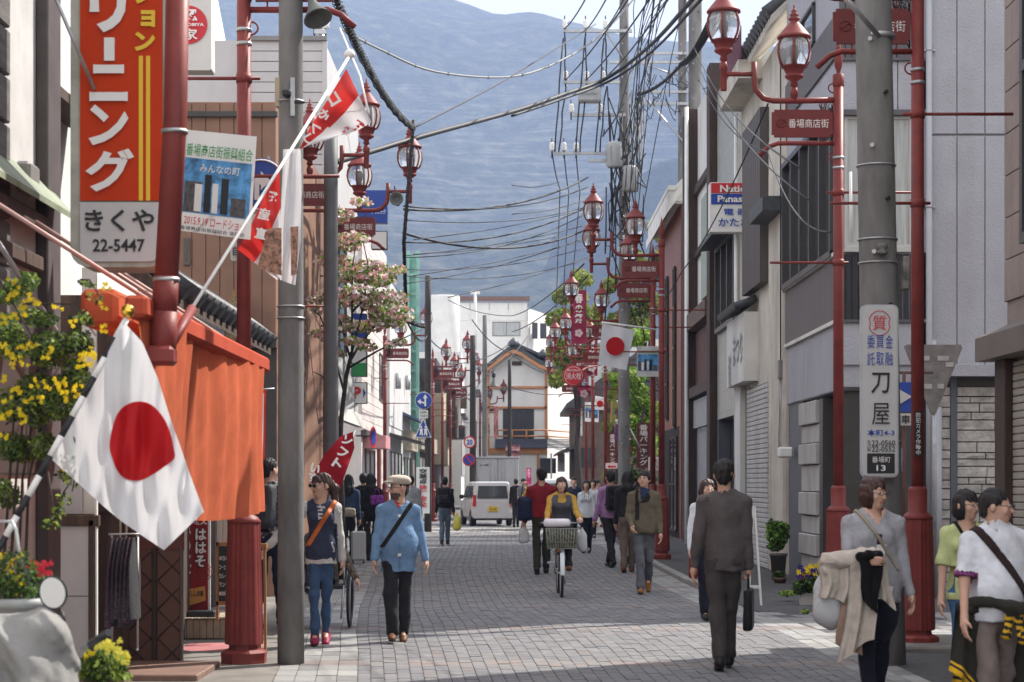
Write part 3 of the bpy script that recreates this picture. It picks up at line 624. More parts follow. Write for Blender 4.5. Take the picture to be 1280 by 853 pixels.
# ---------------- building helpers ----------------
mGlassW=mat('window_glass',(.05,.06,.07),.06,var=0,spec=.8); mCurt=mat('pale_curtain',(.42,.43,.42),.8,var=.2,vs=3,stretch=(12,12,.4),bump=.5,bs=8)
mRoofT=mat('dark_roof_tile',(.06,.063,.07),.5,var=.25,vs=5,bump=.3); mTimber=mat('dark_timber',(.055,.032,.026),.7,var=.3,vs=3,bump=.3,stretch=(6,6,.6)); mAlu=mat('aluminium_frame',(.10,.085,.075),.4,metal=.3,var=.1)
mStucco=mat('cream_stucco',(.60,.56,.49),.9,var=.12,vs=1.6,bump=.35,bs=70,dirt=.45); mGrey=mat('grey_blue_panel',(.37,.37,.405),.8,var=.05,vs=2,bump=.6,bs=35,dirt=.12); mGreyD=mat('dark_ribbed_metal',(.085,.082,.088),.55,var=.12)
mWhiteW=mat('white_wall',(.68,.67,.64),.8,var=.08,vs=1.2,dirt=.3,bump=.15); mShut=mat('white_shutter',(.52,.51,.50),.55,var=.1,dirt=.25); mBlackIn=mat('interior_shade_black',(.012,.012,.014),.9,var=0)  # mBlackIn: near-black colour stands in for the shade inside open shopfronts
mPink=mat('brown_tile_cladding',(.27,.215,.185),.7,var=.12,vs=2.5,bump=.2,dirt=.2)
def bld(name,label,x0,x1,y0,y1,z1,m,z0=-.05,cat='building',wall='wall'):
    t=thing(name,label,cat,((x0+x1)/2,(y0+y1)/2,0)); b=MB(); b.box((x0,y0,z0),(x1,y1,z1)); b.build(wall,m,t); return t
def E(t,name,Y,x0,y0,x1,y1,m,out=.03,dep=.02,bv=.004):
    a=W(x0,y0,Y); c=W(x1,y1,Y); b=MB(); b.bbox((a.x,Y-out,c.z),(c.x,Y+dep,a.z),bv); return b.build(name,m,t)
def S(t,name,X,Ya,Yb,z0,z1,m,out=.03,dep=.02,bv=.004):
    s=-1 if X>0 else 1; b=MB(); b.bbox((X+s*out,Ya,z0),(X-s*dep,Yb,z1),bv); return b.build(name,m,t)
def yX(px,X): return X*F/(px-640)
def zX(px,py,X): return CH+(HZ-py)*X/(px-640)
def winE(t,Y,x0,y0,x1,y1,n=2,rows=1,glass=None,fr=None,name='window',w=.04,out=.04):
    glass=glass or mGlassW; fr=fr or mAlu; a=W(x0,y0,Y); c=W(x1,y1,Y); b=MB()
    for i in range(n+1): x=a.x+(c.x-a.x)*i/n; b.box((x-w/2,Y-out,c.z),(x+w/2,Y-.005,a.z))
    for j in range(rows+1): z=c.z+(a.z-c.z)*j/rows; b.box((a.x-w/2,Y-out-.003,z-w/2),(c.x+w/2,Y-.006,z+w/2))
    f=b.build(name,fr,t)
    for i in range(n):
        g=MB(); g.box((a.x+(c.x-a.x)*i/n+w/2,Y-.022,c.z+w/2),(a.x+(c.x-a.x)*(i+1)/n-w/2,Y-.012,a.z-w/2)); g.build('pane',glass,f)
    return f
def winS(t,X,Ya,Yb,z0,z1,n=2,rows=1,glass=None,fr=None,name='window',w=.05,out=.05):
    glass=glass or mGlassW; fr=fr or mAlu; s=-1 if X>0 else 1; b=MB()
    for i in range(n+1): y=Ya+(Yb-Ya)*i/n; b.box((X+s*.005,y-w/2,z0),(X+s*out,y+w/2,z1))
    for j in range(rows+1): z=z0+(z1-z0)*j/rows; b.box((X+s*.006,Ya-w/2,z-w/2),(X+s*(out+.003),Yb+w/2,z+w/2))
    f=b.build(name,fr,t)
    for i in range(n):
        g=MB(); g.box((X+s*.012,Ya+(Yb-Ya)*i/n+w/2,z0+w/2),(X+s*.022,Ya+(Yb-Ya)*(i+1)/n-w/2,z1-w/2)); g.build('pane',glass,f)
    return f
def slats(t,name,kind,pos,a0,a1,z0,z1,pitch,m,along='x',thick=.02,stuff=True,single=False):
    # horizontal slats; pos is the plane, a0..a1 the extent along it
    b=MB(); z=z0; n=0
    while z<z1-.001:
        h=min(pitch,z1-z)
        f=lambda bb:(bb.bbox((a0,pos-thick,z+pitch*.06),(a1,pos+.01,z+h-pitch*.04),pitch*.12) if along=='x' else bb.bbox((pos-thick,a0,z+pitch*.06),(pos+thick,a1,z+h-pitch*.04),pitch*.12))
        if single:
            q=MB(); f(q); q.build(name,m,t)
        else: f(b)
        z+=pitch
    if not single: return b.build(name,m,t,kind='stuff')
def ribs(t,name,plane,a0,a1,z0,z1,pitch,m,along='x',out=.03,slope=None):
    b=MB(); a=a0
    while a<a1-.01:
        e=min(a+pitch*.82,a1); 
        if along=='x': b.box((a,plane-out,z0),(e,plane+.01,z1))
        else: b.box((plane-out if plane>0 else plane+out,a,z0),(plane,e,z1))
        a+=pitch
    return b.build(name,m,t,kind='stuff')
def pipe(t,pts,r,m,name='downpipe',n=10,clips=()):
    b=MB(); b.tube(pts,r,n); o=b.build(name,m,t); return o
# ======== grey corner building (right) ========
X0=4.6
G=bld('corner_building','grey panelled corner building with curtained window behind the thick concrete pole',X0+.03,14,27.03,32.3,9.6,mGrey,z0=2.85)
cols=[1049,1085,1122,1163,1196,1231,1265,1300,1340,1380]
for j,(ya,yb) in enumerate([(-330,-120),(-118,73),(75,138),(140,168),(170,313),(315,400),(402,457)]):
    for i in range(len(cols)-1):
        c0,c1=cols[i],cols[i+1]
        if j in(1,5) and c1<=1140: continue        # dark ribbed zones
        if j in(3,4) and c1<=1165: 
            if c0>=1122 and False: pass
            continue
        if j==2 and c1>1165: continue
        if j==3 and c1>1165: continue
        y0=ya; y1=yb
        if c0>=1163 or c1>1163:
            if j==1: y1=168
            if j==5: continue
            if j==4: y1=457
            if j==6: continue
        E(G,'panel',27,c0+.6,y0+.6,c1-.6,y1-.6,mGrey,.012,.02,.003)
E(G,'panel',27,1141,75,1162,457,mGrey,.012)
zt=lambda py:CH+(HZ-py)*27/F
ribs(G,'ribbed_cladding',27,X0,W(1138,0,27).x,zt(73),zt(-130),.09,mGreyD); ribs(G,'ribbed_cladding',27,X0,W(1138,0,27).x,zt(400),zt(318),.09,mat('black_ribbed_metal',(.02,.02,.025),.5,var=.1))
winE(G,27,1057,148,1138,308,3,1,mCurt,mat('pale_frame',(.45,.45,.43),.4,var=.05)); E(G,'window_hood',27,1052,139,1140,146,mGreyD,.12); E(G,'window_sill',27,1055,309,1140,316,mat('pale_frame'),.08); E(G,'ledge',27,1047,73,1138,77,mGreyD,.06); E(G,'ledge',27,1047,400,1140,404,mGreyD,.05)
px=W(1160,0,27).x; pipe(G,[(px,26.93,9.6),(px,26.93,2.7),(px,26.93,1.0)],.045,mat('grey_pipe',(.37,.375,.41),.5,var=.05))
for z in(3.2,5.4,7.6): b=MB(); b.lathe([(.05,0),(.05,.03)],(px,26.93,z),10); b.box((px-.09,26.92,z),(px+.09,26.99,z+.02)); b.build('pipe_clip',mSteel,G)
# street side of the corner building
for i,(ya,yb) in enumerate([(27.03,28.7),(28.72,30.4),(30.42,32.28)]):
    S(G,'panel',X0+.03,ya,yb,6.9,7.55,mGrey,.012); S(G,'panel',X0+.03,ya,yb,2.86,3.82,mGrey,.012); S(G,'panel',X0+.03,ya,yb,8.9,9.6,mGrey,.012)
ribs(G,'ribbed_cladding',X0+.03,27.03,32.28,3.86,4.74,.11,mat('brown_ribbed_metal',(.12,.105,.105),.5,var=.1),'y',.04); ribs(G,'ribbed_cladding',X0+.03,27.03,32.28,7.6,8.2,.11,mat('brown_ribbed_metal'),'y',.04)
mRefl=mat('reflecting_glass',(.42,.45,.50),.05,metal=.9,var=0)
winS(G,X0+.03,27.3,32.1,4.8,6.82,5,1,mRefl,mat('dark_frame',(.05,.045,.042),.4),out=.12,w=.09); winS(G,X0+.03,29.3,31.6,8.25,8.85,2,1,mRefl,mat('dark_frame'))
S(G,'sill',X0+.03,27,32.3,4.74,4.80,mWhiteW,.1); S(G,'sill',X0+.03,27,32.3,3.80,3.86,mWhiteW,.06)
b=MB(); b.box((X0+.5,27.6,-.02),(13.9,32.2,2.83)); b.build('inner_wall',mat('shop_inner_wall',(.16,.155,.15),.8),G)
# ground floor: end wall
def stonewall(t,Y,x0,x1,y0,y1,seed,m,rowh=(7,15),wd=(14,60)):
    r=random.Random(seed); y=y0
    b=MB(); a=W(x0,y0,Y); c=W(x1,y1,Y); b.box((a.x,Y-.0,c.z),(c.x,Y+.15,a.z)); b.build('mortar',mat('stone_mortar',(.035,.033,.03),.95),t)
    while y<y1-2:
        h=min(r.uniform(*rowh),y1-y); x=x0
        while x<x1-1:
            w=min(r.uniform(*wd),x1-x); 
            if x1-(x+w)<9: w=x1-x
            a=W(x+.7,y+.7,Y); c=W(x+w-.7,y+h-.7,Y); o=r.uniform(.03,.07); b=MB(); nu=max(2,int(w/8)); Z0,Z1=c.z,a.z
            g=[[ (a.x+(c.x-a.x)*i/nu, Y-o-r.uniform(-.006,.014)*(0<i<nu)*(0<j<2), Z0+(Z1-Z0)*j/2) for i in range(nu+1)] for j in range(3)]
            V=[p for q in g for p in q]; k=len(V); V+=[(p[0],Y,p[2]) for p in V]; fs=[(j*(nu+1)+i,j*(nu+1)+i+1,(j+1)*(nu+1)+i+1,(j+1)*(nu+1)+i) for j in range(2) for i in range(nu)]
            w1=nu+1
            for i in range(nu): fs+=[(i+1,i,k+i,k+i+1),(2*w1+i,2*w1+i+1,k+2*w1+i+1,k+2*w1+i)]
            for j in range(2): fs+=[(j*w1,(j+1)*w1,k+(j+1)*w1,k+j*w1),((j+1)*w1+nu,j*w1+nu,k+j*w1+nu,k+(j+1)*w1+nu)]
            b.add(V,fs); b.build('stone',m,t); x+=w
        y+=h
mStone=mat('split_stone',(.46,.44,.41),.85,var=.25,vs=4,bump=.9,bs=22,dirt=.3)
a=W(1171,457,27); E(G,'fascia',27,1171,457,1290,472,mGrey,.3,.1); E(G,'dark_beam',27,1140,472,1290,484,mat('dark_frame'),.02,.3)
stonewall(G,27,1171,1187,484,745,3,mStone,(9,16),(16,16.1)); stonewall(G,27,1195,1290,484,745,5,mStone)
E(G,'pillar',27,1187,472,1195,748,mat('slate_blue_paint',(.10,.11,.13),.5),.06); E(G,'pillar',27,1163,484,1171,748,mat('slate_blue_paint'),.06)
pipe(G,[(px+.1,26.9,2.6),(px+.1,26.9,0)],.075,mat('grey_pipe'))
winE(G,27.15,1058,490,1158,742,3,1,mGlassW,mat('dark_frame'),'shop_door',.07); E(G,'poster',27.05,1062,560,1075,596,mat('blue_poster',(.12,.30,.50),.6,var=.3,vs=20),.01,.005); E(G,'poster',27.05,1118,560,1128,590,mat('blue_poster'),.01,.005); E(G,'curtain',27.3,1065,500,1075,700,mCurt,.02)
E(G,'soffit',27,1049,484,1163,489,mat('dark_frame'),.05,.4)
# ground floor: street side with block pillar
b=MB(); b.box((X0+.06,30.7,-.02),(X0+.5,32.3,2.85)); b.build('pillar',mat('slate_blue_paint'),G)
rz_=random.Random(4); z=.0; k=0
while z<2.8:
    h=min([.42,.33,.29,.36][k%4],2.82-z); b=MB(); o=.03+.05*(k%2); b.bbox((X0+.06-o,28.9+(.12 if k%2 else 0),z+.006),(X0+.5,30.72,z+h-.006),.012); b.build('block',mat('pale_block',(.43,.42,.41),.8,var=.08,vs=3,dirt=.3),G); z+=h; k+=1
S(G,'frame',X0+.1,28.55,28.85,0,2.8,mat('dark_frame'),.08,.1); winS(G,X0+.25,27.25,28.5,.05,2.7,1,1,mRefl,mat('dark_frame'),'shop_window'); b=MB(); b.bbox((X0+.05,27.02,0),(X0+.3,27.2,2.85),.01); b.build('pillar',mat('dark_frame'),G)
b=MB(); b.bbox((X0-.22,31.5,1.95),(X0+.02,31.72,2.13),.03); b.build('wall_lamp',mWhite,G)
# ======== brown tiled building at the right edge ========
B=bld('corner_shop','brown tile clad shop with roller shutters and deep canopy at the right edge',5.03,12,6,19.5,8.6,mPink)
zz=1.9; 
for j in range(13):
    z0=2.95+j*.425
    for i in range(22):
        yb=19.5-i*.3
        if z0>3.0: 
            if 16.0<yb-.15<18.6 and 3.9<z0<7.2: continue
            b=MB(); b.bbox((5.0,yb-.294,z0+.004),(5.04,yb,z0+.419),.004); b.build('tile',mPink,B)
S(B,'window_recess',5.03,15.9,18.6,3.85,7.3,mat('dark_frame'),.06,.02); winS(B,5.0,15.95,18.5,3.9,7.2,2,2,mRefl,mat('dark_frame'),out=.1,w=.1)
def slopebox(t,name,X,out,Ya,Yb,z0,z1,dz,m): # canopy sticking out over the street
    b=MB(); b.prism([(X,Ya,z0),(X-out,Ya,z0),(X-out,Ya,z0+dz),(X,Ya,z1)],(0,Yb-Ya,0)); return b.build(name,m,t)
slopebox(B,'canopy',5.03,.28,8,19.7,2.78,3.15,.24,mat('brown_canopy_metal',(.13,.105,.09),.5,var=.15,dirt=.3)); slopebox(B,'window_hood',5.03,.32,14,19.3,7.35,7.65,.2,mat('concrete_hood',(.16,.145,.125),.8,dirt=.5))
for (ya,yb) in((18.0,19.1),(16.6,17.9),(15.2,16.5)):
    slats(B,'shutter','',5.0,ya,yb,.0,2.75,.075,mat('beige_shutter',(.33,.30,.26),.5,var=.1,dirt=.2),'y',.02); b=MB(); b.bbox((4.93,ya-.1,0),(5.03,ya,2.78),.01); b.build('shutter_guide',mTimber,B)
b=MB(); b.bbox((4.9,19.1,0),(5.03,19.5,2.78),.01); b.build('pillar',mTimber,B)
# ======== cream stucco shop ========
C=bld('stucco_shop','cream stucco shop with dark tiled roof ends and a white roller shutter',X0+.02,11,32.35,38.9,9.2,mStucco)
S(C,'pillar',X0+.02,32.4,34.2,0,7.6,mStucco,.05); 
S(C,'door_frame',X0+.02,37.9,38.9,0,3.55,mWhiteW,.12); S(C,'signboard',X0+.02,36.0,38.8,3.45,4.75,mWhiteW,.28)
slats(C,'shutter','',X0-.03,34.25,37.2,0,3.35,.09,mShut,'y',.02); S(C,'jamb',X0+.02,37.2,37.9,0,3.4,mat('grey_jamb',(.2,.2,.19),.6),.02)
SF=lambda y,z,X=X0-.27: Matrix.Translation((X,y,z))@Matrix.Rotation(-pi/2,4,'Z')@Matrix.Rotation(pi/2,4,'X')
text('まつり',1.5,.6,mat('grey_letters',(.22,.24,.27),.5),SF(36.9,4.1),C,sp=1.0); text('和処',.5,.7,mat('grey_letters'),SF(38.2,3.75),C)
def tileridge(t,X,Ya,Yb,z,out,rise,m,n=14,name='roof_tile',r=.055):
    for i in range(n):
        y=Ya+(Yb-Ya)*(i+.5)/n; b=MB(); b.tube([(X,y,z+rise),(X-out*.5,y,z+rise*.42),(X-out,y,z)],(Yb-Ya)/n*.42,6); b.build(name,m,t)
tileridge(C,X0-.02,35.9,38.9,4.85,.42,.16,mRoofT,16)
S(C,'ledge',X0+.02,32.5,34.3,6.15,6.4,mRoofT,.38); S(C,'window_shutter',X0+.02,34.5,37.2,5.15,8.3,mat('grey_brown_boards',(.085,.07,.065),.6,var=.15,vs=2,stretch=(1,10,.3)),.13)
for k in range(9): S(C,'shutter_board',X0-.115,34.52+k*.3,34.79+k*.3,5.15,8.3,mat('grey_brown_boards'),.03)
S(C,'balcony',X0+.02,35.4,38.6,9.0,9.35,mStucco,.45); 
for k in range(24): S(C,'railing_bar',X0-.4,35.3+k*.13,35.36+k*.13,9.35,9.95,mat('rusty_violet_rail',(.16,.06,.09),.6),.02)
b=MB(); b.prism([(X0-.25,32.3,9.4),(X0+1.6,32.3,11.2),(X0+1.6,32.3,11.05),(X0-.25,32.3,9.25)],(0,4.2,0)); b.build('roof',mStucco,C)
for k in range(13):
    y=32.4+k*.32; b=MB(); b.tube([(X0-.32,y,9.46),(X0+.2,y,9.85),(X0+.8,y,10.5),(X0+1.65,y,11.35)],.12,8); b.build('roof_tile',mRoofT,C)
b=MB(); b.tube([(X0+1.6,32.2,11.45),(X0+1.6,36.6,11.45)],.16,8); b.build('roof_ridge',mRoofT,C)
# ======== white tiled shop ========
mTile=brickmat('white_tile',(.42,.42,.38),(.2,.2,.18),.22,.22,.35,.4,0.0)
T=bld('tiled_shop','white square tiled shopfront over a dark open garage beside the stucco shop',X0+.02,11,38.95,43.2,10.3,mTile,z0=2.95)
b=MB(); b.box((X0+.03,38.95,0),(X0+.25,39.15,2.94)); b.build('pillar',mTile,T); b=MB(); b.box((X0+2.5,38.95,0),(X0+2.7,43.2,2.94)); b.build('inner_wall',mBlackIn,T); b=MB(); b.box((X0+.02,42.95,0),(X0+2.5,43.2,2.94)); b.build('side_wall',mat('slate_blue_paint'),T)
winS(T,X0+.02,39.3,42.8,4.9,6.7,3,1,mGlassW,mat('dark_frame'),out=.1,w=.1); b=MB(); b.prism([(X0,39.2,6.75),(X0-.45,39.2,6.7),(X0-.45,39.2,6.78),(X0,39.2,7.0)],(0,3.8,0)); b.build('window_canopy',mRoofT,T)
# ======== dark timber framed house ========
D=bld('timber_house','narrow dark timber framed house with white infill panels and exposed posts',X0+.1,11,43.25,49.8,11.0,mWhiteW)
for ya,yb,o in((43.25,43.9,.25),(48.6,49.8,.28)): S(D,'post',X0+.1,ya,yb,0,11,mTimber,o)
S(D,'beam',X0+.1,43.9,48.6,5.35,5.75,mat('weathered_beam',(.13,.085,.07),.8,var=.3,vs=4),.3); S(D,'beam',X0+.1,43.9,48.6,8.8,9.0,mTimber,.1); S(D,'beam',X0+.1,43.9,48.6,7.2,7.35,mTimber,.1)
for k in range(12): S(D,'board',X0+.1,43.95+k*.39,44.3+k*.39,3.9,5.3,mat('dark_red_boards',(.075,.025,.022),.6,var=.2),.06)
S(D,'beam',X0+.1,43.9,48.6,3.65,3.9,mTimber,.25); S(D,'panel',X0+.1,44.0,48.5,2.9,3.6,mat('grey_panel',(.30,.30,.30),.6),.12); winS(D,X0+.1,44.2,48.3,4.3,5.2,3,1,mGlassW,mTimber); S(D,'side_panel',X0+.1,46.2,48.6,0,2.85,mat('pale_grey_paint',(.25,.25,.26),.7),.02); S(D,'opening_shade',X0+.1,43.9,46.2,0,2.85,mBlackIn,.01)  # last sheet: black on the wall, shade of an open shopfront as colour
pipe(D,[(X0-.2,48.4,11),(X0-.2,48.4,0)],.05,mWhite)
S(D,'screen',X0+.1,44.0,45.9,5.9,8.3,mat('pale_green_screen',(.30,.36,.30),.6),.18)
# ======== brick building with white gable ========
mBr=brickmat('red_brick_tile',(.21,.055,.035),(.10,.055,.05),.26,.09,.45,.5,.5); mBrD=brickmat('dark_brick_tile',(.15,.05,.042),(.06,.04,.035),.26,.09,.45,.5,.5)
K=bld('brick_building','red brown brick tiled building with slit windows and a white gable',X0+.02,11,52.6,60.2,9.6,mBr)
b=MB(); b.box((X0+.02,52.5,0),(9,52.6,9.6)); b.build('end_wall',mBrD,K)
for y in(54.0,56.6): winS(K,X0,y,y+.5,3.4 if y>55 else 3.1,7.6,1,4,mGlassW,mat('dark_frame'),w=.06)
S(K,'doorway_shade',X0+.02,53.0,58.8,0,3.1,mBlackIn,.01); winS(K,X0,53.4,55.6,.2,2.8,2,2,mGlassW,mTimber,'shopfront')  # flat black sheet paints the shade inside the ground floor
pk=lambda u,v: None
b=MB(); b.prism([(X0-.35,52.3,9.4),(X0+1.1,52.3,11.0),(X0+2.6,52.3,9.4),(X0+2.6,52.3,9.15),(X0-.35,52.3,9.15)],(0,.3,0)); b.prism([(X0-.4,52.2,9.1),(X0+1.1,52.2,11.15),(X0+1.1,52.2,10.9),(X0-.4,52.2,8.85)],(0,8,0)); b.build('gable',mWhiteW,K)
S(K,'cornice',X0+.02,52.25,60.3,9.2,9.5,mWhiteW,.35)
b=MB(); b.prism([(X0-.35,52.2,9.5),(X0-.15,52.2,9.5),(X0-.15,60.3,9.5),(X0-.35,60.3,9.5)],(0,0,.12)); b.build('coping',mWhiteW,K)
# house with grey roof behind the parking lot
H=bld('grey_roof_house','low brown house with grey tiled roof behind the far right lamp posts',3.1,9,92,104,5.6,mat('brown_wall',(.14,.10,.08),.8,var=.2))
b=MB(); b.prism([(2.6,91.5,5.3),(6,91.5,7.8),(9.4,91.5,5.3),(9.4,91.5,5.1),(2.6,91.5,5.1)],(0,13,0)); b.build('roof',mRoofT,H)
winE(H,92,722,560,745,585,2); b=MB(); b.prism([(3.1,91.9,3.2),(2.2,91.9,2.9),(2.2,91.9,3.0),(3.1,91.9,3.4)],(0,10,0)); b.build('awning',mat('dark_frame'),H)
E(H,'white_wall',92,720,500,728,545,mWhiteW,.03)
for k in range(5):
    x0=3.1+k*.01; 
# pale buildings further right, beyond the trees
N=bld('pale_building','pale building glimpsed through the trees at right of the power pole',4.5,14,100,112,9,mWhiteW)
E(N,'panel',100,760,440,800,520,mat('pale_frame'),.03); winE(N,100,765,460,795,480,3)
E_=None

for k in range(2): # recessed black sheets stand in for shade in the tiled shop's garage mouth
    S(T,'garage_shade',X0+.30,39.2+k*1.9,41.05+k*1.9,0,2.9,mBlackIn,.02)

b=MB(); b.bbox((X0-.09,32.42,3.3),(X0-.03,32.62,3.62),.01); b.build('meter_box',mat('grey_plastic',(.2,.19,.18),.5),C)
for dx,m_ in((0,mSteel),(.05,mDark)): pipe(C,[(X0-.06,32.5+dx,3.3),(X0-.06,32.5+dx,2.7),(X0-.06,32.62+dx,2.3),(X0-.06,32.5+dx,2.0)],.012,m_,'conduit',6)
pipe(C,[(X0-.06,32.45,9.0),(X0-.06,32.45,3.6)],.012,mDark,'conduit',6); pipe(C,[(X0-.08,38.75,9),(X0-.08,38.75,0)],.04,mWhite)
LX=-3.2
mSid=mat('pale_grey_siding',(.50,.50,.50),.6,var=.05,vs=2,dirt=.12); mCorr=mat('brown_corrugated_metal',(.24,.13,.085),.6,var=.15,vs=1.5,dirt=.25); mBrightW=mat('white_plaster',(.74,.73,.70),.85,var=.05,vs=1,dirt=.15,bump=.1)
mOldW=mat('old_wood',(.085,.055,.042),.8,var=.35,vs=3,bump=.5,stretch=(5,5,.5)); mGreyWood=mat('grey_weathered_wood',(.13,.12,.115),.85,var=.25,vs=3,bump=.4,stretch=(.6,.6,6))
# nearest left house
A=bld('weathered_house','weathered house with white plaster wall and dark wooden post at the far left edge',-9,-3.19,6,13.2,7.5,mat('plaster_grey_white',(.52,.51,.50),.85,var=.1,dirt=.3))
b=MB(); b.bbox((-3.19,12.85,0),(-3.105,13.22,7.5),.01); b.build('post',mat('dark_brown_post',(.075,.06,.06),.7,var=.2,vs=4),A)
for k in range(14): b=MB(); b.bbox((-3.2,9.0,2.6+k*.3),(-3.15,12.06,2.88+k*.3),.01); b.build('clapboard',mGreyWood,A)
b=MB(); b.bbox((-3.2,12.35,3.42),(-3.1,12.62,3.62),.02); b.build('meter_box',mat('grey_plastic',(.2,.19,.18),.5),A)
b=MB(); b.prism([(-3.2,9,3.55),(-2.98,9,3.33),(-2.98,9,3.37),(-3.2,9,3.62)],(0,4.05,0)); b.build('awning_sheet',mat('mossy_sheet',(.22,.25,.17),.6,var=.3,vs=3),A)
for z,x,h in((3.2,-3.06,.10),(2.95,-3.12,.10)): b=MB(); b.bbox((x-.07,9,z),(x,12.8,z+h),.01); b.build('awning_beam',mOldW,A)
b=MB(); b.bbox((-3.2,11,1.6),(-3.16,12.8,2.9),.01); b.build('window_board',mat('dark_frame'),A)
b=MB(); b.tube([(-3.0,11.2,2.95),(-2.9,14.2,1.95)],.018,6); b.build('brace',mSteel,A)
# white walled tall house behind it
A2=bld('white_house','tall bright white plaster wall rising behind the laundry sign',-9,-4.0,13.3,20.5,9.5,mBrightW)
for k in range(6): b=MB(); b.bbox((-4.02,13.4,3.8+k*.17-.0),(-3.9+.0,15.6,3.95+k*.17),.01); b.build('clapboard',mat('brown_board',(.15,.075,.05),.7,var=.25,vs=4),A2)
b=MB(); b.prism([(-4.0,13.3,4.75),(-3.45,13.3,4.5),(-3.45,13.3,4.58),(-4.0,13.3,4.9)],(0,4,0)); b.build('eave',mOldW,A2)
# pale fence panel in a brown frame beside the street
Fp=thing('fence_panel','pale grey board panel in a brown timber frame left of the dark lattice doors','fence',W(85,835,15.5)); 
E(Fp,'board',15.5,59,657,112,745,mat('pale_board',(.47,.47,.49),.7,var=.06),.02); E(Fp,'board',15.5,59,746,112,838,mat('pale_board'),.02); E(Fp,'rail',15.5,55,644,125,658,mOldW,.05); E(Fp,'post',15.5,112,650,119,842,mOldW,.05); E(Fp,'post',15.5,44,560,59,842,mat('dark_brown_post'),.05); E(Fp,'trim',15.5,119.5,560,122,838,mWhite,.03)
E(Fp,'post',15.6,103,335,121,643,mWhiteW,.03); E(Fp,'board',15.55,59,560,103,643,mat('pale_board'),.01)
# ======== awning shop ========
Sh=bld('awning_shop','single storey wooden shop with orange drop awning and tiled eave on the left',-8,-3.25,15.9,21.8,3.1,mOldW)
for k in range(13): S(Sh,'board',-3.25,16.0+k*.45,16.42+k*.45,0,3.1,mOldW,.03)
E(Sh,'end_board',15.9,122,470,150,640,mOldW,.02)
b=MB(); b.prism([(-3.3,15.7,3.35),(-2.75,15.7,3.0),(-2.75,15.7,3.08),(-3.3,15.7,3.5)],(0,6.2,0)); b.build('eave',mOldW,Sh)
for k in range(16): b=MB(); b.tube([(-3.4,15.9+k*.38,3.62),(-2.95,15.9+k*.38,3.32),(-2.68,15.9+k*.38,3.12)],.09,6); b.build('roof_tile',mRoofT,Sh)
mOr=mat('orange_awning_fabric',(.66,.17,.085),.9,var=.14,vs=3,bump=.15,bs=40,spec=.05); mOrD=mat('red_orange_fabric',(.42,.075,.04),.85,var=.1,spec=.1)
def cloth_trans(m,amt=.35):
    n=m.node_tree; b=n.nodes['Principled BSDF']; t=n.nodes.new('ShaderNodeBsdfTranslucent'); x=n.nodes.new('ShaderNodeMixShader'); x.inputs[0].default_value=amt
    if b.inputs['Base Color'].links: n.links.new(b.inputs['Base Color'].links[0].from_socket,t.inputs[0])
    else: t.inputs[0].default_value=b.inputs['Base Color'].default_value
    n.links.new(b.outputs[0],x.inputs[1]); n.links.new(t.outputs[0],x.inputs[2]); n.links.new(x.outputs[0],n.nodes['Material Output'].inputs[0])
cloth_trans(mOr,.4)
Aw=thing('drop_awning','orange drop down fabric awning hanging from a rail along the left shopfront','awning',(-2.2,12.5,0))
def cur(u,v):
    y=10.4+5.15*u; x=-2.02+.05*math.sin(u*9+.5*math.sin(v*3))+.018*math.sin(u*70+v*4)*(1-v*.4)+.03*math.exp(-((u-.62)/.04)**2)*(1)-.16*(v**1.5)*0; z=1.30+1.16*v+.025*math.sin(u*pi*2.2)*(1-v); return (x-.10*(1-v)*math.sin(u*3),y,z)
b=MB(); b.grid(cur,150,24); b.build('curtain',mOr,Aw)
b=MB(); b.bbox((-2.09,10.35,2.44),(-1.97,15.62,2.56),.02); b.build('front_rail',mOrD,Aw)
b=MB(); b.grid(lambda u,v:(-2.24+.20*u,10.4+5.15*v,2.60-.08*u**1.2+.02*math.sin(v*28)*u),6,60); b.build('top_sheet',mOr,Aw)
for y in(11.6,13.2,14.6): b=MB(); b.tube([(-3.1,y-.9,3.25),(-2.05,y+.3,2.55)],.014,6); b.build('stay',mat('pink_white_rod',(.5,.3,.27),.5),Aw)
b=MB(); b.bbox((-2.52,11.2,2.46),(-2.3,12.0,2.68),.03); b.build('sheet_housing',mOr,Aw)
# dark lattice folding doors
Ld=thing('folding_door','brown folding lattice doors with diagonal lines under the orange awning','door',W(190,832,16.2))
mDoor=mat('brown_door_panel',(.10,.045,.03),.6,var=.15); mLine=mat('dark_line_wood',(.03,.016,.012),.6)
for x0,x1 in((152,191),(197,226)):
    E(Ld,'door_panel',16.2,x0,688,x1,832,mDoor,.03); b=MB()
    for k in range(-3,7):
        for s_ in(1,-1):
            P=[]
            for t in np.linspace(0,1,30):
                x=x0+(x1-x0)*t; y=690+k*36+s_*(t*1.0)*(x1-x0)*1.0+(36 if s_<0 else 0)
                if 690<y<830: P.append(W(x,y,16.165))
            if len(P)>2: b.tube([P[0],P[-1]],.005,4)
    b.build('lattice',mLine,Ld,kind='stuff')
E(Ld,'stile',16.2,191,684,197,834,mLine,.045); E(Ld,'stile',16.2,226,684,229,834,mAlu,.045); E(Ld,'header',16.2,148,640,230,688,mat('maroon_header',(.11,.03,.025),.6),.02)
b=MB(); b.bbox((-3.5,14.95,-.02),(-2.45,16.15,.05),.01); bb=b.build('deck',mat('deck_wood',(.20,.12,.09),.7,var=.25,stretch=(1,8,1)),Ld)
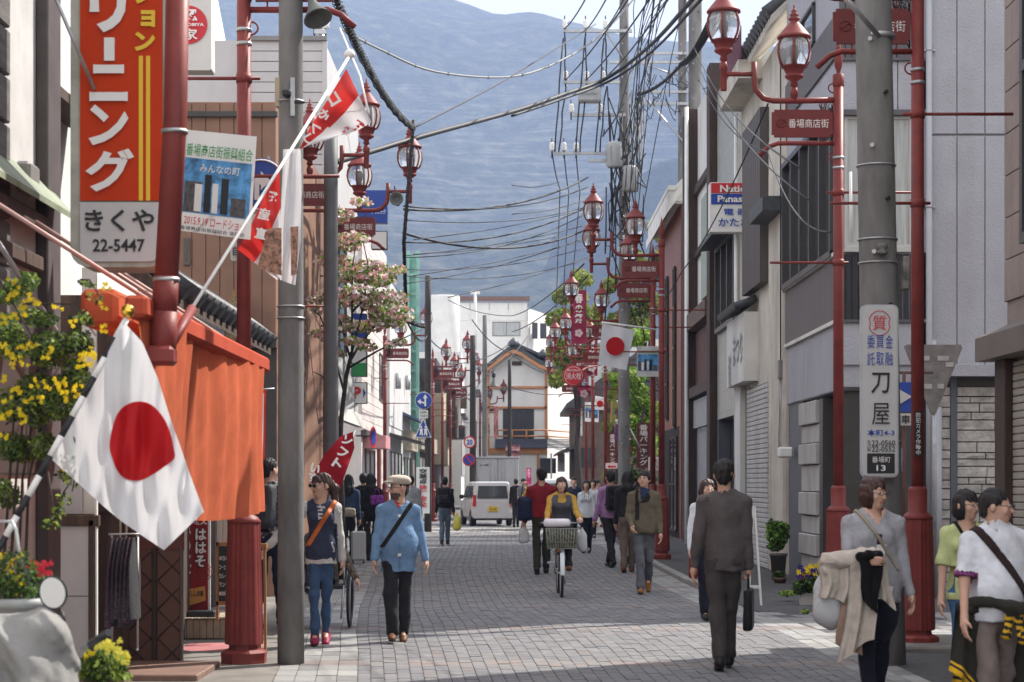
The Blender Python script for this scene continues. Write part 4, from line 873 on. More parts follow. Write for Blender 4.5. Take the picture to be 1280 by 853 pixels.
# garments on a rack
Rk=thing('clothes_rack','small steel clothes rack with dark patterned garments under the awning','clothes rack',W(157,812,15.3))
b=MB(); 
for px in(140,172): b.tube([W(px,812,15.3),W(px,668,15.3)],.01,6)
b.tube([W(136,668,15.3),W(177,668,15.3)],.01,6); b.tube([W(138,812,15.1),W(138,812,15.5)],.012,6); b.tube([W(172,812,15.1),W(172,812,15.5)],.012,6); b.build('frame',mSteel,Rk)
mGa=[mat('patterned_purple_cloth',(.06,.035,.06),.9,var=.9,vs=45),mat('black_speckled_cloth',(.035,.035,.04),.9,var=.9,vs=70)]
for k in range(6):
    px=142+k*5.2; b=MB(); q=W(px,672,15.3); Lh=.70-.03*(k%3); 
    b.grid(lambda u,v:(q.x+.02*math.cos(u*2*pi)*(1+v)+.015*math.sin(u*12+v*3)*v,q.y+(.05+.17*min(1,v*3))*math.sin(u*2*pi)+.01*math.sin(9*u+k),q.z-v*Lh),16,10); b.build('garment',mGa[k%2],Rk)
# stepped tiled porch and the shop behind it
Pp=thing('tiled_step','low beige tiled step in front of the snack shop behind the folding doors','step',W(255,815,18.2))
a=W(224,806,18.9); c=W(283,806,18.9); b=MB(); b.box((a.x+.03,18.95,0),(c.x-.02,21.5,.20)); b.build('core',mC,Pp)
n=7
for i in range(n):
    for j in range(4): x0=a.x+(c.x-a.x)*i/n; x1=a.x+(c.x-a.x)*(i+1)/n; b=MB(); b.bbox((x0+.002,18.9+j*.3,.20),(x1-.002,19.195+j*.3,.215),.004); b.build('tile',mat('beige_tile',(.40,.33,.24),.5,var=.15,vs=6),Pp)
    b=MB(); b.bbox((x0+.002,18.92,.01),(x1-.002,18.95,.195),.004); b.build('tile',mat('beige_tile'),Pp)
for k,(y,cc) in enumerate([(17.6,(.42,.13,.13))]):
    b=MB(); b.box((-3.1,y,-.0005),(-2.35,y+.9,.004)); b.build('painted_patch',mat('pink_paint',(.40,.15,.15),.8,var=.2,dirt=.3),kind='structure')
# ======== brown corrugated building ========
Cb=bld('corrugated_building','brown corrugated metal building behind the film poster banner',-9,LX-.02,26.03,32.9,6.7,mCorr)
for k in range(30):
    x1=LX-k*.19
    for z0,z1 in((3.35,6.7),): b=MB(); b.bbox((x1-.182,26.0,z0),(x1,26.04,z1),.006); b.build('panel_strip',mCorr,Cb)
E(Cb,'dark_front',26,150,432,346,668,mat('dark_shop_front',(.06,.05,.045),.6,var=.2),.015); E(Cb,'fascia',26,150,424,347,436,mOldW,.15); E(Cb,'coping',26,150,140,347,147,mat('dark_frame'),.06)
winE(Cb,26,262,470,300,640,2,1); winE(Cb,26,232,300,236,330,1)
b=MB(); q=W(280,430,25.7); M=Matrix.Translation(q)@Matrix.Rotation(.35,4,'Y'); b.box((-.13,-.05,-.1),(.13,.05,.72),0,M); b.box((-.10,-.07,-.06),(.10,-.05,.68),1,M); o=b.build('planter_frame',[mat('orange_wood',(.33,.16,.06),.6,var=.2),mat('dry_stalks',(.30,.22,.12),.9,var=.6,vs=60)]); o['label']='tilted wooden frame of dried stalks above the orange awning'; o['category']='frame'
b=MB(); q=W(252,400,25.6); b.bbox((q.x-.05,q.y-.2,q.z-.75),(q.x+.32,q.y+.1,q.z+.05),.02); o=b.build('outdoor_unit',mat('grey_metal_box',(.10,.10,.105),.5)); o['label']='dark grey metal box behind the white flag pole above the awning'; o['category']='box'
# white gabled house and grey sided house behind
Wg=bld('gabled_house','white plaster gabled house with a grey sided extension above the brown metal building',-9,-5.0,34,40,6,mBrightW)
b=MB(); b.prism([W(180,-60,34),W(246,-60,34),W(262,25,34),W(278,165,34),W(278,230,34),W(180,230,34)],(0,2,0)); b.build('gable_wall',mBrightW,Wg)
b=MB(); b.tube([W(246,-60,33.9),W(262,25,33.9),W(279,165,33.9)],.04,6); b.build('verge',mat('dark_frame'),Wg)
E(Wg,'extension_wall',34.5,264,80,300,240,mSid,.02)
for k in range(8): E(Wg,'siding_board',34.5,265,84+k*15.5,292,98.5+k*15.5,mSid,.04)
E(Wg,'parapet',34.5,266,75,293,83,mat('teal_cap',(.10,.16,.18),.5),.08); winE(Wg,33.95,229,132,250,175,1)
b=MB(); b.prism([W(228,126,33.7),W(250,150,33.7),W(250,155,33.7),W(228,131,33.7)],(0,.3,0)); b.build('small_eave',mSid,Wg)
# ======== siding building (end wall faces the camera) ========
Sb=bld('siding_building','pale grey clapboard building behind the near concrete pole on the left',-9,LX-.03,33.03,40.3,9.15,mSid,z0=2.9)
py=52.0
while py<508:
    E(Sb,'siding_board',33,302 if py<350 else 330,py,407,py+12.0,mSid,.025,.02,.003); py+=12.9
E(Sb,'cap',33,300,46,409,52,mat('grey_cap',(.2,.2,.2),.5),.08); E(Sb,'corner_trim',33,403,52,409,510,mSid,.045)
E(Sb,'soffit',33,300,508,409,518,mat('dark_frame'),.3); b=MB(); b.box((-9,34,-.02),(LX-.4,40.2,2.9)); b.build('inner_wall',mat('shop_inner_wall'),Sb)
slats(Sb,'shutter','',33.9,-4.6,-3.3,0,2.8,.12,mat('louvre_grey',(.22,.22,.22),.6),'x',.03)
S(Sb,'trim',LX-.03,33,40.3,2.7,2.95,mWhiteW,.1); winS(Sb,LX-.03,34,37,4,6,2)
# ======== next shops along the left pavement ========
mTube=mat('pink_white_wall',(.60,.55,.52),.8,var=.06,dirt=.2); LZ=-4.6
Q1=bld('white_shop','narrow pinkish white shop beside the blue and red parking sign',-11,LZ,58.6,70.2,9.8,mTube)
for k in range(22): S(Q1,'siding_board',LZ,58.65,70.15,3.2+k*.3,3.485+k*.3,mTube,.02)
winS(Q1,LZ,60,64,.1,2.6,2); S(Q1,'pillar',LZ,65.4,66.1,0,3.1,mRed,.10); S(Q1,'awning',LZ,59.3,61.5,2.6,3.0,mat('pink_awning',(.55,.25,.26),.7),.7)
winS(Q1,LZ,66.2,69.4,4.4,6.0,2); S(Q1,'fascia',LZ,58.6,70.2,2.95,3.15,mat('dark_frame'),.15)
Q2=bld('panelled_shop','grey white panelled shop with a rusty plank name board left of the green sign tower',-11,LZ-.02,72,87.2,9.2,mat('white_panel',(.57,.57,.56),.6,var=.05,dirt=.25))
for k in range(6): S(Q2,'panel',LZ-.02,72.05+k*2.5,74.5+k*2.5,3.7,9.1,mat('white_panel'),.03)
S(Q2,'name_board',LZ,81.5,86.8,2.9,3.75,mat('planked_sign',(.42,.36,.27),.7,var=.3,vs=9),.35); text('そば処',1.6,.6,mat('dark_frame'),Matrix.Translation((LZ+.37,84.3,3.3))@Matrix.Rotation(pi/2,4,'Z')@Matrix.Rotation(pi/2,4,'X'),Q2)
def slopebox_l(t,n,ya,yb,z,o,m): b=MB(); b.prism([(LZ,ya,z),(LZ+o,ya,z-.3),(LZ+o,ya,z-.22),(LZ,ya,z+.12)],(0,yb-ya,0)); return b.build(n,m,t)
slopebox_l(Q2,'blue_awning',80.5,87,4.4,.7,mat('blue_awning',(.05,.08,.16),.6)); slopebox_l(Q2,'dark_awning',72.2,80.3,3.3,1.2,mat('dark_frame')); winS(Q2,LZ-.02,73,80,.1,2.7,3); winS(Q2,LZ-.02,82,86.6,.1,2.6,2)
for y,z in((75,5.2),(82,5.5)): b=MB(); b.lathe([(.11,0),(.11,.6)],(LZ+.15,y,z),10); b.build('vent_pipe',mSteel,Q2)
Gt=thing('sign_tower','tall mint green sign tower frame on the left behind the dogwood','sign tower',((516-640)*87.6/F,87.6,0)); mGr=mat('mint_green_paint',(.20,.40,.33),.6,var=.18,dirt=.15)
E(Gt,'board',87.6,512,322,521,560,mGr,.02,.3)
for x0 in(508,520): E(Gt,'upright',87.4,x0,314,x0+4,645,mGr,.05,.1)
for py in range(318,560,24): E(Gt,'crosspiece',87.4,512,py,520,py+3,mGr,.04,.05)
Q3=bld('dark_shop','low dark fronted shop with projecting eaves behind the blue arrow sign',-11,LZ,89,111,7.2,mat('dark_shop_wall',(.16,.14,.13),.8,var=.2)); winS(Q3,LZ,91,110,.1,2.8,5); S(Q3,'eave',LZ,89,111,6.7,7.3,mRoofT,1.1); S(Q3,'fascia',LZ,89,111,3.1,3.9,mat('planked_sign'),.4)
Q4=bld('beige_building','beige clapboard building with dark louvred window boxes on the left',-11,LZ+.5,112,130,8.2,mat('beige_siding',(.52,.44,.30),.7,var=.06),z0=2.6)
for k in range(17): S(Q4,'siding_board',LZ+.5,112.02,129.9,2.65+k*.32,2.96+k*.32,mat('beige_siding'),.03)
S(Q4,'window_box',LZ+.5,119,126,4.4,7.2,mOldW,.6); S(Q4,'balcony',LZ+.5,126.5,129.8,4.4,5.3,mat('dark_frame'),1.0); b=MB(); b.box((-11,113,-.02),(LZ,129.8,2.6)); b.build('inner_wall',mat('dark_shop_front'),Q4)
Q5=bld('grey_metal_house','white and grey corrugated house past the beige building',-11,-3.5,132,141,10.5,mat('pale_house_wall',(.60,.60,.60),.7,var=.05)); ribs(Q5,'ribbed_cladding',-3.5,132,141,2.0,6.0,.5,mat('grey_ribbed',(.33,.32,.32),.6),'y',.06); S(Q5,'eave',-3.5,131,132,6.6,8,mOldW,.4); S(Q5,'shade',-3.5,132,141,6.1,6.3,mRoofT,.3)
Q6=bld('white_end_house','narrow white house with slanting roof behind the 20 speed limit sign',-9,-2.75,141.5,149,10.6,mBrightW); S(Q6,'eave',-2.75,141.5,149,8.1,8.4,mRoofT,.4); winS(Q6,-2.75,143,147,4.2,6.2,2)
# ======== white gabled house with orange beams, closing the street ========
Ho=thing('gabled_hall','white hall with orange beams and curved dark tiled gable closing the street','building',W(650,636,112)); mOg=mat('orange_timber',(.50,.22,.09),.6,var=.15)
Yh=112; mWh=mat('white_plaster')
a=W(608,450,Yh); c=W(684,640,Yh); b=MB(); b.prism([W(609,640,Yh),W(684,640,Yh),W(684,458,Yh),W(668,450,Yh),W(645,441,Yh),W(622,450,Yh),W(609,458,Yh)],(0,12,0)); b.build('wall',mWh,Ho)
a=W(684,460,Yh); c=W(716,460,117.5); b=MB(); b.prism([(a.x,Yh+.01,0),(c.x+.6,119,0),(c.x+.6,121,0),(a.x,121,0)],(0,0,7.9)); b.build('side_wall',mWh,Ho)
def curve_roof(off,th,dep,m,name,yo=0):
    L=[(604,463),(612,457),(622,449),(632,441),(642,436),(652,440),(662,447),(675,455),(690,460),(702,463)]
    P=[W(x,y-off,Yh-.6+yo) for x,y in L]+[W(x,y-off+th,Yh-.6+yo) for x,y in L[::-1]]; b=MB(); b.prism(P,(0,dep,0)); return b.build(name,m,Ho)
curve_roof(5,5.5,14,mRoofT,'roof'); curve_roof(-.8,4.5,.25,mOg,'bargeboard',-.05)
for i in range(26): # tile ribs down the visible right slope
    t=i/25; p=W(642+60*t,429+26*t,Yh-.2); b=MB(); b.tube([p,p+Vector((.0,13,.3))],.10,5); b.build('roof_tile',mRoofT,Ho)
b=MB(); b.tube([W(642,430,Yh-.5),W(642,430,Yh+13)],.28,8); b.lathe([(.3,0),(.36,.15),(.2,.35),(.05,.5)],tuple(W(642,433,Yh-.6)),10); b.lathe([(.3,0),(.36,.15),(.2,.35),(.05,.5)],tuple(W(679,447,Yh-.4)),10); b.build('roof_ridge',mRoofT,Ho)
for x0,y0,x1,y1 in((609,458,612,560),(681,460,684.5,560),(609,483,684,486),(609,508.5,684,511),(609,560,684,567.5)): E(Ho,'beam',Yh,x0,y0,x1,y1,mOg,.12)
winE(Ho,Yh,629,512,667,549,3,1,mat('dark_pane',(.03,.03,.04),.2),mat('dark_frame')); E(Ho,'band',Yh,619,549,684,560,mat('slate_band',(.09,.10,.14),.6),.35)
E(Ho,'plaque',Yh,640,452,652,457,mOldW,.1)
b=MB()
for y in(538,545.5): b.tube([W(620,y,Yh-.7),W(684,y,Yh-.7),Vector((W(716,y,117.5).x+.4,116.8,W(684,y,Yh-.7).z))],.05,6)
for x in(620,640,658,684): b.tube([W(x,538,Yh-.7),W(x,549,Yh-.7)],.05,6)
b.build('balcony_rail',mOg,Ho); E(Ho,'door',Yh,675,573,695,592,mat('dark_pane'),.06); E(Ho,'pillar',Yh,671,567,674,638,mOg,.1); E(Ho,'pillar',Yh,708-20,567,690,638,mWhiteW,.12)
a=W(684,549,Yh-.4); b=MB()
for k in range(6): z=a.z-.08-k*.09; b.box((a.x,Yh-.55,z),(a.x+1.6,Yh-.5,z+.06),0,None)
b.build('slat_screen',mat('grey_slats',(.3,.3,.3),.6),Ho,kind='stuff')
# ======== pale buildings far behind ========
Z1=bld('apartment_block','long white flat roofed block with brown parapet behind the dark tiled gable',-6.4,1.4,150,160,15.0,mBrightW); winE(Z1,150,616,403,650,420,2,1,mCurt); E(Z1,'parapet',150,575,371,662,377,mat('brown_cap',(.16,.09,.07),.6),.3)
for k in range(5): E(Z1,'panel',150,540+k*24,379,563+k*24,401,mBrightW,.04)
for k in range(5): E(Z1,'panel',150,540+k*24,424,563+k*24,470,mBrightW,.04)
b=MB(); b.prism([(1.25,149.5,0),(3.3,157,0),(3.3,165,0),(1.25,165,0)],(0,0,15.1)); b.build('side_wing',mBrightW,Z1); E(Z1,'window',150.2,665,404,672,424,mat('dark_pane'),.4); E(Z1,'window',151.5,675,405,683,424,mat('dark_pane'),.6)
b=MB(); q=W(553,440,138); b.lathe([(1.25,-4),(1.25,3.9),(1.2,4.0)],tuple(q),28); o=b.build('storage_tank',mWhiteW); o['label']='round white storage tank with ribbed edge beside the white flat roofed block'; o['category']='tank'
b=MB(); b.tube([W(594,450,148),W(594,365,148)],.12,6); b.box(W(588,368,148.1),W(600,364,148)); o=b.build('antenna_mast',mWhiteW); o['label']='short white mast on top of the flat roofed block'; o['category']='mast'
# ---------------- lettering helpers in the picture's own layout ----------------
def lab(o,label,cat,group=None): o['label']=label; o['category']=cat; return (o.__setitem__('group',group) if group else None) or o
def TE(t,s,x0,y0,x1,y1,Y,m,vert=False,off=.012,ext=.004,name='lettering'):
    a=W(x0,y0,Y); c=W(x1,y1,Y); return text(s,c.x-a.x,a.z-c.z,m,FX(((a.x+c.x)/2,Y,(a.z+c.z)/2)),t,name,vert,off,ext)
iW=mat('print_white',(.75,.74,.72),.5,var=0); iK=mat('print_black',(.012,.012,.015),.5,var=0); iR=mat('print_red',(.55,.02,.03),.5,var=0); iB=mat('print_blue',(.02,.06,.35),.5,var=0); iY=mat('print_yellow',(.75,.50,.03),.5,var=0); iG=mat('print_green',(.03,.28,.08),.5,var=0)
def rrect(x0,y0,x1,y1,r,Y,seg=5,corners=(1,1,1,1)): # px rect to rounded outline at distance Y, tl tr br bl
    a=W(x0,y0,Y); c=W(x1,y1,Y); P=[]
    for k,(cx,cz,a0) in enumerate(((a.x,a.z,pi),(c.x,a.z,pi/2),(c.x,c.z,0),(a.x,c.z,-pi/2))):
        rr=r if corners[k] else .001; sx=1 if k in(0,3) else -1; sz=-1 if k in(0,1) else 1
        for i in range(seg+1): t=a0-(pi/2)*i/seg; P.append(Vector((cx+sx*rr+rr*math.cos(t),Y,cz+sz*rr+rr*math.sin(t))))
    return P
def plate(t,name,x0,y0,x1,y1,Y,m,r=.02,d=.02,corners=(1,1,1,1),**k): b=MB(); b.prism(rrect(x0,y0,x1,y1,r,Y,5,corners),(0,d,0)); return b.build(name,m,t,**k)
def disc(t,name,px,py,rp,Y,m,d=.01,n=28): q=W(px,py,Y); r=rp*Y/F; b=MB(); b.prism([q+Vector((r*math.cos(a),0,r*math.sin(a))) for a in np.linspace(0,2*pi,n+1)[:-1]],(0,d,0)); return b.build(name,m,t)
def polyE(t,name,pts,Y,m,d=.01): b=MB(); b.prism([W(x,y,Y) for x,y in pts],(0,d,0)); return b.build(name,m,t)
# ======== laundry sign ========
Ls=thing('shop_sign','large red vertical shop sign with white katakana and a phone number','sign',W(150,333,12.1))
mFr=mat('aged_sign_frame',(.42,.42,.36),.5,var=.25,vs=4,dirt=.5); mOR=mat('sign_orange_red',(.52,.042,.006),.5,var=.06,spec=.15); mOW=mat('sign_white_panel',(.50,.50,.50),.4,var=.05)
plate(Ls,'frame',88,-70,208,334,11.95,mFr,.11,.34,(0,0,1,1)); plate(Ls,'red_panel',100,-66,203,251,11.935,mOR,.01,.01,(0,0,0,0)); plate(Ls,'white_panel',100,253,203,327,11.935,mOW,.08,.01,(0,0,1,1))
for ch,x0,y0,x1,y1 in(('リ',112,-30,159,41),('ニ',112,81,160,127),('ン',111,131,161,182),('グ',107,186,168,240)): TE(Ls,ch,x0,y0,x1,y1,11.92,iW,off=.035,ext=.008)
plate(Ls,'lettering',130,47,143,76,11.92,iW,.004,.01)
for ch,x0,y0,x1,y1 in(('シ',168,-28,194,5),('ョ',176,13,194,34),('ン',168,40,194,64)): TE(Ls,ch,x0,y0,x1,y1,11.925,iY,off=.045)
for x in(173.5,182.5): plate(Ls,'stripe',x,70,x+5,251,11.93,iY,.002,.006)
TE(Ls,'きくや',106,262,193,290,11.93,iK,off=.02); TE(Ls,'22-5447',116,299,181,315,11.93,iK,off=.02)
b=MB(); b.tube([W(66,-10,11.7),W(118,112,11.9)],.012,8); b.build('stay_rod',mSteel,Ls)
Rp=thing('red_pipe','thick red pipe with a square elbow between laundry sign and film banner','pipe',W(205,450,10.6))
b=MB(); b.tube([W(223,-70,10.6),W(219,150,10.6),W(208,348,10.6)],.066,16); b.tube([W(208,346,10.6),W(205,395,10.6)],.071,16); b.build('pipe',mRed,Rp)
b=MB(); b.tube([W(206,390,10.6),W(203,447,10.6)],.075,12); b.bbox(tuple(W(174,458,10.66)),tuple(W(216,432,10.5)),.02); b.build('elbow',mRed,Rp)
for y in(165,350): b=MB(); b.lathe([(.068,-.01),(.075,-.01),(.075,.01),(.068,.01)],tuple(W(219-(y-150)*.055,y,10.6)),14); b.build('joint_ring',mSteel,Rp)
# ======== round logo sign behind ========
Ns=thing('pub_sign','white sign with dark red disc and white characters behind the thick red pipe','sign',W(245,88,24))
plate(Ns,'panel',205,-60,264,88,24,mat('warm_white_panel',(.60,.58,.55),.5,var=.05),.03,.3,(0,0,1,0)); disc(Ns,'disc',235,31,24,23.985,iR)
TE(Ns,'忍',228,12,247,27,23.97,iW,off=.02); TE(Ns,'家',228,36,247,50,23.97,iW,off=.02); TE(Ns,'SHINOBIYA',218,29,255,33,23.97,iW,off=.03)
# ======== film banners ========
mBan=mat('banner_cloth',(.62,.62,.62),.8,var=.04); cloth_trans(mBan,.25); mSky=mat('printed_sky',(.10,.33,.70),.6,var=.55,vs=9); mLedge=mat('printed_ledge',(.11,.10,.10),.7,var=.4,vs=30)
def film_banner(label,Q,Y,text_ok=True):
    t=thing('film_banner',label,'banner',W(Q[0][0],Q[3][1],Y),group='blue film banners')
    bil=lambda u,v:((Q[0][0]*(1-u)+Q[1][0]*u)*(1-v)+(Q[3][0]*(1-u)+Q[2][0]*u)*v,(Q[0][1]*(1-u)+Q[1][1]*u)*(1-v)+(Q[3][1]*(1-u)+Q[2][1]*u)*v)
    s=Y/F*90; yo=lambda u,v:.012*s*math.sin(u*8+v*2)
    def rg(name,u0,u1,v0,v1,m,o,nu=16,nv=16):
        b=MB(); b.grid(lambda a,c:(lambda U,V:(lambda p:W(p[0],p[1],Y+yo(U,V)-o))(bil(U,V)))(u0+(u1-u0)*a,v1+(v0-v1)*c),nu,nv); return b.build(name,m,t)
    rg('cloth',0,1,0,1,mBan,0); rg('picture',.04,.96,.27,.81,mSky,.006*s)
    rg('printed_ledge',.06,.30,.50,.80,mLedge,.009*s,4,4); rg('printed_ledge',.70,.90,.62,.80,mLedge,.009*s,4,4)
    for k,(u0,u1,v0,mm) in enumerate(((.2,.30,.52,iW),(.33,.42,.42,iK),(.44,.52,.5,iW),(.56,.66,.44,iK))): rg('printed_shape',u0,u1,v0,.79,mm,.011*s,4,4)
    def tx(str_,u0,v0,u1,v1,m):
        a=W(*bil(u0,v1),Y-.03*s); c=W(*bil(u1,v0),Y-.03*s); b_=W(*bil(u1,v1),Y-.03*s)
        M=FX((a+c)/2)@Matrix.Rotation(math.atan2(b_.z-a.z,b_.x-a.x),4,'Z'); text(str_,(b_-a).length,abs(c.z-b_.z),m,M,t,off=.008)
    tx('番場商店街振興組合',.05,.13,.96,.25,iG)
    if text_ok: tx('2015.9.19 ロードショー',.08,.84,.92,.93,iR); tx('番場商店街振興組合 後援会',.03,.945,.92,.985,iK); tx('みんなの町',.25,.32,.8,.40,iW)
    return t
film_banner('largest film banner, white edged with blue sky picture, beside the thick red pipe',[(230,162),(321,171),(313,300),(222,288)],13.6)
film_banner('small film banner hanging under the flag rod on the right',[(796,433),(825,433),(825,471),(796,471)],42.8,False)
film_banner('smallest film banner, far away below the small flag at right',[(731,503),(749,503),(748,528),(731,527)],72,False)
# ======== long flag pole with red and white pennant ========
Fl=thing('pennant_pole','white slanting pole with red base carrying a red and white lettered pennant','flag pole',W(215,430,10.75))
b=MB(); b.tube([W(213,433,10.7),W(240,386,11.1)],.028,8); b.build('red_socket',mRed,Fl); b=MB(); b.tube([W(240,386,11.1),W(437,70,15.2)],.011,8); b.lathe([(.001,-.04),(.04,-.02),(.045,0),(.03,.03),(.001,.045)],tuple(W(437,68,15.2)),10); b.build('pole',iW,Fl)
mRC=mat('red_cloth',(.60,.035,.03),.75,var=.08); mWC=mat('white_cloth',(.74,.74,.76),.8,var=.04); cloth_trans(mRC,.3); cloth_trans(mWC,.3)
def pxcloth(t,name,rows,Yf,mats,mf=None,nu=30,nv=14,th=None):
    # rows: two edge polylines (px) from start to end; the sheet spans between them
    def ip(L,u): s=u*(len(L)-1); i=min(int(s),len(L)-2); f=s-i; return (L[i][0]*(1-f)+L[i+1][0]*f,L[i][1]*(1-f)+L[i+1][1]*f)
    def fn(u,v): a=ip(rows[0],u); c=ip(rows[1],u); x=a[0]*(1-v)+c[0]*v; y=a[1]*(1-v)+c[1]*v; return W(x,y,Yf(x,y,u,v))
    b=MB(); b.grid(fn,nu,nv,0,True,mf); return b.build(name,mats,t)
yp=lambda x:12.5+(x-240)/197*2.7
pxcloth(Fl,'pennant_upper',([(433,86),(410,124),(385,164),(374,188)],[(464,153),(448,163),(425,170),(380,184)]),lambda x,y,u,v:15.1-.15*math.sin(v*4+u*2)-.04*math.sin(u*14)+.0*x,[mRC,mWC],lambda u,v:0 if v<.52-.1*u else 1)
for s_,x,y,sz in(('コ',417,124,15),('か',405,144,14),('く',394,160,13),('し',386,174,12)):
    q=W(x,y,14.82); text(s_,sz*14.8/F,sz*14.8/F,iW,FX(q)@Matrix.Rotation(R(-58),4,'Z'),Fl,off=.04)
for s_,x,y,sz in(('発',448,158,15),('祭',434,164,11)):
    q=W(x,y,14.85); text(s_,sz*14.8/F,sz*14.8/F,iR,FX(q)@Matrix.Rotation(R(-35),4,'Z'),Fl,off=.05)
pxcloth(Fl,'pennant_lower',([(349,205),(328,250),(310,290),(297,312)],[(353,335),(352,340),(351,347),(346,350)]),lambda x,y,u,v:13.9+.05*math.sin(v*9+u*5)+.03*math.sin(u*20),[mRC,mWC],lambda u,v:0 if v<.42 else 1)
for s_,x,y,sz in(('産',330,268,15),('直',326,292,14),('発',341,246,13)): q=W(x,y,13.8); text(s_,sz*13.8/F,sz*13.8/F,iW,FX(q)@Matrix.Rotation(R(-12),4,'Z'),Fl,off=.04)
mPat=mat('printed_pattern',(.28,.16,.11),.7,var=1.0,vs=34)
pxcloth(Fl,'printed_patch',([(334,286),(352,285)],[(322,335),(352,345)]),lambda x,y,u,v:13.82,mPat,None,6,6)
pxcloth(Fl,'white_strip',([(354,187),(352,240),(350,300),(350,350)],[(376,186),(377,240),(376,300),(369,357)]),lambda x,y,u,v:15.6+.04*math.sin(v*10+u*3)+.05*math.sin(u*7),mWC,None,30,10)
pxcloth(Fl,'printed_patch',([(363,284),(364,345)],[(373,283),(371,343)]),lambda x,y,u,v:15.5,mPat,None,6,6)
b=MB(); b.tube([W(425,36,16.2),W(450,95,15.3),W(461,142,15.0)],.008,5); b.build('cord',iW,Fl)
# ======== big national flag in the foreground ========
YFL=9.85
Jf=thing('national_flag','big white flag with red disc on a black and white striped pole in the foreground','flag',W(155,405,10))
def yfl(x,y,u=0,v=0):
    t=(y-405)/285; return 9.85+.05*math.sin((x-155)/max(12,(26+90*t))*5.0)*(1-t*.4)+.03*math.sin(x*.16-y*.05)*(t)+.015*math.sin(x*.3+y*.02)
Tt=[(155,403),(178,428),(198,475),(212,520),(226,560),(240,600),(255,640)]; Bt=[(64,574),(84,592),(106,612),(128,632),(152,652),(178,670),(205,688)]
pxcloth(Jf,'cloth',(Bt,Tt),yfl,mWC,None,70,60)
mRd=mat('flag_red',(.58,.004,.008),.7,var=.05); cloth_trans(mRd,.3)
ol=[(175,502),(187,505),(197,513),(207,527),(214,545),(217,560),(218,573),(206,583),(193,592),(180,599),(168,601),(156,598),(147,589),(141,575),(137,558),(140,538),(145,521),(153,510),(163,504)]
for sgn in(-1,1):
    b=MB(); cx,cy_=178,553; N=72; V=[]; fs=[]
    def olp(a):
        s=a*len(ol); i=int(s)%len(ol); f=s-int(s); p0,p1,p2,p3=[ol[(i+k-1)%len(ol)] for k in range(4)]
        return tuple(.5*((2*p1[j])+(-p0[j]+p2[j])*f+(2*p0[j]-5*p1[j]+4*p2[j]-p3[j])*f*f+(-p0[j]+3*p1[j]-3*p2[j]+p3[j])*f**3) for j in(0,1))
    for rI in range(11):
        for k in range(N): p=olp(k/N); r=rI/10; x=cx+(p[0]-cx)*r; y=cy_+(p[1]-cy_)*r; V.append(W(x,y,yfl(x,y)+sgn*.006))
    for rI in range(10):
        for k in range(N): fs.append((rI*N+k,rI*N+(k+1)%N,(rI+1)*N+(k+1)%N,(rI+1)*N+k))
    b.add(V,fs,0,True); b.build('red_disc',mRd,Jf)
P0=W(158,399,9.87); P1_=W(-12,705,9.6); L=(P1_-P0).length; k=0; s_=0
while s_<L: b=MB(); e=min(s_+.115,L); b.tube([P0.lerp(P1_,s_/L),P0.lerp(P1_,e/L)],.017,10); b.build('pole_segment',iK if k%2 else iW,Jf); s_=e;k+=1
b=MB(); q=W(160,389,9.87); b.lathe([(.001,-.036),(.02,-.032),(.034,-.012),(.036,0),(.03,.02),(.015,.034),(.001,.037)],tuple(q),16); b.build('gold_finial',mat('polished_gold',(.75,.48,.08),.18,metal=1,var=0),Jf)
# smaller flags on the right
def small_flag(label,Q,Y,c,r,rod):
    t=thing('national_flag',label,'flag',W(Q[0][0],Q[0][1],Y))
    pxcloth(t,'cloth',([Q[3],Q[2]],[Q[0],Q[1]]),lambda x,y,u,v:Y+.05*math.sin(x*.2)*Y/42,mWC,None,20,12); disc(t,'red_disc',c[0],c[1],r,Y-.09*Y/42,mRd,.01); disc(t,'red_disc',c[0],c[1],r,Y+.09*Y/42,mRd,.01)
    b=MB(); b.tube([W(rod[0],rod[1],Y),W(rod[2],rod[3],Y)],.022*Y/42,6); b.build('rod',iW,t); return t
small_flag('medium white flag with red disc hanging from a rod on the right',[(753,404),(793,413),(783,463),(748,456)],42.5,(769,433),11.5,(752,403,820,412)); small_flag('tiny white flag with red disc far away on the right',[(744,497),(757,500),(756,513),(743,512)],72,(750,505),4.2,(744,496,775,503))
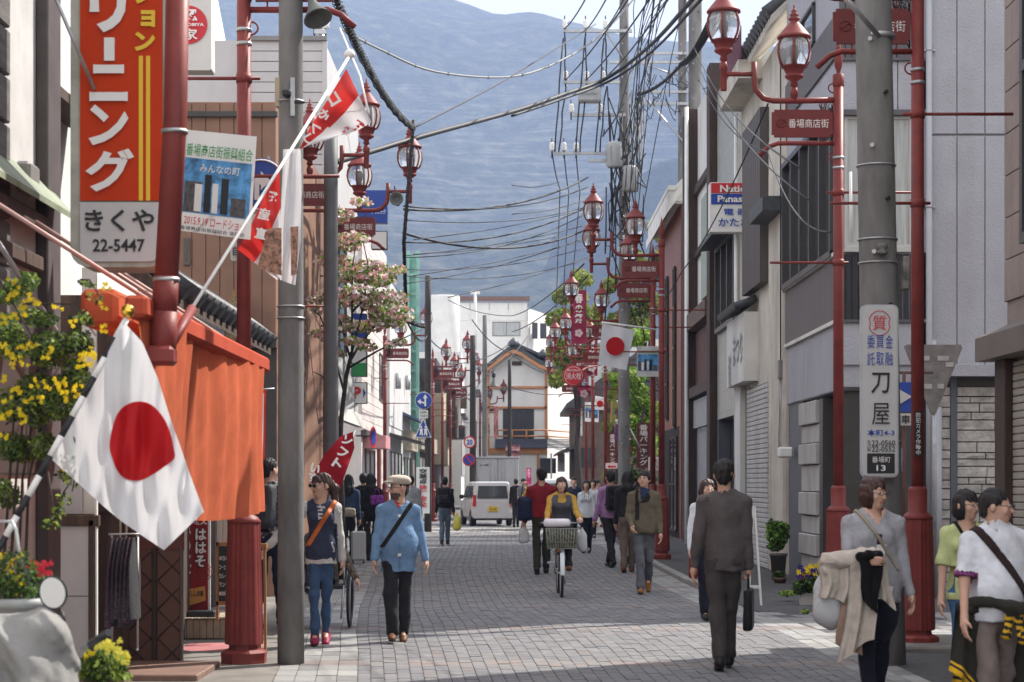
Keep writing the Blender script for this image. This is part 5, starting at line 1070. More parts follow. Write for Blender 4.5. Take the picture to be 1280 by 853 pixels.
# ======== vegetation ========
def leafcloud(name,clumps,n,size,mats,parent,seed=0,weights=None,flat=.4,asp=.55,kind='stuff',shell=.5):
    r=np.random.RandomState(seed); C=np.array([c for c,_ in clumps],float); Rr=np.array([q for _,q in clumps],float); vol=Rr.prod(1)**.8; idx=r.choice(len(C),n,p=vol/vol.sum())
    d=r.randn(n,3); d/=np.linalg.norm(d,axis=1)[:,None]; rad=(shell+(1-shell)*r.rand(n))**.6; P=C[idx]+d*Rr[idx]*rad[:,None]*(.85+.3*r.rand(n,1))
    nn=r.randn(n,3)*[1,1,flat]+[0,0,.8]+d*.5; nn/=np.linalg.norm(nn,axis=1)[:,None]; t=np.cross(nn,r.randn(n,3)); t/=np.linalg.norm(t,axis=1)[:,None]; bb=np.cross(nn,t); s=size*(.6+.8*r.rand(n,1))
    o=np.array(rootloc(parent)) if parent is not None else 0
    V=np.stack([P-t*s,P-bb*s*asp+nn*s*.12,P+t*s,P+bb*s*asp+nn*s*.12],1).reshape(-1,3)-o
    me=bpy.data.meshes.new(name); me.vertices.add(4*n); me.vertices.foreach_set('co',V.astype(np.float32).ravel()); me.loops.add(6*n); me.loops.foreach_set('vertex_index',(np.arange(n)[:,None]*4+np.array([0,1,2,0,2,3])[None]).astype(np.int32).ravel())
    me.polygons.add(2*n); me.polygons.foreach_set('loop_start',np.arange(2*n,dtype=np.int32)*3); mi=r.choice(len(mats),n,p=weights); 
    for m in mats: me.materials.append(m)
    me.update(calc_edges=True); me.polygons.foreach_set('material_index',np.repeat(mi,2).astype(np.int32)); me.update(); return put(name,me,parent,kind=kind)
def lm(n,c): 
    if n in MATS: return MATS[n]
    m=mat(n,c,.6,var=.25,vs=4,spec=.25); cloth_trans(m,.35); return m
gY=lm('leaf_bright',(.30,.38,.06)); gM=lm('leaf_mid',(.11,.19,.04)); gD=lm('leaf_dark',(.025,.05,.018)); gO=lm('leaf_olive',(.24,.23,.06)); pK=lm('blossom_pink',(.80,.42,.45)); pW=lm('blossom_pale',(.90,.74,.72)); fY=lm('flower_yellow',(.80,.60,.02)); fR=lm('flower_red',(.60,.04,.07)); fV=lm('flower_violet',(.06,.03,.22)); mBark=mat('bark',(.05,.04,.035),.9,var=.3,vs=12,bump=.5)
def branches(t,specs,m=None,name='branch'):
    for P,r0,r1 in specs: b=MB(); n=len(P); b.tube(P,[r0+(r1-r0)*i/(n-1) for i in range(n)],7); b.build(name,m or mBark,t)
def wob(a,c,n,amp,r): a=Vector(a); c=Vector(c); return [a.lerp(c,i/n)+Vector((r.uniform(-1,1),r.uniform(-1,1),r.uniform(-1,1)))*amp*(0<i<n) for i in range(n+1)]
# dogwood
r=random.Random(21); Dg=thing('dogwood_tree','small dogwood tree full of pale pink blossom over the left pavement','tree',(-2.66,30,0))
p=lambda x,y,Y=30:W(x,y,Y)
branches(Dg,[([p(428,720),p(428,640),p(425,560),p(427,520),p(433,470),p(440,440)],.05,.03)],name='trunk')
lim=[((430,490),(414,430),(400,395),(385,382)),((436,455),(450,430),(480,395),(500,380)),((440,440),(440,380),(441,330),(446,300)),((438,450),(425,400),(415,360)),((440,440),(455,380),(460,330),(450,285)),((428,540),(410,480),(402,470),(392,465)),((436,460),(470,440),(500,425),(528,412)),((440,390),(470,360),(495,350))]
branches(Dg,[([p(x,y,30+r.uniform(-.4,.4)) for x,y in L],.02,.006) for L in lim])
cl=[]
for x,y,rx,ry in [(430,270,22,10),(450,250,14,7),(445,300,32,16),(440,335,44,20),(470,345,38,18),(460,375,50,20),(420,375,30,14),(480,395,34,18),(465,410,42,14),(400,372,20,8),(392,388,14,6),(510,395,12,6),(448,430,22,10),(497,340,14,8),(405,420,20,8),(495,430,14,7),(430,405,30,12),(420,440,10,6)]:
    for k in range(3): q=W(x+r.uniform(-.5,.5)*rx,y+r.uniform(-.5,.5)*ry,30+r.uniform(-.6,.6)); cl.append((tuple(q),(rx*.6/80,.35,ry*.5/80)))
leafcloud('foliage',cl,4600,.034,[gY,gM,lm('leaf_fresh',(.20,.40,.05))],Dg,1,[.4,.25,.35],.2); 
leafcloud('blossom',cl,3400,.038,[pK,pW],Dg,2,[.55,.45],.15,.8)
# trees on the right
def tree(label,base,trunk,cl,n,size,mats,wts,seed,name='leafy_tree',asp=.55):
    t=thing(name,label,'tree',base); b=MB(); r=random.Random(seed); top=Vector(trunk); b.tube(wob(base,top,5,.06,r),[.16,.14,.12,.10,.08,.06],9); b.build('trunk',mBark,t)
    for c,rr in cl[:9]: branches(t,[(wob(Vector(base).lerp(top,r.uniform(.4,1)),c,3,.12,r),.05,.012)])
    leafcloud('crown',cl,n,size,mats,t,seed,wts,.6,asp); return t
def clump(lst,Y,rd,dz=1,dy=1.0,rep=2,seed=1):
    r=random.Random(seed); o=[]
    for x,y,rx,ry in lst:
        for k in range(rep): s=Y/F; q=W(x+r.uniform(-.5,.5)*rx,y+r.uniform(-.5,.5)*ry,Y+r.uniform(-dy,dy)); o.append((tuple(q),(rx*s*rd,dy*.6,ry*s*rd)))
    return o
tree('yellow green tall tree behind the clustered lamp posts on the right',(2.9,84,0),(2.9,84,7.5),clump([(712,365,22,16),(725,345,16,12),(705,400,22,18),(728,400,20,24),(695,430,16,18),(715,445,26,20),(735,440,16,24),(700,470,18,14),(745,400,12,20)],84,.6,dy=1.6,rep=3,seed=2),7000,.11,[gO,gY,gM],[.4,.35,.25],5)
tree('bright green maple tree beside the parking signs on the right',(5.6,66,0),(5.6,66,5.5),clump([(790,470,24,20),(812,450,14,22),(805,500,24,18),(785,520,18,16),(815,520,12,18),(800,545,22,16),(780,560,14,12),(810,560,12,10),(798,420,20,16)],66,.6,dy=1.5,rep=3,seed=3),9000,.085,[gY,gM,lm('leaf_fresh',(.20,.40,.05))],[.3,.3,.4],6)
tree('tall olive tree whose crown rises above the brick building end',(5.2,76,0),(5.2,76,9.5),clump([(820,290,12,14),(800,330,16,16),(820,330,14,18),(790,370,20,18),(815,380,18,20),(775,400,16,18),(765,355,12,14),(800,400,24,18),(770,430,16,16),(750,380,12,14)],76,.6,dy=1.5,rep=3,seed=4),8000,.10,[gO,gY,gM],[.45,.25,.3],7)
tree('narrow yellow green conifer left of the parking signs',(3.5,70,0),(3.7,70,4.5),clump([(762,470,9,12),(764,500,11,14),(762,530,12,14),(764,560,12,12),(762,590,12,10),(775,480,10,14)],70,.6,dy=.6,rep=3,seed=5),5000,.055,[lm('conifer',(.24,.26,.05)),gM],[.7,.3],8,'conifer',.3)
tree('dark shrub beneath the parking signs on the right',(4.8,68,0),(4.8,68,1.5),clump([(785,590,18,14),(805,600,18,12),(768,605,10,10),(800,580,12,8)],68,.6,dy=.8,rep=3,seed=6),3500,.06,[gM,gD],[.5,.5],9,'shrub')
# climbing jasmine at left
Vn=thing('flowering_vine','climbing vine with small leaves and yellow flowers on the far left house','vine',(-2.75,10.3,0)); r=random.Random(8)
cl=[]
for x,y,rx,ry in [(15,365,22,14),(40,350,12,8),(20,420,30,30),(60,440,34,26),(90,430,22,22),(30,500,34,34),(75,500,30,30),(100,470,20,20),(20,570,26,26),(60,560,24,20),(10,620,18,20),(100,520,12,18),(85,590,10,10),(45,400,24,14),(105,400,10,8),(110,355,8,3)]:
    for k in range(3): q=W(x+r.uniform(-.5,.5)*rx,y+r.uniform(-.5,.5)*ry,10.4+r.uniform(-.25,.35)); s=10.4/F; cl.append((tuple(q),(rx*s*.66,.14,ry*s*.66)))
leafcloud('foliage',cl,15000,.0145,[gM,gD,gY,lm('leaf_pale_glossy',(.20,.24,.13))],Vn,11,[.38,.17,.25,.20],.8)
branches(Vn,[([W(x,y,Y) for x,y,Y in L],.006,.003) for L in [[(83,530,9.9),(93,550,9.9),(95,590,9.9),(90,615,9.9)],[(70,640,9.9),(80,615,9.9),(90,600,9.9)],[(100,350,10.3),(112,350,10.3),(125,372,10.2)],[(0,350,10.2),(45,430,10.2),(105,470,10.2)],[(60,590,10),(66,630,9.95),(62,660,9.95)],[(30,380,10.5),(90,380,10.3),(120,420,10.2)]]],name='stem')
branches(Vn,[([W(8+k*7,850,10.6),W(5+k*9,700,10.6),W(12+k*8,600,10.5),W(20+k*14,480,10.5)],.012,.005) for k in range(4)],name='stem')
leafcloud('sprig_leaves',[((W(x,y,9.9)),(.05,.03,.04)) for x,y in((92,600),(80,625),(72,640),(95,580),(64,655),(88,570),(118,372),(100,395))],260,.014,[gM,gD,gY],Vn,12)
def blossom(x,y,Y,parent,s=.02,m=None,seed=0):
    q=W(x,y,Y); rr=random.Random(seed); b=MB(); d=Vector((rr.uniform(-.5,.5),-1,rr.uniform(-.3,.5))).normalized(); u=d.orthogonal().normalized(); v=d.cross(u)
    for k in range(5):
        a=k*2*pi/5+rr.random(); t=u*math.cos(a)+v*math.sin(a); w_=u*math.cos(a+1.57)+v*math.sin(a+1.57)
        b.add([q,q+t*s*.7+w_*s*.45+d*s*.1,q+t*s*1.1+d*s*.35,q+t*s*.7-w_*s*.45+d*s*.1],[(0,1,2,3)],0)
    return b.build('flower',m or fY,parent)
sites=[(22,365),(30,372),(40,370),(28,382),(15,372),(45,378),(72,383),(27,390),(18,395),(92,405),(8,440),(20,445),(12,455),(3,430),(28,438),(58,443),(30,455),(8,475),(18,485),(24,490),(10,500),(36,498),(45,478),(60,482),(72,485),(80,490),(92,492),(86,500),(78,478),(68,475),(96,485),(8,515),(3,520),(25,515),(30,525),(110,445),(118,448),(112,455),(105,447),(116,438),(90,520),(98,525),(112,530),(131,357),(127,382),(121,572),(130,412),(82,583),(60,440),(40,430),(5,545),(15,350),(100,460),(50,500),(6,400)]
for i,(x,y) in enumerate(sites):
    for k in range(4): blossom(x+r.uniform(-6,6),y+r.uniform(-5,5),10.02+r.uniform(-.05,.06),Vn,.0125,fY,i*4+k)
def potted(label,x,y,Y,wpx,hpx,cl,n,size,gm,flowers,potm,cat='plant pot',name='potted_plant',box=False):
    s=Y/F; q=W(x,y,Y); t=thing(name,label,cat,(q.x,Y,q.z-hpx*s)); w=wpx*s/2; h=hpx*s; b=MB()
    if box: b.bbox((q.x-w,Y-w*.4,q.z-h),(q.x+w,Y+w*.4,q.z),.01); b.bbox((q.x-w*1.04,Y-w*.44,q.z-.03),(q.x+w*1.04,Y+w*.44,q.z+.005),.006)
    else: b.lathe([(w*.7,-h),(w*.95,-.04),(w*1.05,-.04),(w*1.05,0),(w*.9,0)],tuple(q),16)
    b.build('pot',potm,t); leafcloud('leaves',cl,n,size,gm,t,int(x)); 
    for i,(cx,cy_,rx,ry,k,m,fs) in enumerate(flowers):
        for j in range(k): a=random.Random(i*97+j); blossom(cx+a.uniform(-rx,rx),cy_+a.uniform(-ry,ry),Y+a.uniform(-.08,.05),t,fs,m,i*31+j)
    return t
mTer=mat('terracotta_pot',(.13,.08,.06),.8,var=.2); mPl=mat('grey_plastic_pot',(.30,.31,.31),.5,var=.1)
cz=lambda x,y,Y,rx,ry,d=.12:(tuple(W(x,y,Y)),(rx*Y/F,d,ry*Y/F))
potted('grey tub of tiny yellow flowers at the far left behind the scooter cover',26,748,8.6,62,42,[cz(20,715,8.6,26,30),cz(10,735,8.6,20,18),cz(40,740,8.6,14,10)],1500,.011,[gM,gD],[(14,710,14,22,34,fY,.009),(30,740,14,16,10,fY,.009)],mPl)
potted('clump of red geraniums left of the scooter mirror',50,742,9.0,34,30,[cz(48,730,9,20,14)],700,.015,[gM,gD],[(51,712,13,9,46,fR,.014),(40,706,6,5,10,fR,.014)],mPl)
potted('pot of pale yellow snapdragons in front of the lattice doors, bottom left',133,850,8.4,56,30,[cz(130,835,8.4,28,24),cz(115,835,8.4,12,18),cz(140,850,8.4,24,14)],1500,.016,[gM,gY,gD],[(140,808,10,8,26,lm('flower_lemon',(.72,.66,.10)),.014),(152,822,8,8,22,lm('flower_lemon',(1,1,1)),.014),(113,822,6,6,9,fY,.011),(128,806,8,5,12,lm('flower_lemon',(1,1,1)),.013)],mTer)
Pn=potted('white planter box of purple and yellow pansies beside the right lamp post',1018,742,24.3,36,24,[cz(1018,730,24.3,18,10,.2),cz(1000,735,24.3,8,8,.15)],1600,.03,[gM,gD],[(1004,715,8,8,14,fV,.035),(1015,712,10,7,12,fY,.035),(1025,718,10,9,14,fV,.035),(1020,725,14,8,10,iW,.03),(1000,722,6,8,8,fY,.03),(1010,722,12,8,12,lm('flower_maroon',(.14,.01,.03)),.032),(1032,712,5,6,6,fY,.03),(1025,706,8,3,5,fY,.035)],mat('white_planter',(.45,.44,.42),.7,dirt=.3),box=True,cat='planter')
potted('tall pot with a round leafy bush by the white shutter on the right',973,692,30.5,22,34,[cz(972,668,30.5,13,15,.18),cz(966,660,30.5,8,10,.15),cz(978,662,30.5,8,10,.15),cz(970,683,30.5,10,6,.12)],1500,.035,[gM,gD,lm('leaf_fresh',(1,1,1))],[],mat('dark_planter',(.10,.09,.085),.7))
potted('small terracotta pot on the pavement under the tall bush',975,722,29.5,16,14,[cz(974,718,29.5,8,4,.08)],240,.025,[gM,gD],[],mTer)
leafcloud('weed_tuft',[cz(1007,765,22.6,4,3,.05),cz(985,742,25,10,3,.15)],240,.03,[gY,gM],None,41)
# ======== covered scooter ========
Sc=thing('covered_scooter','parked scooter under a crumpled grey cover with one round mirror showing','scooter',(-1.95,8.0,0))
s=SD((-2.75,7.2,.0),(-1.45,8.9,1.12),.013)
s.cap((-2.7,8.0,.80),(-2.15,8.0,.87),.14,.13,.08); s.cap((-2.15,7.95,.88),(-1.92,8.0,.94),.12,.085,.05); s.box((-2.35,8.05,.40),(.45,.20,.42),.1,k=.1); s.cap((-1.95,7.98,.90),(-1.72,7.98,.0),.10,.17,.08); s.cap((-1.97,7.9,.92),(-1.99,7.76,.2),.06,.14,.05); s.cap((-2.3,7.8,.86),(-2.35,7.72,.1),.05,.14,.06)
s.wrinkle(.020,(1,1,.35),11,4); s.wrinkle(.010,(1,1,.5),30,9); s.pleat(.030,11,3,5,7); s.wrinkle(.006,(1,1,.6),55,8); o=s.mesh('cover',mat('grey_scooter_cover',(.23,.225,.215),.8,var=.15,vs=5,bump=.2,dirt=.4),None,adapt=.05)
for v in o.data.vertices: v.co-=Sc.location
o.parent=Sc
q=W(66.5,741,8.0); M=Matrix.Translation(q)@Matrix.Rotation(R(90),4,'X')@Matrix.Rotation(R(12),4,'Z'); b=MB(); b.prism([(.052*math.cos(a),.064*math.sin(a),.006) for a in np.linspace(0,2*pi,29)[:-1]],(0,0,.003),0,M); b.build('mirror_glass',mat('mirror_face',(.9,.92,.95),.08,metal=.9,var=0),Sc)
b=MB(); b.lathe([(.02,-.03),(.05,-.02),(.06,.0),(.06,.004)],(0,0,0),22,M=M@Matrix.Scale(1.2,4,(0,1,0))); b.build('mirror_back',mBlack,Sc)
b=MB(); b.tube([W(77,765,8.0),W(80,775,8.0),W(78,790,8.02)],.008,6); b.build('mirror_stem',mBlack,Sc)
b=MB(); b.tube([W(104,810,7.95),W(113,803,7.9),W(116,802,7.9)],.012,8); b.build('brake_lever',mSteel,Sc); b=MB(); b.tube([W(113,805,7.9),W(136,791,7.75)],.016,10); b.build('handle_grip',mBlack,Sc)
b=MB(); b.tube([W(-5,652,8.6),W(15,652,8.6),W(20,662,8.6),W(24,690,8.6),W(38,736,8.6)],.008,6); o=b.build('bent_rail',mSteel); lab(o,'bent thin steel handle beside the yellow flower tub','handle'); 
# ======== left pavement signs ========
Hb=thing('banner_stand','red upright banner stand with white kana beside the lattice doors','banner stand',W(245,775,19.2))
plate(Hb,'board',224,622,262,764,19.2,mat('deep_red_board',(.30,.015,.02),.4,var=.1),.01,.05); plate(Hb,'edge',260,622,263,764,19.19,iW,.002,.02)
TE(Hb,'ははそ',243,660,259,710,19.18,iK,True,off=.09,name='lettering_outline'); TE(Hb,'ははそ',244,661,258,709,19.165,iW,True,off=.035); TE(Hb,'みの焼丼',228,655,239,730,19.165,iW,True,off=.03); TE(Hb,'秩父',242,646,259,656,19.165,iW,off=.03)
b=MB(); a=W(254,715,19.185)
for rr in(5,8,11): b.tube([a+Vector((rr*.008*math.cos(t),0,rr*.008*math.sin(t))) for t in np.linspace(0,2*pi,17)[:-1]],.004,4,closed=True)
b.build('ring_motif',mat('motif_red',(.42,.06,.05),.6),Hb); polyE(Hb,'plaque',[(228,738),(256,733),(257,751),(228,760)],19.17,mat('orange_plaque',(.60,.30,.07),.6)); TE(Hb,'いのししの串',230,738,254,746,19.155,iK,off=.03)
b=MB(); b.bbox(tuple(W(222,776,19.35)),tuple(W(268,764,19.0)),.01); b.build('foot',mBlack,Hb)
Cb2=thing('chalkboard','wood framed chalkboard with chalk writing beside the red banner stand','chalkboard',W(278,776,18.4))
for x0,y0,x1,y1 in((270,678,273,776),(286,678,289,776),(270,678,289,683),(270,752,289,757)): plate(Cb2,'frame',x0,y0,x1,y1,18.4,mat('orange_wood'),.004,.03)
plate(Cb2,'slate',273,683,286,752,18.41,mat('slate_green',(.02,.03,.03),.6),.002,.02)
for k,l in enumerate(['本日の','コーヒー','カレー','ランチ','800円']): TE(Cb2,l,274,695+k*11,285,701+k*11,18.4,iW,off=.01)
Ab=thing('menu_stand','thin wooden folding stand at the left edge of the lamp post base','stand',W(325,800,17.4)); 
for x0,x1 in((322,324),(329,331)): polyE(Ab,'leg',[(x0,680),(x0+3,680),(x1+2,815),(x1-1,815)],17.4,mat('orange_wood'),.04)
plate(Ab,'top_rail',321,680,333,686,17.38,mat('orange_wood'),.003,.1)
Wb=thing('cloth_banner','white and red edged cloth banner between the awning and the concrete pole','banner',W(322,600,22))
pxcloth(Wb,'cloth',([(314,492),(314,600)],[(333,487),(330,600)]),lambda x,y,u,v:22+.03*math.sin(y*.08),[mWC,mRC],lambda u,v:1 if v<.12 or v>.85 or u<.04 else 0); TE(Wb,'せんべい',317,498,328,590,21.9,iR,True,off=.03); b=MB(); b.tube([W(312,488,22),W(343,486,22)],.01,5); b.build('rod',mSteel,Wb)
Sw=thing('nobori_banner','leaning dark red nobori banner with white kana behind the slim grey pole','banner',W(395,690,26))
pxcloth(Sw,'cloth',([(441,540),(425,546),(406,568),(386,602)],[(443,560),(437,578),(429,600),(421,622)]),lambda x,y,u,v:26+.06*math.sin(u*9),mat('dark_red_cloth',(.30,.012,.02),.85,var=.12,spec=.1),None,26,12); 
for s_,x,y,a in(('ソ',433,551,-40),('フ',428,566,-38),('ト',422,580,-35),('い',394,586,-20),('す',391,597,-15)): text(s_,.13,.13,iW,FX(W(x,y,25.75))@Matrix.Rotation(R(a),4,'Z'),Sw,off=.04)
b=MB(); b.tube([W(444,538,26.1),W(383,700,26.1)],.012,5); b.build('pole',mSteel,Sw)
# horn speakers
def horn(label,x,y,Y,s,M0):
    t=thing('horn_speaker',label,'speaker',W(x,y,Y)); M=Matrix.Translation(W(x,y,Y))@M0; b=MB(); b.lathe([(.03*s,-.16*s),(.035*s,-.05*s),(.06*s,.03*s),(.12*s,.13*s),(.125*s,.14*s),(.11*s,.14*s),(.05*s,.05*s)],n=18,M=M); b.build('horn',mat('grey_horn',(.10,.11,.10),.5,var=.15),t); b=MB(); b.lathe([(.045*s,-.24*s),(.05*s,-.2*s),(.05*s,-.12*s)],n=12,M=M); b.tube([M@Vector((0,0,-.15*s)),M@Vector((0,0,-.15*s))+Vector((-.05,.02,.3*s))],.012,5); b.build('driver',mBlack,t); return t
horn('grey horn loudspeaker pointing down at the top beside the near concrete pole',392,8,16.2,1.0,Matrix.Rotation(R(160),4,'Y')@Matrix.Rotation(R(25),4,'X')); horn('black horn loudspeaker under the lanterns above the dogwood',496,251,32,.95,Matrix.Rotation(R(85),4,'X')); horn('small black horn loudspeaker beside the farthest left lantern',617,477,105,2.0,Matrix.Rotation(R(180),4,'X'))
Bx=thing('junction_box','beige box clamped to the near concrete pole on the left','box',W(349,133,16.3)); plate(Bx,'case',343.5,97,354,133,16.35,mat('beige_box',(.42,.35,.24),.6,dirt=.3),.01,.1); plate(Bx,'bracket',363,97,368,145,16.25,mSteel,.004,.03); b=MB(); b.bbox(tuple(W(354,122,16.3)),tuple(W(363,112,16.2)),.01); b.tube([W(368,128,16.25),W(381,128,16.25)],.012,6); b.build('clamp',mBlack,Bx)
# road signs
def post(t,x,y0,y1,Y,r=.03,m=None): b=MB(); b.tube([W(x,y0,Y),W(x,y1,Y)],r,10); b.build('post',m or mSteel,t)
Rs=thing('road_sign','round blue road sign half hidden behind the film banner beside the pole','road sign',W(335,325,16.75)); disc(Rs,'disc',326,231,33,16.75,mat('sign_blue',(.015,.06,.33),.35,var=.04)); b=MB(); q=W(326,231,16.74); b.tube([q+Vector((.215*math.cos(a),0,.215*math.sin(a))) for a in np.linspace(0,2*pi,33)[:-1]],.008,4,closed=True); b.build('rim',iW,Rs); polyE(Rs,'arrow',[(318,250),(318,222),(326,222),(326,214),(338,226),(326,238),(326,231),(324,231),(324,250)],16.73,iW)
plate(Rs,'plate',310,268,343,300,16.74,iW,.02); TE(Rs,'一方通行',314,277,341,290,16.72,iK,off=.02); plate(Rs,'plate',288,302,343,326,16.75,iW,.02); TE(Rs,'自転車を除く',291,308,340,320,16.73,iK,off=.02); plate(Rs,'bracket',334,195,337,330,16.8,mSteel,.002,.02); 
A1=thing('road_sign','round blue sign with branching white arrow over a blue triangle sign','road sign',W(529,560,59.7)); sb=mat('sign_blue'); disc(A1,'disc',529.5,501,10.8,59.6,iW); disc(A1,'disc_face',529.5,501,10.2,59.57,sb); polyE(A1,'arrow',[(530.5,508),(530.5,498),(528.5,498),(531.6,493),(534.5,498),(532.6,498),(532.6,508)],59.54,iW); polyE(A1,'arrow',[(530.5,505),(526,503.5),(526,506),(521.5,502),(526,499),(526,501.5),(530.5,503)],59.54,iW)
plate(A1,'plate',524,513,535,523,59.6,iW); TE(A1,'自転車除く',525,514,534.5,517,59.55,iK); TE(A1,'7:30-8:30',525,518.5,534.5,521.5,59.55,iK)
polyE(A1,'triangle',[(529,522.5),(518.5,547),(539.5,547)],59.6,iW); polyE(A1,'triangle_face',[(529,525),(520,546),(538,546)],59.57,sb)
for x in(526.5,532): disc(A1,'pictogram',x,534,1.3,59.54,iW); polyE(A1,'pictogram',[(x-2,536),(x+2,536),(x+1.6,540),(x+2.2,544.5),(x+.6,544.5),(x,541),(x-1.2,544.5),(x-2.2,544),(x-1.4,540)],59.54,iW)
b=MB(); b.bbox(tuple(W(527,550,59.75)),tuple(W(532,490,59.65)),.01); b.build('bracket',mSteel,A1)
A2s=thing('caution_board','tall white board lettered in black and red at the foot of the dark pole','signboard',W(528,640,57)); plate(A2s,'board',520.5,584,537,642,57,mWhite,.01,.04); TE(A2s,'交差点',523.5,586,534,605,56.96,iK,True,off=.03); TE(A2s,'徐行安全',523.5,606,534,634,56.96,iR,True,off=.03)
A3=thing('road_sign','round white speed limit sign with red rim and number 20','road sign',W(587,561,69.5)); disc(A3,'disc',587,553,7.6,69.5,iR); disc(A3,'disc_face',587,553,5.9,69.46,iW); TE(A3,'20',583.3,549.5,590.7,556.5,69.4,iB,off=.03)
A4=thing('road_sign','round blue and red no parking sign under the 20 sign','road sign',W(586,583,69.5)); disc(A4,'disc',586,575,7.8,69.5,iR); disc(A4,'disc_face',586,575,6.1,69.46,iB); polyE(A4,'bar',[(581,570),(582,569),(591.2,580),(590.2,581)],69.4,iR)
A5=thing('road_sign','no parking sign seen edge on at a bracket of the white shop','road sign',W(466,547,41.5)); M=Matrix.Translation(W(466,547,41.5))@Matrix.Rotation(R(76),4,'Z')@Matrix.Rotation(R(90),4,'X'); b=MB(); b.prism([(.23*math.cos(a),.23*math.sin(a),0) for a in np.linspace(0,2*pi,29)[:-1]],(0,0,.01),0,M); b.build('disc',iR,A5); b=MB(); b.prism([(.17*math.cos(a),.17*math.sin(a),.012) for a in np.linspace(0,2*pi,29)[:-1]],(0,0,.003),0,M); b.build('disc_face',iB,A5); b=MB(); b.tube([W(445,545,41.6),W(466,545,41.6)],.02,6); b.build('bracket',mBlack,A5)
Pk=thing('parking_sign','square white parking sign with red P and blue side arrows','sign',W(447,505,39.5)); plate(Pk,'panel',434,478,459,505,39.5,mat('dark_frame'),.01,.12); plate(Pk,'face',435,479,458,504,39.48,mWhite,.01); TE(Pk,'P',441,483.5,451.5,499,39.45,iR,off=.04); polyE(Pk,'arrow',[(435.8,491.5),(439,485.5),(439,497.5)],39.46,iB); polyE(Pk,'arrow',[(457.2,491.5),(454,485.5),(454,497.5)],39.46,iB); b=MB(); b.tube([W(434,486,39.6),W(425,486,39.6)],.02,5); b.build('bracket',mSteel,Pk)
Vs=thing('shop_sign','vertical blue white and green sign behind the dogwood branches','sign',W(450,471,37)); plate(Vs,'panel',439,392,458.5,471,37,mat('dark_frame'),.01,.2); plate(Vs,'blue_face',440,393,457.5,425,36.98,sb,.005); plate(Vs,'white_face',440,425,457.5,454,36.98,iW,.005); plate(Vs,'green_face',440,454,457.5,470,36.98,iG,.005)
Bs=thing('shop_sign','bright blue rectangular sign above the dogwood at left','sign',W(468,280,35)); plate(Bs,'panel',446,238,484,279,35,sb,.02,.2); TE(Bs,'クリニック',464,262,482,268,34.96,iW,off=.02)
Ws=thing('shop_sign','small white square sign below the blue sign in the dogwood branches','sign',W(474,312,35)); plate(Ws,'panel',464,289,484,312,35,mat('dark_frame'),.01,.15); plate(Ws,'face',465,290,483,311,34.98,iW,.01)
# ======== right side signs ========
El=thing('shop_sign','red blue and white electrical shop sign projecting by the timber house','sign',W(915,290,38.4)); plate(El,'box',887.5,228,957,290,38.4,mWhite,.02,.35); plate(El,'red_band',889,229,955,241.5,38.38,mat('band_red',(.55,.02,.03),.4,var=0),.01); plate(El,'blue_band',889,242.5,955,255.5,38.38,iB,.01)
TE(El,'National',900,231.5,949,240.5,38.36,iW,off=.03); TE(El,'Panasonic',897,244.5,952,253,38.36,iW,off=.03); TE(El,'電 器 の',905,261,950,269,38.36,iB,off=.02); TE(El,'かたおか',898,273,952,283,38.36,iB,off=.02)
Pw=thing('pawn_shop_sign','long white pawn shop sign strapped to the thick concrete pole','sign',W(1100,596,16.15)); Yp=16.12
plate(Pw,'frame',1076,381,1123,597,Yp,mat('sign_rim',(.45,.46,.48),.4),.05,.05); plate(Pw,'face',1078,383,1121,595,Yp-.012,mat('sign_white_panel'),.045,.01); TE(Pw,'質',1091,394.5,1108,413,Yp-.02,iR,off=.001)
b=MB(); q=W(1099.5,404,Yp-.02); b.tube([q+Vector((r_*math.cos(a),0,r_*1.12*math.sin(a))) for a in np.linspace(0,2*pi,41)[:-1] for r_ in [.092-.014*math.exp(-((abs(math.cos(a))-1)/.03)**2)]],.0035,4,closed=True); b.build('emblem',iR,Pw)
for j,(row,y) in enumerate((('委買金',419),('託取融',440.5))):
    for i,ch in enumerate(row): TE(Pw,ch,1084+i*11.3,y,1093.5+i*11.3,y+16.5,Yp-.02,iB,off=.001)
TE(Pw,'刀',1089,466,1112,492,Yp-.02,iK,off=.01); TE(Pw,'屋',1090,504,1112,531,Yp-.02,iK,off=0); TE(Pw,'本町4-3',1084,537,1118,545,Yp-.02,iB,off=.015); TE(Pw,'TEL',1084,551,1088.5,557,Yp-.02,iK); TE(Pw,'22-0560',1089.5,550.5,1119,557.5,Yp-.02,iK,off=.01); TE(Pw,'FAX',1084,558.5,1088.5,564.5,Yp-.02,iK); TE(Pw,'22-0552',1089.5,558,1119,565,Yp-.02,iK,off=.01)
plate(Pw,'black_plate',1084,567,1118.5,592,Yp-.018,iK,.006,.005); TE(Pw,'番場町',1090,571,1113,578.5,Yp-.03,iW,off=0); TE(Pw,'13',1095.5,581.5,1107,589,Yp-.03,iW,off=.015)
b=MB(); b.bbox(tuple(W(1125,364,16.3)),tuple(W(1138,320,16.15)),.01); b.lathe([(.04,0),(.05,.02),(.03,.04),(.05,.06),(.04,.09)],tuple(W(1103,318,16.2)),10); b.build('fuse_box',mat('lichen_box',(.16,.155,.14),.8,var=.5,vs=14,dirt=.6),P3)
b=MB(); b.tube([W(1048,-12,15.9),W(1099,46,16.2)],.022,8); b.lathe([(.155,-.02),(.162,-.02),(.162,.02),(.155,.02)],tuple(W(1095,47,16.4)),20); b.build('stay_arm',mSteel,P3)
St=thing('sticker','black vertical sticker with white writing on the right red lamp post','sticker',W(1147.5,572,18.0)); plate(St,'backing',1143,514,1152,571,18.02,iK,.004,.004); TE(St,'防犯カメラ作動中',1144.5,516,1150.8,569,18.0,iW,True,off=.006)
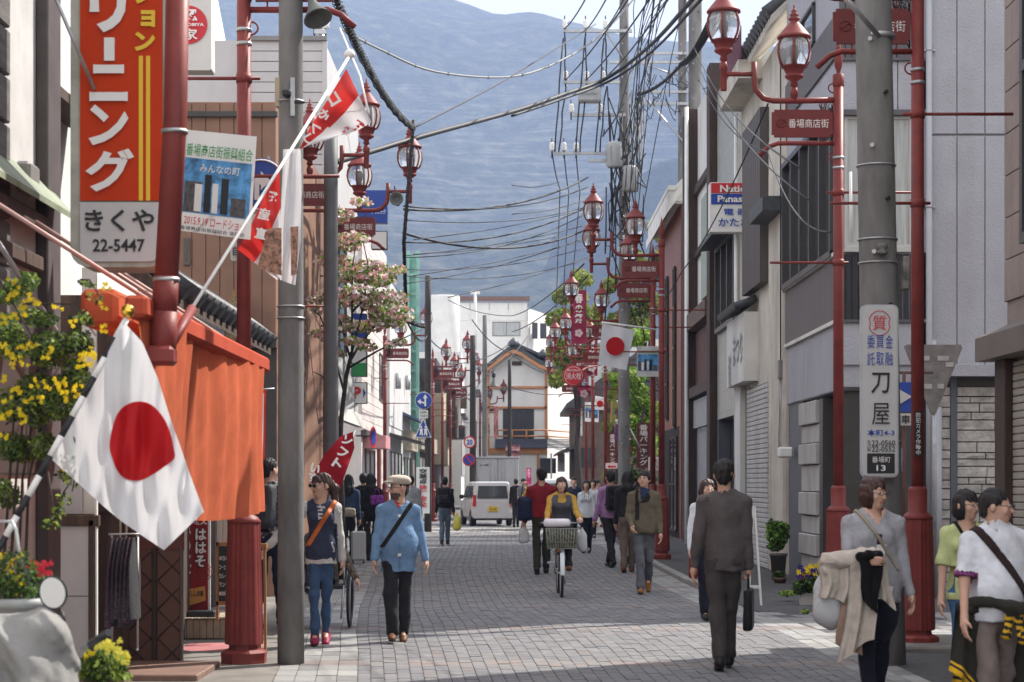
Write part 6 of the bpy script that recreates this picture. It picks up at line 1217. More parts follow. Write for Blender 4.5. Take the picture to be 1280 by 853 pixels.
Ts=thing('road_sign','inverted triangular road sign seen from its grey back beside the right lamp post','road sign',W(1167,750,25)); polyE(Ts,'back_plate',[(1130,433),(1134,431),(1201,431),(1203,435),(1170,517),(1166,519),(1163,516)],25,mat('brushed_sign_back',(.20,.19,.185),.5,metal=.3,var=.25,vs=6,dirt=.4),.02); post(Ts,1168,425,748,25.05,.03); 
for x,y,w_ in((1152,445,10),(1172,445,14),(1182,453,10),(1155,480,10),(1172,480,8)): plate(Ts,'bracket',x,y,x+w_,y+6,24.99,mSteel,.002,.01)
Ow=thing('road_sign','blue one way arrow plate between the concrete pole and the right red post','road sign',W(1128,532,23.5)); plate(Ow,'plate',1112,478,1150,515,23.5,sb,.01); polyE(Ow,'arrow',[(1116,482),(1140,496),(1116,511)],23.48,mat('sign_white_panel')); plate(Ow,'plate',1112,517,1140,532,23.5,mat('sign_white_panel'),.01); TE(Ow,'単車',1114,519,1138,530,23.48,iK,off=.02); b=MB(); b.tube([W(1115,466,23.55),W(1165,466,24.9)],.02,6); b.tube([W(1130,466,23.6),W(1130,700,23.6)],.022,6); b.build('bracket',mat('rusty_brown',(.12,.05,.04),.7),Ow)
Fs=thing('folding_stand','white folding sign stand seen edge on behind the suited man','sign stand',W(947,757,24.2)); 
for P in([(942,632),(944.5,632),(953,757),(950.5,757)],[(941,632),(943,632),(937,757),(934.5,757)]): polyE(Fs,'panel',P,24.0,mWhite,.03)
plate(Fs,'brace',936,732,950,736,24.1,mWhite,.003,.03)
# ======== right far banners, parking signs, koinobori ========
Hy=thing('hydrant_sign','round red hydrant sign with white characters below the lamp posts','sign',W(717,483,58)); disc(Hy,'disc',717,470,13.6,58,mat('band_red')); disc(Hy,'rim',717,470,11.6,57.96,iW); disc(Hy,'face',717,470,11,57.93,mat('band_red')); TE(Hy,'消火栓',707.5,466,726.5,474.5,57.9,iW,off=.005); TE(Hy,'FIRE HYDRANT',709,462,725,464.3,57.9,iW,off=.02); b=MB(); b.tube([W(717,470,58.1),W(733,460,60),W(757,455,66)],.03,6); b.build('bracket',mRed,Hy)
def vbanner(label,x0,y0,x1,y1,Y,m,txt,tm=None,name='street_banner'):
    t=thing(name,label,'banner',W(x0,y1,Y)); pxcloth(t,'cloth',([(x0,y0),(x0,y1)],[(x1,y0),(x1,y1)]),lambda x,y,u,v:Y+.04*math.sin(u*9)*Y/60,m); 
    if txt: TE(t,txt,x0+(x1-x0)*.22,y0+(y1-y0)*.06,x1-(x1-x0)*.22,y0+(y1-y0)*.62 if len(txt)<6 else y1-(y1-y0)*.05,Y-.12,tm or iW,True,off=.02)
    return t
mPur=mat('plum_cloth',(.26,.02,.06),.8,var=.15); fl=mat('petal_print',(.62,.50,.52),.8)
for lb,x0,y0,x1,y1,Y in(('plum banner with white blossom print between the near lamp pairs at right',714,363,733,430,64),('second plum banner with blossom print, lower and farther right',733,420,747,470,70),('third plum banner hanging below the round hydrant sign',722,482,738,495,59)):
    t=vbanner(lb,x0,y0,x1,y1,Y,mPur,'春の祭' if y1-y0>40 else None); 
    for k in range(5):
        a=k*1.26; disc(t,'petal',(x0+x1)/2+3*math.cos(a),y1-(y1-y0)*.2+3*math.sin(a),2.2,Y-.15,fl)
mBn=mat('brown_sign_board',(.12,.035,.03),.5,var=.1)
for lb,s_,x0,y0,x1,y1,Y in(('tall brown parking board with white kana at the right pavement','番場パーキング',759,541,772,585,62),('second brown parking board higher and right of the first','番場パーキング',796,529,813,585,60)):
    t=thing('parking_board',lb,'sign',W((x0+x1)/2,y1,Y)); plate(t,'board',x0,y0,x1,y1,Y,mBn,.02,.08); TE(t,s_,x0+3.2,y0+2,x1-3.2,y1-3,Y-.02,iW,True,off=.02); post(t,(x0+x1)/2,y1,640,Y+.05,.04,mBn)
t=thing('arrow_plate','small white plate with a red arrow under the tall parking board','sign',W(765,592,61.8)); plate(t,'plate',757,579,772,586,61.6,mWhite,.01); polyE(t,'arrow',[(759,583.5),(762,581),(762,582.5),(770,582.5),(770,584.5),(762,584.5),(762,585.6)],61.5,iR)
t=thing('rescue_sign','square white AED sign with a red heart near the brick building','sign',W(817,588,57)); plate(t,'plate',810.5,571.5,824,588,57,mWhite,.01,.04); TE(t,'AED',812.5,581.5,822,585.5,56.95,iR,off=.02); polyE(t,'heart',[(817.3,580),(813.8,576.3),(814.6,574.3),(816.2,574.2),(817.3,575.5),(818.4,574.2),(820,574.3),(820.8,576.3)],56.95,iR); post(t,817,588,640,57.1,.03)
def carp(label,x,y,Y,L_,r,m,seed):
    q=W(x,y,Y); t=thing('carp_streamer',label,'carp streamer',q,group='carp streamers'); rr=random.Random(seed); b=MB(); N=9
    P=[q+Vector((.05*math.sin(i*.9+seed),0,-L_*i/N)) for i in range(N+1)]; b.tube(P,[r*.9,r,r*1.05,r,r*.9,r*.8,r*.68,r*.55,r*.45,r*.5],10,cap=False); b.add([P[-1]+Vector((-r*.3,0,.05)),P[-1]+Vector((r*.3,0,.05)),P[-1]+Vector((r*1.3,.02,-.25)),P[-1]+Vector((r*.3,.02,-.14)),P[-1]+Vector((-r*.2,.02,-.14)),P[-1]+Vector((-r*1.3,.02,-.25))],[(0,1,2,3),(0,3,4),(0,4,5)],0); b.build('body',m,t)
    b=MB(); b.lathe([(r*.95,-.06),(r*.98,0)],tuple(q),12); b.build('mouth_ring',iW,t)
    for s_ in(-1,1): disc(t,'eye',x+s_*r*.5*F/Y,y+4,1.3,Y-r-.02,iW)
    return t
carp('dark purple carp streamer hanging by the parking boards',775,525,58,.95,.15,mat('carp_purple',(.10,.03,.09),.8,var=.9,vs=18),1); carp('pink carp streamer hanging right of the purple one',785.5,545,58,.62,.09,mat('carp_pink',(.62,.06,.17),.8,var=.3,vs=14),2)
t=thing('rainbow_streamer','thin rainbow streamer hanging from the flag rod above the carp streamers','streamer',W(766,502,58)); 
for k,c in enumerate([(.6,.12,.25),(.65,.45,.05),(.10,.35,.12),(.4,.25,.08)]): pxcloth(t,'ribbon',([(762.5+k*1.5,502),(763+k*1.2,512),(762+k*1.0,528)],[(764+k*1.5,502),(764.3+k*1.2,512),(763+k*1.0,528)]),lambda x,y,u,v:58,mat('ribbon_%s'%'abcd'[k],c,.8))
b=MB(); b.tube([W(788,536,57.5),W(807,572,57.5)],.025,6); o=b.build('steel_pole',mSteel); lab(o,'slanting pale pole in front of the second parking board','pole')
t=thing('stone_monument','rounded grey stone monument under the conifer','monument',W(762,560,68)); 
s=SD((3.1,67.6,0),(4.0,68.4,2.6),.05); s.ell((3.5,68,1.9),(.28,.2,.6)); s.cap((3.5,68,0),(3.5,68,1.4),.28,.25,.1); s.wrinkle(.02,(1,1,1),12,2); o=s.mesh('stone',mat('grey_stone',(.2,.2,.19),.9,var=.25,vs=4,bump=.4))
for v in o.data.vertices: v.co-=t.location
o.parent=t
for x,y0,y1,Y,c in((609,510,545,106,'orange'),(620,508,548,104,'red')): vbanner('thin pale %s streamer banner at the left of the white gabled hall'%c,x-3,y0,x+3,y1,Y,mat('streaked_%s_cloth'%c,(.65,.35,.2) if c=='orange' else (.6,.25,.22),.8,var=.7,vs=3,stretch=(6,6,.5)),None)
vbanner('pink banner with white writing beside the box truck',658,585,664,606,84,mat('hot_pink_cloth',(.60,.05,.2),.8),'安売り'); vbanner('white banner with red kana beside the far white hall door',697,567,706,590,100,mWC,'ラーメン',iR)
vbanner('cluster of red and white leaflets above the truck box',632,556,650,571,100,mat('leaflet_print',(.55,.25,.25),.7,var=1,vs=5),None)
b=MB(); b.tube([W(1063,215,22.6),W(1064,302,22.6)],.018,8); o=b.build('tube_lamp',iW); lab(o,'thin white vertical tube beside the tall right lamp post','lamp')
# ======== vehicles ========
def wheel(t,c,r=.28,w=.16,M=None):
    b=MB(); b.lathe([(r*.6,-w/2),(r*.95,-w/2),(r,-w*.35),(r,w*.35),(r*.95,w/2),(r*.6,w/2)],n=24,M=Matrix.Translation(c)@Matrix.Rotation(pi/2,4,'Y')); o=b.build('wheel',mBlack,t,world=False)
    b=MB(); b.lathe([(r*.1,-w*.52),(r*.6,-w*.45),(r*.62,-w*.3),(r*.62,w*.3),(r*.6,w*.45),(r*.1,w*.52)],n=20,M=Matrix.Translation(c)@Matrix.Rotation(pi/2,4,'Y')); b.build('rim',mSteel,o,world=False)
mPaint=mat('silver_white_paint',(.60,.61,.62),.25,var=.02,spec=.6); mTail=mat('tail_lamp_red',(.45,.01,.01),.2,var=0)
Cr=thing('parked_car','small white hatchback wagon seen from behind with yellow number plate','car',((616-640)*67.6/F,67.8,0),R(9))
s=SD((-.85,-.1,.1),(.85,3.5,1.75),.03); s.box((0,1.7,.62),(.735,1.68,.36),.12,k=.05); s.box((0,1.5,1.15),(.66,1.42,.42),.16,k=.12)
X,Yy,Z=s.pts(); s.f=np.maximum(s.f,((np.abs(X)-.735)+.22*np.maximum(Z-.95,0)).astype(np.float32)); s.f=np.maximum(s.f,(-Yy+.02+.22*np.maximum(Z-.95,0)).astype(np.float32)); s.f=np.maximum(s.f,((Yy-2.55)*.75+.9*(Z-.95)).astype(np.float32)*(Z>.9)+(-1)*(Z<=.9).astype(np.float32))
for yw in(.55,2.85): s.cap((-.9,yw,.28),(.9,yw,.28),.33,k=0,op='c')
s.mesh('body',mPaint,Cr,adapt=.0)
def carpart(name,P,m,th=.012,d=(0,-1,0)): b=MB(); b.prism([Vector(p) for p in P],Vector(d)*th); b.build(name,m,Cr,world=False)
carpart('rear_window',[(-.55,.015,.98),(.55,.015,.98),(.50,.115,1.42),(-.50,.115,1.42)],mGlassW); carpart('number_plate',[(-.17,-.03,.52),(.17,-.03,.52),(.17,-.03,.69),(-.17,-.03,.69)],mat('plate_yellow',(.75,.50,.02),.4,var=0)); 
for sx in(-1,1): carpart('tail_lamp',[(sx*.60,-.005,.70),(sx*.73,.02,.70),(sx*.70,.04,1.10),(sx*.59,.02,1.10)],mTail,.02)
carpart('wiper',[(-.02,.0,1.0),(.28,.02,1.08),(.27,.02,1.10),(-.03,.0,1.02)],mBlack); carpart('bumper',[(-.70,-.03,.28),(.70,-.03,.28),(.72,-.03,.48),(-.72,-.03,.48)],mPaint,.04); carpart('bumper_shade_strip',[(-.6,-.02,.22),(.6,-.02,.22),(.6,-.02,.28),(-.6,-.02,.28)],mBlack,.03)  # solid black strip stands in for the shade below the bumper
for y0,y1 in((.35,.85),(.92,1.55),(1.62,2.35)): b=MB(); b.prism([(-.742+.0,y0,1.0),(-.742,y1,1.0),(-.655,y1-.03-(.2 if y1>2 else 0),1.42),(-.655,y0+.03,1.42)],(-.008,0,0)); b.build('side_window',mGlassW,Cr,world=False)
b=MB(); b.bbox((-.90,2.2,.95),(-.74,2.32,1.10),.03); b.build('wing_mirror',mBlack,Cr,world=False)
TE_=text('41-44',.24,.09,mat('plate_green',(.02,.12,.05)),FX((0,-.045,.6)),Cr,'plate_number',world=False)
for x in(-.66,.66):
    for y in(.55,2.85): wheel(Cr,(x,y,.28))
Tr=thing('box_truck','grey white box truck with double rear doors standing ahead of the small car','truck',((622-640)*79/F,79,0),R(2))
b=MB(); b.bbox((-.88,.05,.75),(.88,3.6,2.56),.03); b.build('box',mat('truck_grey',(.42,.43,.44),.5,var=.06,dirt=.2),Tr,world=False)
for sx in(-1,1): b=MB(); b.bbox((sx*.02,.0,.8),(sx*.86,.06,2.5),.01); b.build('rear_door',mat('truck_grey'),Tr,world=False)
for x in(-.8,-.28,-.1,.18,.3,.78):
    b=MB(); b.tube([(x,-.02,.82),(x,-.02,2.48)],.012,6); b.build('lock_rod',mSteel,Tr,world=False)
for z in(1.05,2.3):
    for sx in(-1,1): b=MB(); b.bbox((sx*.72,-.025,z),(sx*.86,.0,z+.06),.005); b.build('hinge',mSteel,Tr,world=False)
b=MB(); b.bbox((-.9,-.02,2.52),(.9,.06,2.60),.01); b.build('frame_rail',mSteel,Tr,world=False); text('JA 全農',.36,.10,iK,FX((-.55,-.005,2.25)),Tr,world=False)
b=MB(); b.bbox((-.75,3.65,.5),(.75,5.1,2.0),.1); b.build('cab',mPaint,Tr,world=False); b=MB(); b.bbox((-.8,.1,.45),(.8,4.6,.7),.02); b.build('chassis',mBlack,Tr,world=False)
for x in(-.7,.7):
    for y in(.8,4.3): wheel(Tr,(x,y,.33),.33,.2)
Vn2=thing('parked_van','white van whose roof shows behind the man in the red jacket','van',((694-640)*84/F,84,0),R(-4))
s=SD((-1.0,-.1,.15),(1.0,4.4,1.9),.05); s.box((0,2.1,.75),(.85,2.1,.5),.15,k=.05); s.box((0,2.1,1.2),(.78,2.0,.50),.22,k=.15); s.mesh('body',mPaint,Vn2)
b=MB(); b.prism([(-.62,-.02,1.0),(.62,-.02,1.0),(.55,.03,1.5),(-.55,.03,1.5)],(0,-.1,0)); b.build('rear_window',mGlassW,Vn2,world=False)
for x in(-.75,.75):
    for y in(.7,3.4): wheel(Vn2,(x,y,.3),.3,.18)
# ---------------- people ----------------
mSkin=mat('skin',(.56,.34,.25),.5,var=.05,vs=9,spec=.35); mLip=mat('lips',(.36,.13,.11),.5,var=0); mHairB=mat('black_hair',(.010,.008,.008),.6,var=.3,vs=30,stretch=(1,1,.2),bump=.5,bs=60); mHairR=mat('brown_hair',(.05,.022,.015),.45,var=.3,vs=30,bump=.5,bs=60); mEye=mat('eye_dark',(.02,.015,.012),.2,var=0); mEyeW=mat('eye_white',(.6,.58,.55),.3,var=0)
def cm(name,c,rough=.85,**k): return mat(name,c,rough,**{**dict(var=.14,vs=10,bump=.6,bs=15,sheen=.05,spec=.2),**k})
Vc=lambda *a: np.array(a,float)
def unit(v): return v/np.linalg.norm(v)
def person(label,X,Y,rz=0,H=1.7,res=.008,wd=1.0,yaw=0,pitch=0,lean=0,legs=((6,4,2),(-6,4,2)),arms=((4,8,10,0),(4,8,10,0)),hair='short',hairm=None,glasses=None,
           top=None,topm=None,toph=.86,sleeve=1.0,slm=None,topfn=None,open_=0,collar=0,belly=0,shoulder=1.0,bottomm=None,legw=1.0,cuffz=.10,shoem=None,shoefn=None,strap=None,backpack=None,hat=None,z0=0,seat=None,grip=(0,0),skirt=None,extra=None,beard=False,hairfn=None,topr=1.0):
    s=H/1.7; t=thing('person',label,'person',(X,Y,z0),R(rz)); P=Vc(0,0,.93)*s; ln=R(lean)
    up=Vc(0,-math.sin(ln),math.cos(ln)); C=P+up*.33*s; nb=P+up*.50*s; hc=nb+up*.10*s+Vc(0,-.012,.050)*s
    yw,pt=R(yaw),R(pitch); Rh=np.array(Matrix.Rotation(yw,3,'Z')@Matrix.Rotation(pt,3,'X'))
    hp=lambda x,y,z: hc+Rh@(Vc(x,y,z)*s*1.05)
    J={}
    for i,sd_ in((0,-1),(1,1)):
        a,k,o=[R(q) for q in legs[i]]; a*=1.5; o-=R(4.2); hj=P+Vc(sd_*.076,0,-.04)*s*Vc(wd,1,1); d1=Vc(sd_*math.sin(o),-math.sin(a)*math.cos(o),-math.cos(a)*math.cos(o)); a2=a-k; d2=Vc(sd_*math.sin(o)*.5,-math.sin(a2),-math.cos(a2)); d2=unit(d2)
        kn=hj+d1*.41*s; an=kn+d2*.40*s; J['l%d'%i]=(hj,kn,an,a2)
        a,o,e,iw=[R(q) for q in arms[i]]; o=o*(.72 if abs(arms[i][1])<20 else 1); sh=nb+Vc(sd_*.156*wd*shoulder,.012,-.078)*s; d1=Vc(sd_*math.sin(o),-math.sin(a)*math.cos(o),-math.cos(a)*math.cos(o)); a2=a+e; o2=o-iw; d2=Vc(sd_*math.sin(o2),-math.sin(a2)*math.cos(o2),-math.cos(a2)*math.cos(o2)); el=sh+d1*.275*s; wr=el+d2*.245*s
        J['a%d'%i]=(sh,el,wr,d2)
    low=min(J['l%d'%i][2][2]-.082*s-.06*s*max(0,math.sin(J['l%d'%i][3]))*0-.09*s*max(0,-math.sin(J['l%d'%i][3]))*.9 for i in(0,1))
    if seat is None: dz=-low
    else: dz=seat-P[2]+.05
    D=Vc(0,0,dz); P,C,nb,hc=P+D,C+D,nb+D,hc+D
    for k_ in J: J[k_]=tuple(q+D if isinstance(q,np.ndarray) and j<3 else q for j,q in enumerate(J[k_]))
    hp=lambda x,y,z: hc+Rh@(Vc(x,y,z)*s*1.05)
    allp=np.array([q for k_ in J for q in J[k_][:3]]+[hc,P]); lo=allp.min(0)-Vc(.2,.22,.12); hi=allp.max(0)+Vc(.2,.22,.14)
    far=res>.011
    # --- skin: one continuous body
    g=SD(lo,hi,res); K=.03*s
    g.ell(hp(0,.018,.022),Vc(.073,.090,.088)*s,Rh,K); g.ell(hp(0,-.020,-.030),Vc(.060,.070,.082)*s,Rh,K); g.ell(hp(0,-.052,-.088),Vc(.030,.028,.024)*s,Rh,K)
    g.cap(hp(0,-.082,.006),hp(0,-.102,-.030),.009*s,.014*s,.012*s); 
    if not far:
        for sx in(-1,1): g.ell(hp(sx*.075,.012,-.012),Vc(.011,.020,.030)*s,Rh,.008); g.ell(hp(sx*.029,-.086,.004),Vc(.015,.010,.010)*s,Rh,.012,'c'); g.ell(hp(sx*.042,-.062,-.028),Vc(.02,.018,.02)*s,Rh,.02)
        g.ell(hp(0,-.086,-.060),Vc(.022,.010,.009)*s,Rh,.006)
    else:
        for sx in(-1,1): g.ell(hp(sx*.075,.012,-.012),Vc(.014,.020,.030)*s,Rh,.008)
    g.cap(nb-up*.05*s,hp(0,.022,-.055),.056*s*(.9+.1*wd),.050*s,.03)
    g.cap(P-Vc(0,0,.03)*s,C,.10*s*wd,.11*s*wd,.04,((0,1,0),.7)); g.cap(J['a0'][0],J['a1'][0],.042*s,k=.05); g.cap(C,nb-up*.04*s,.10*s,.05*s,.04,((0,1,0),.7))
    for i,sd_ in((0,-1),(1,1)):
        hj,kn,an,sa=J['l%d'%i]; g.cap(hj,kn,.052*s,.036*s,.03); g.cap(kn,an,.036*s,.028*s,.02); g.cap(an,an+Vc(0,-.1*math.cos(sa),-.04)*s,.03*s,.02*s,.02)
        sh,el,wr,d=J['a%d'%i]; g.cap(sh,el,.043*s,.036*s,.03); g.cap(el,wr,.036*s,.024*s,.02)
        n=unit(Vc(-sd_,0,0)-d*(Vc(-sd_,0,0)@d)) if abs(d[0])<.85 else Vc(0,0,-1); 
        if grip[i]==2: n=unit(Vc(0,0,-1)-d*(Vc(0,0,-1)@d))
        tt=np.cross(d,n); tt=tt if tt[1]<0 or grip[i]==2 else -tt   # towards the thumb side
        if grip[i]==2: tt=Vc(-sd_,0,0)*1.0
        g.cap(wr,wr+d*.05*s,.026*s,.030*s,.015); pc=wr+d*.055*s; B=np.stack([tt,d,n],1); g.ell(pc,Vc(.038,.048,.017)*s,B,.012)
        if res<=.0115:
            cu=(.35,.7) if not grip[i] else (1.2,2.5)
            for f,(ln_,off) in enumerate(((.072,1.4),(.080,.5),(.076,-.4),(.060,-1.3))):
                b0=pc+(d*.040+tt*off*.019)*s; c1=cu[0]+.08*f; d1=d*math.cos(c1)+n*math.sin(c1); c2=cu[1]+.12*f; d2=d*math.cos(c2)+n*math.sin(c2)
                m1=b0+d1*ln_*.52*s; g.cap(b0,m1,.0098*s,.009*s,.004); g.cap(m1,m1+d2*ln_*.48*s,.009*s,.0075*s,.003)
            b0=pc+(tt*.030-d*.020)*s; m1=b0+unit(tt*.75+d*.75+n*.35)*.034*s; g.cap(b0,m1,.012*s,.011*s,.008); g.cap(m1,m1+unit(tt*.2+d*.9+n*.5)*.028*s,.0105*s,.008*s,.003)
        else: g.cap(pc,pc+d*.085*s+n*.02,.028*s,.016*s,.02)
    if beard and not far: pass
    def skinfn(x,y,z):
        q=(np.stack([x,y,z],1)-hc)@Rh/s; m=np.zeros(len(x),int); m[(np.abs(q[:,0])<.021)&(q[:,1]<-.075)&(q[:,2]<-.054)&(q[:,2]>-.070)]=1
        if beard: m[(q[:,2]<-.048)&(q[:,2]>-.125)&(q[:,1]<-.01)&~((np.abs(q[:,0])<.017)&(q[:,2]>-.066))]=2
        return m
    body=g.mesh('body',[mSkin,mLip,mat('beard_skin',(.10,.07,.06),.8,var=.2)],t,None if far else skinfn)
    # --- face details
    if not far and abs(((rz+yaw+180)%360)-180)<115:
        for sx in(-1,1):
            b=MB(); Mx=Matrix.Translation(Vector(hp(sx*.029,-.079,.004)))@Matrix(Rh.tolist()).to_4x4(); b.lathe([(.0001,-.0075*s),(.009*s,-.005*s),(.0125*s,0),(.009*s,.005*s),(.0001,.0075*s)],n=10,M=Mx); b.build('eye',mEyeW,t,world=False)
            b=MB(); b.cap=None; b.lathe([(.0001,-.006*s),(.006*s,-.003*s),(.0062*s,.003*s),(.0001,.006*s)],n=8,M=Matrix.Translation(Vector(hp(sx*.029,-.0895,.004)))); b.build('iris',mEye,t,world=False)
            b=MB(); b.tube([hp(sx*.016,-.094,.023),hp(sx*.030,-.094,.028),hp(sx*.045,-.084,.023)],[.0022*s,.0034*s,.0018*s],5); b.build('eyebrow',hairm or mHairB,t,world=False)
    if glasses:
        b=MB()
        for sx in(-1,1):
            c=hp(sx*.031,-.104,.002); rr=.019 if glasses!='sun' else .023
            if glasses=='sun': b.prism([c+Rh@(Vc(rr*math.cos(a)*1.15,0,rr*math.sin(a)*.85)*s) for a in np.linspace(0,2*pi,17)[:-1]],tuple(Rh@Vc(0,.006,0)))
            else: b.tube([c+Rh@(Vc(rr*math.cos(a)*1.1,0,rr*math.sin(a)*.8)*s) for a in np.linspace(0,2*pi,15)[:-1]],.0022*s,4,closed=True)
            b.tube([hp(sx*.052,-.102,.006),hp(sx*.078,-.04,.004),hp(sx*.080,.02,.0)],.0022*s,4)
        b.tube([hp(-.012,-.106,.006),hp(.012,-.106,.006)],.002*s,4); b.build('glasses',mBlack,t,world=False)
    # --- hair
    if hair!='none':
        g=SD(hc-Vc(.24,.26,.55 if hair in('long','pony') else .24),hc+Vc(.24,.26,.22),min(res,.009) if not far else res)
        if hair=='short':
            g.ell(hp(0,.022,.032),Vc(.085,.101,.092)*s,Rh,.02); g.ell(hp(0,.055,-.03),Vc(.068,.055,.060)*s,Rh,.03)
            g.box(hp(0,-.115,-.06),Vc(.075,.085,.098)*s,.02,Rh,.015,'c'); g.box(hp(0,-.01,-.095),Vc(.12,.055,.085)*s,.01,Rh,.01,'c')
        else:
            g.ell(hp(0,.018,.030),Vc(.088,.104,.095)*s,Rh,.02)
            if hair in('bob','long'): g.ell(hp(0,.022,-.035),Vc(.100,.100,.105)*s,Rh,.03)
            if hair=='pony': g.ell(hp(0,.04,-.01),Vc(.082,.075,.075)*s,Rh,.03); g.cap(hp(0,.10,.02),hp(.01,.15,-.05),.035*s,.05*s,.02); g.cap(hp(.01,.15,-.05),hp(.02,.14,-.19),.05*s,.03*s,.02)
            if hair=='long': g.cap(hp(0,.04,-.05),nb+Vc(0,.09,-.02)*s,.085*s,.09*s,.05,((0,1,0),.6)); g.cap(nb+Vc(0,.09,-.02)*s,C+Vc(0,.11,.06)*s,.09*s,.05*s,.04,((0,1,0),.5))
            g.box(hp(0,-.105,-.075),Vc(.058,.075,.104)*s,.02,Rh,.012,'c')
            if hair=='bob': g.box(hp(0,0,-.20),Vc(.2,.2,.075)*s,.01,Rh,.01,'c')
        g.wrinkle(.012*s,(1,1,.35),45,int(X*97)%50); g.pleat(.010*s,75,14,int(X*11)%9,50); g.mesh('hair',hairm or mHairB,t,adapt=.1)
    if hat:
        g=SD(hc-Vc(.25,.25,.1),hc+Vc(.25,.25,.22),.009 if not far else res); g.ell(hp(0,.005,.085),Vc(.098,.125,.052)*s,Rh,.02); g.ell(hp(0,.03,.06),Vc(.090,.108,.045)*s,Rh,.03); g.ell(hp(0,-.105,.058),Vc(.070,.058,.012)*s,Rh,.015); g.box(hp(0,0,-.02),Vc(.2,.2,.058)*s,.01,Rh,0,'c'); g.wrinkle(.003,(1,1,1),25,3); g.mesh('flat_cap',hat,t)
    # --- top garment
    if topm is not None:
        g=SD(Vc(lo[0],lo[1],min(toph*s-.12,lo[2]+.5) if seat is None else lo[2]),hi-Vc(0,0,.05),res); hz=toph*s+(dz if 0 else 0); hz=toph*s if seat is None else P[2]-.05
        rh=(.156 if top=='jacket' else .168 if toph<.9 else .148)*wd*s*topr; rc=.146*wd*s; rw=rh*(.80 if top=='woman' else .90+belly*3); sqy=((0,1,0),.66)
        g.cap(Vc(P[0],P[1]*.5+P[1]*.5,hz-.08),P+up*.02*s,rh*1.02,rh*.97,.03,sqy); g.cap(P+up*.02*s,P+up*.13*s,rh*.96,rw,.04,sqy); g.cap(P+up*.13*s,C,rw,rc,.05,sqy); g.cap(C,nb-up*.11*s,rc,.125*s*wd,.05,sqy); g.cap(J['a0'][0]+Vc(0,0,-.008),J['a1'][0]+Vc(0,0,-.008),.056*s,k=.05)
        for q_ in(0,1): g.cap(nb+up*.012*s+Vc((-1,1)[q_]*.02,0,0)*s,J['a%d'%q_][0]+Vc(0,0,-.005),.052*s,.050*s,.03)
        g.cap(nb-up*.06*s,nb+up*.010*s,.078*s,.066*s,.03)
        if belly: g.ell(P+up*.10*s+Vc(0,-.05,0),Vc(.15*wd,.105+belly,.20)*s,None,.08)
        if top=='woman': 
            for sx in(-1,1): g.ell(C+Vc(sx*.065,-.085,.0)*s,Vc(.062,.05,.06)*s,None,.04)
        g.box(Vc(0,0,hz-.5),Vc(1,1,.5),0,None,.0,'c'); g.cap(nb-up*.01*s+Vc(0,-.012,0)*s,nb+up*.14*s,(.062 if not open_ else .07)*s,.085*s,.01,op='c')
        if collar: g.cap(nb+up*.0*s,nb+up*.030*s,.074*s,.070*s,.01); g.cap(nb-up*.03*s,nb+up*.12*s,.058*s,.064*s,0,op='c')
        g.wrinkle(.010*s,(1,.6,1.4),15,int(abs(X)*31)%40); g.pleat(.006*s,9,12,int(abs(X)*7)%20); torso=g.f.copy()
        for i,sd_ in((0,-1),(1,1)):
            sh,el,wr,d=J['a%d'%i]; r0=.060*s*(.85+.15*wd)
            if sleeve>=1: g.cap(sh,el,r0,.050*s,.018); g.cap(el,wr-d*.01*s,.050*s,.040*s,.02); g.cap(wr-d*.03*s,wr,.042*s,.042*s,.005)
            else: e=sh+(el-sh)*sleeve*1.6; g.cap(sh,e,r0,.066*s,.02); dd=unit(el-sh); 
        if sleeve<1:
            for i in(0,1): sh,el,wr,d=J['a%d'%i]; dd=unit(el-sh); e=sh+(el-sh)*sleeve*1.6; Bx=np.array(Matrix.Identity(3)); q=Vector(dd).to_track_quat('Z','Y').to_matrix(); g.box(e+dd*.09,Vc(.085,.085,.09),0,np.array(q),0,'c')
        i_=np.where(np.abs(g.f)<.03); keep=torso[i_]>.02; g2=g.f.copy(); g.wrinkle(.010*s,(1,1,2.2),26,int(abs(X)*17)%30+5); g.f=np.where(torso<.01,g2,g.f)
        mats=[topm]+list(slm or []); g.mesh('top' if top in(None,'woman') else top,mats,t,(lambda x,y,z: topfn(x,y,z,P,C,nb,s,J)) if topfn else None)
        for st in (strap or []):
            (x0,z0_),(x1,z1_),m_,w_,nm=st; g.f=torso; Xg,Yg_,Zg=g.pts(); L=math.hypot(x1-x0,z1_-z0_); nx,nz=(z1_-z0_)/L,-(x1-x0)/L; dist=np.abs((Xg-x0*s)*nx+(Zg-z0_*s-dz*0)*nz)-w_
            f=np.maximum(np.abs(torso-.004)-.0065-res*.35,dist.astype(np.float32)); f=np.maximum(f,(min(z0_,z1_)*s-Zg).astype(np.float32)); g.f=np.broadcast_to(f,torso.shape).astype(np.float32).copy(); g.mesh(nm,m_,t)
    # --- trousers
    if bottomm is not None:
        g=SD(Vc(lo[0],lo[1],lo[2]),Vc(hi[0],hi[1],P[2]+.22),res)
        tk=.90 if (toph<.9 and topm is not None) else 1.0; g.cap(P+Vc(0,0,.06)*s,P-Vc(0,0,.05)*s,.126*wd*s*tk,.128*wd*s*tk,.03,((0,1,0),.72)); 
        for sx in(-1,1): g.ell(P+Vc(sx*.055,.03 if tk<1 else .045,-.07)*s,Vc(.07,.06,.08)*s,None,.04)
        for i in(0,1):
            hj,kn,an,sa=J['l%d'%i]; lw=legw*s; e=kn+(an-kn)*(1-max(0,cuffz-.08)/.4*1.0); g.cap(hj-Vc(0,0,.02),kn,.079*lw*(tk+1)/2,.066*lw,.045); g.cap(kn,e,.068*lw,.054*lw,.025); 
            if legw>.9: g.cap(kn+(an-kn)*.7,e,.056*lw,.058*lw,.01)
        if skirt: g.cap(P+Vc(0,0,.05),P-Vc(0,0,skirt)*s,.145*wd*s,.175*wd*s,.03,((0,1,0),.75)); 
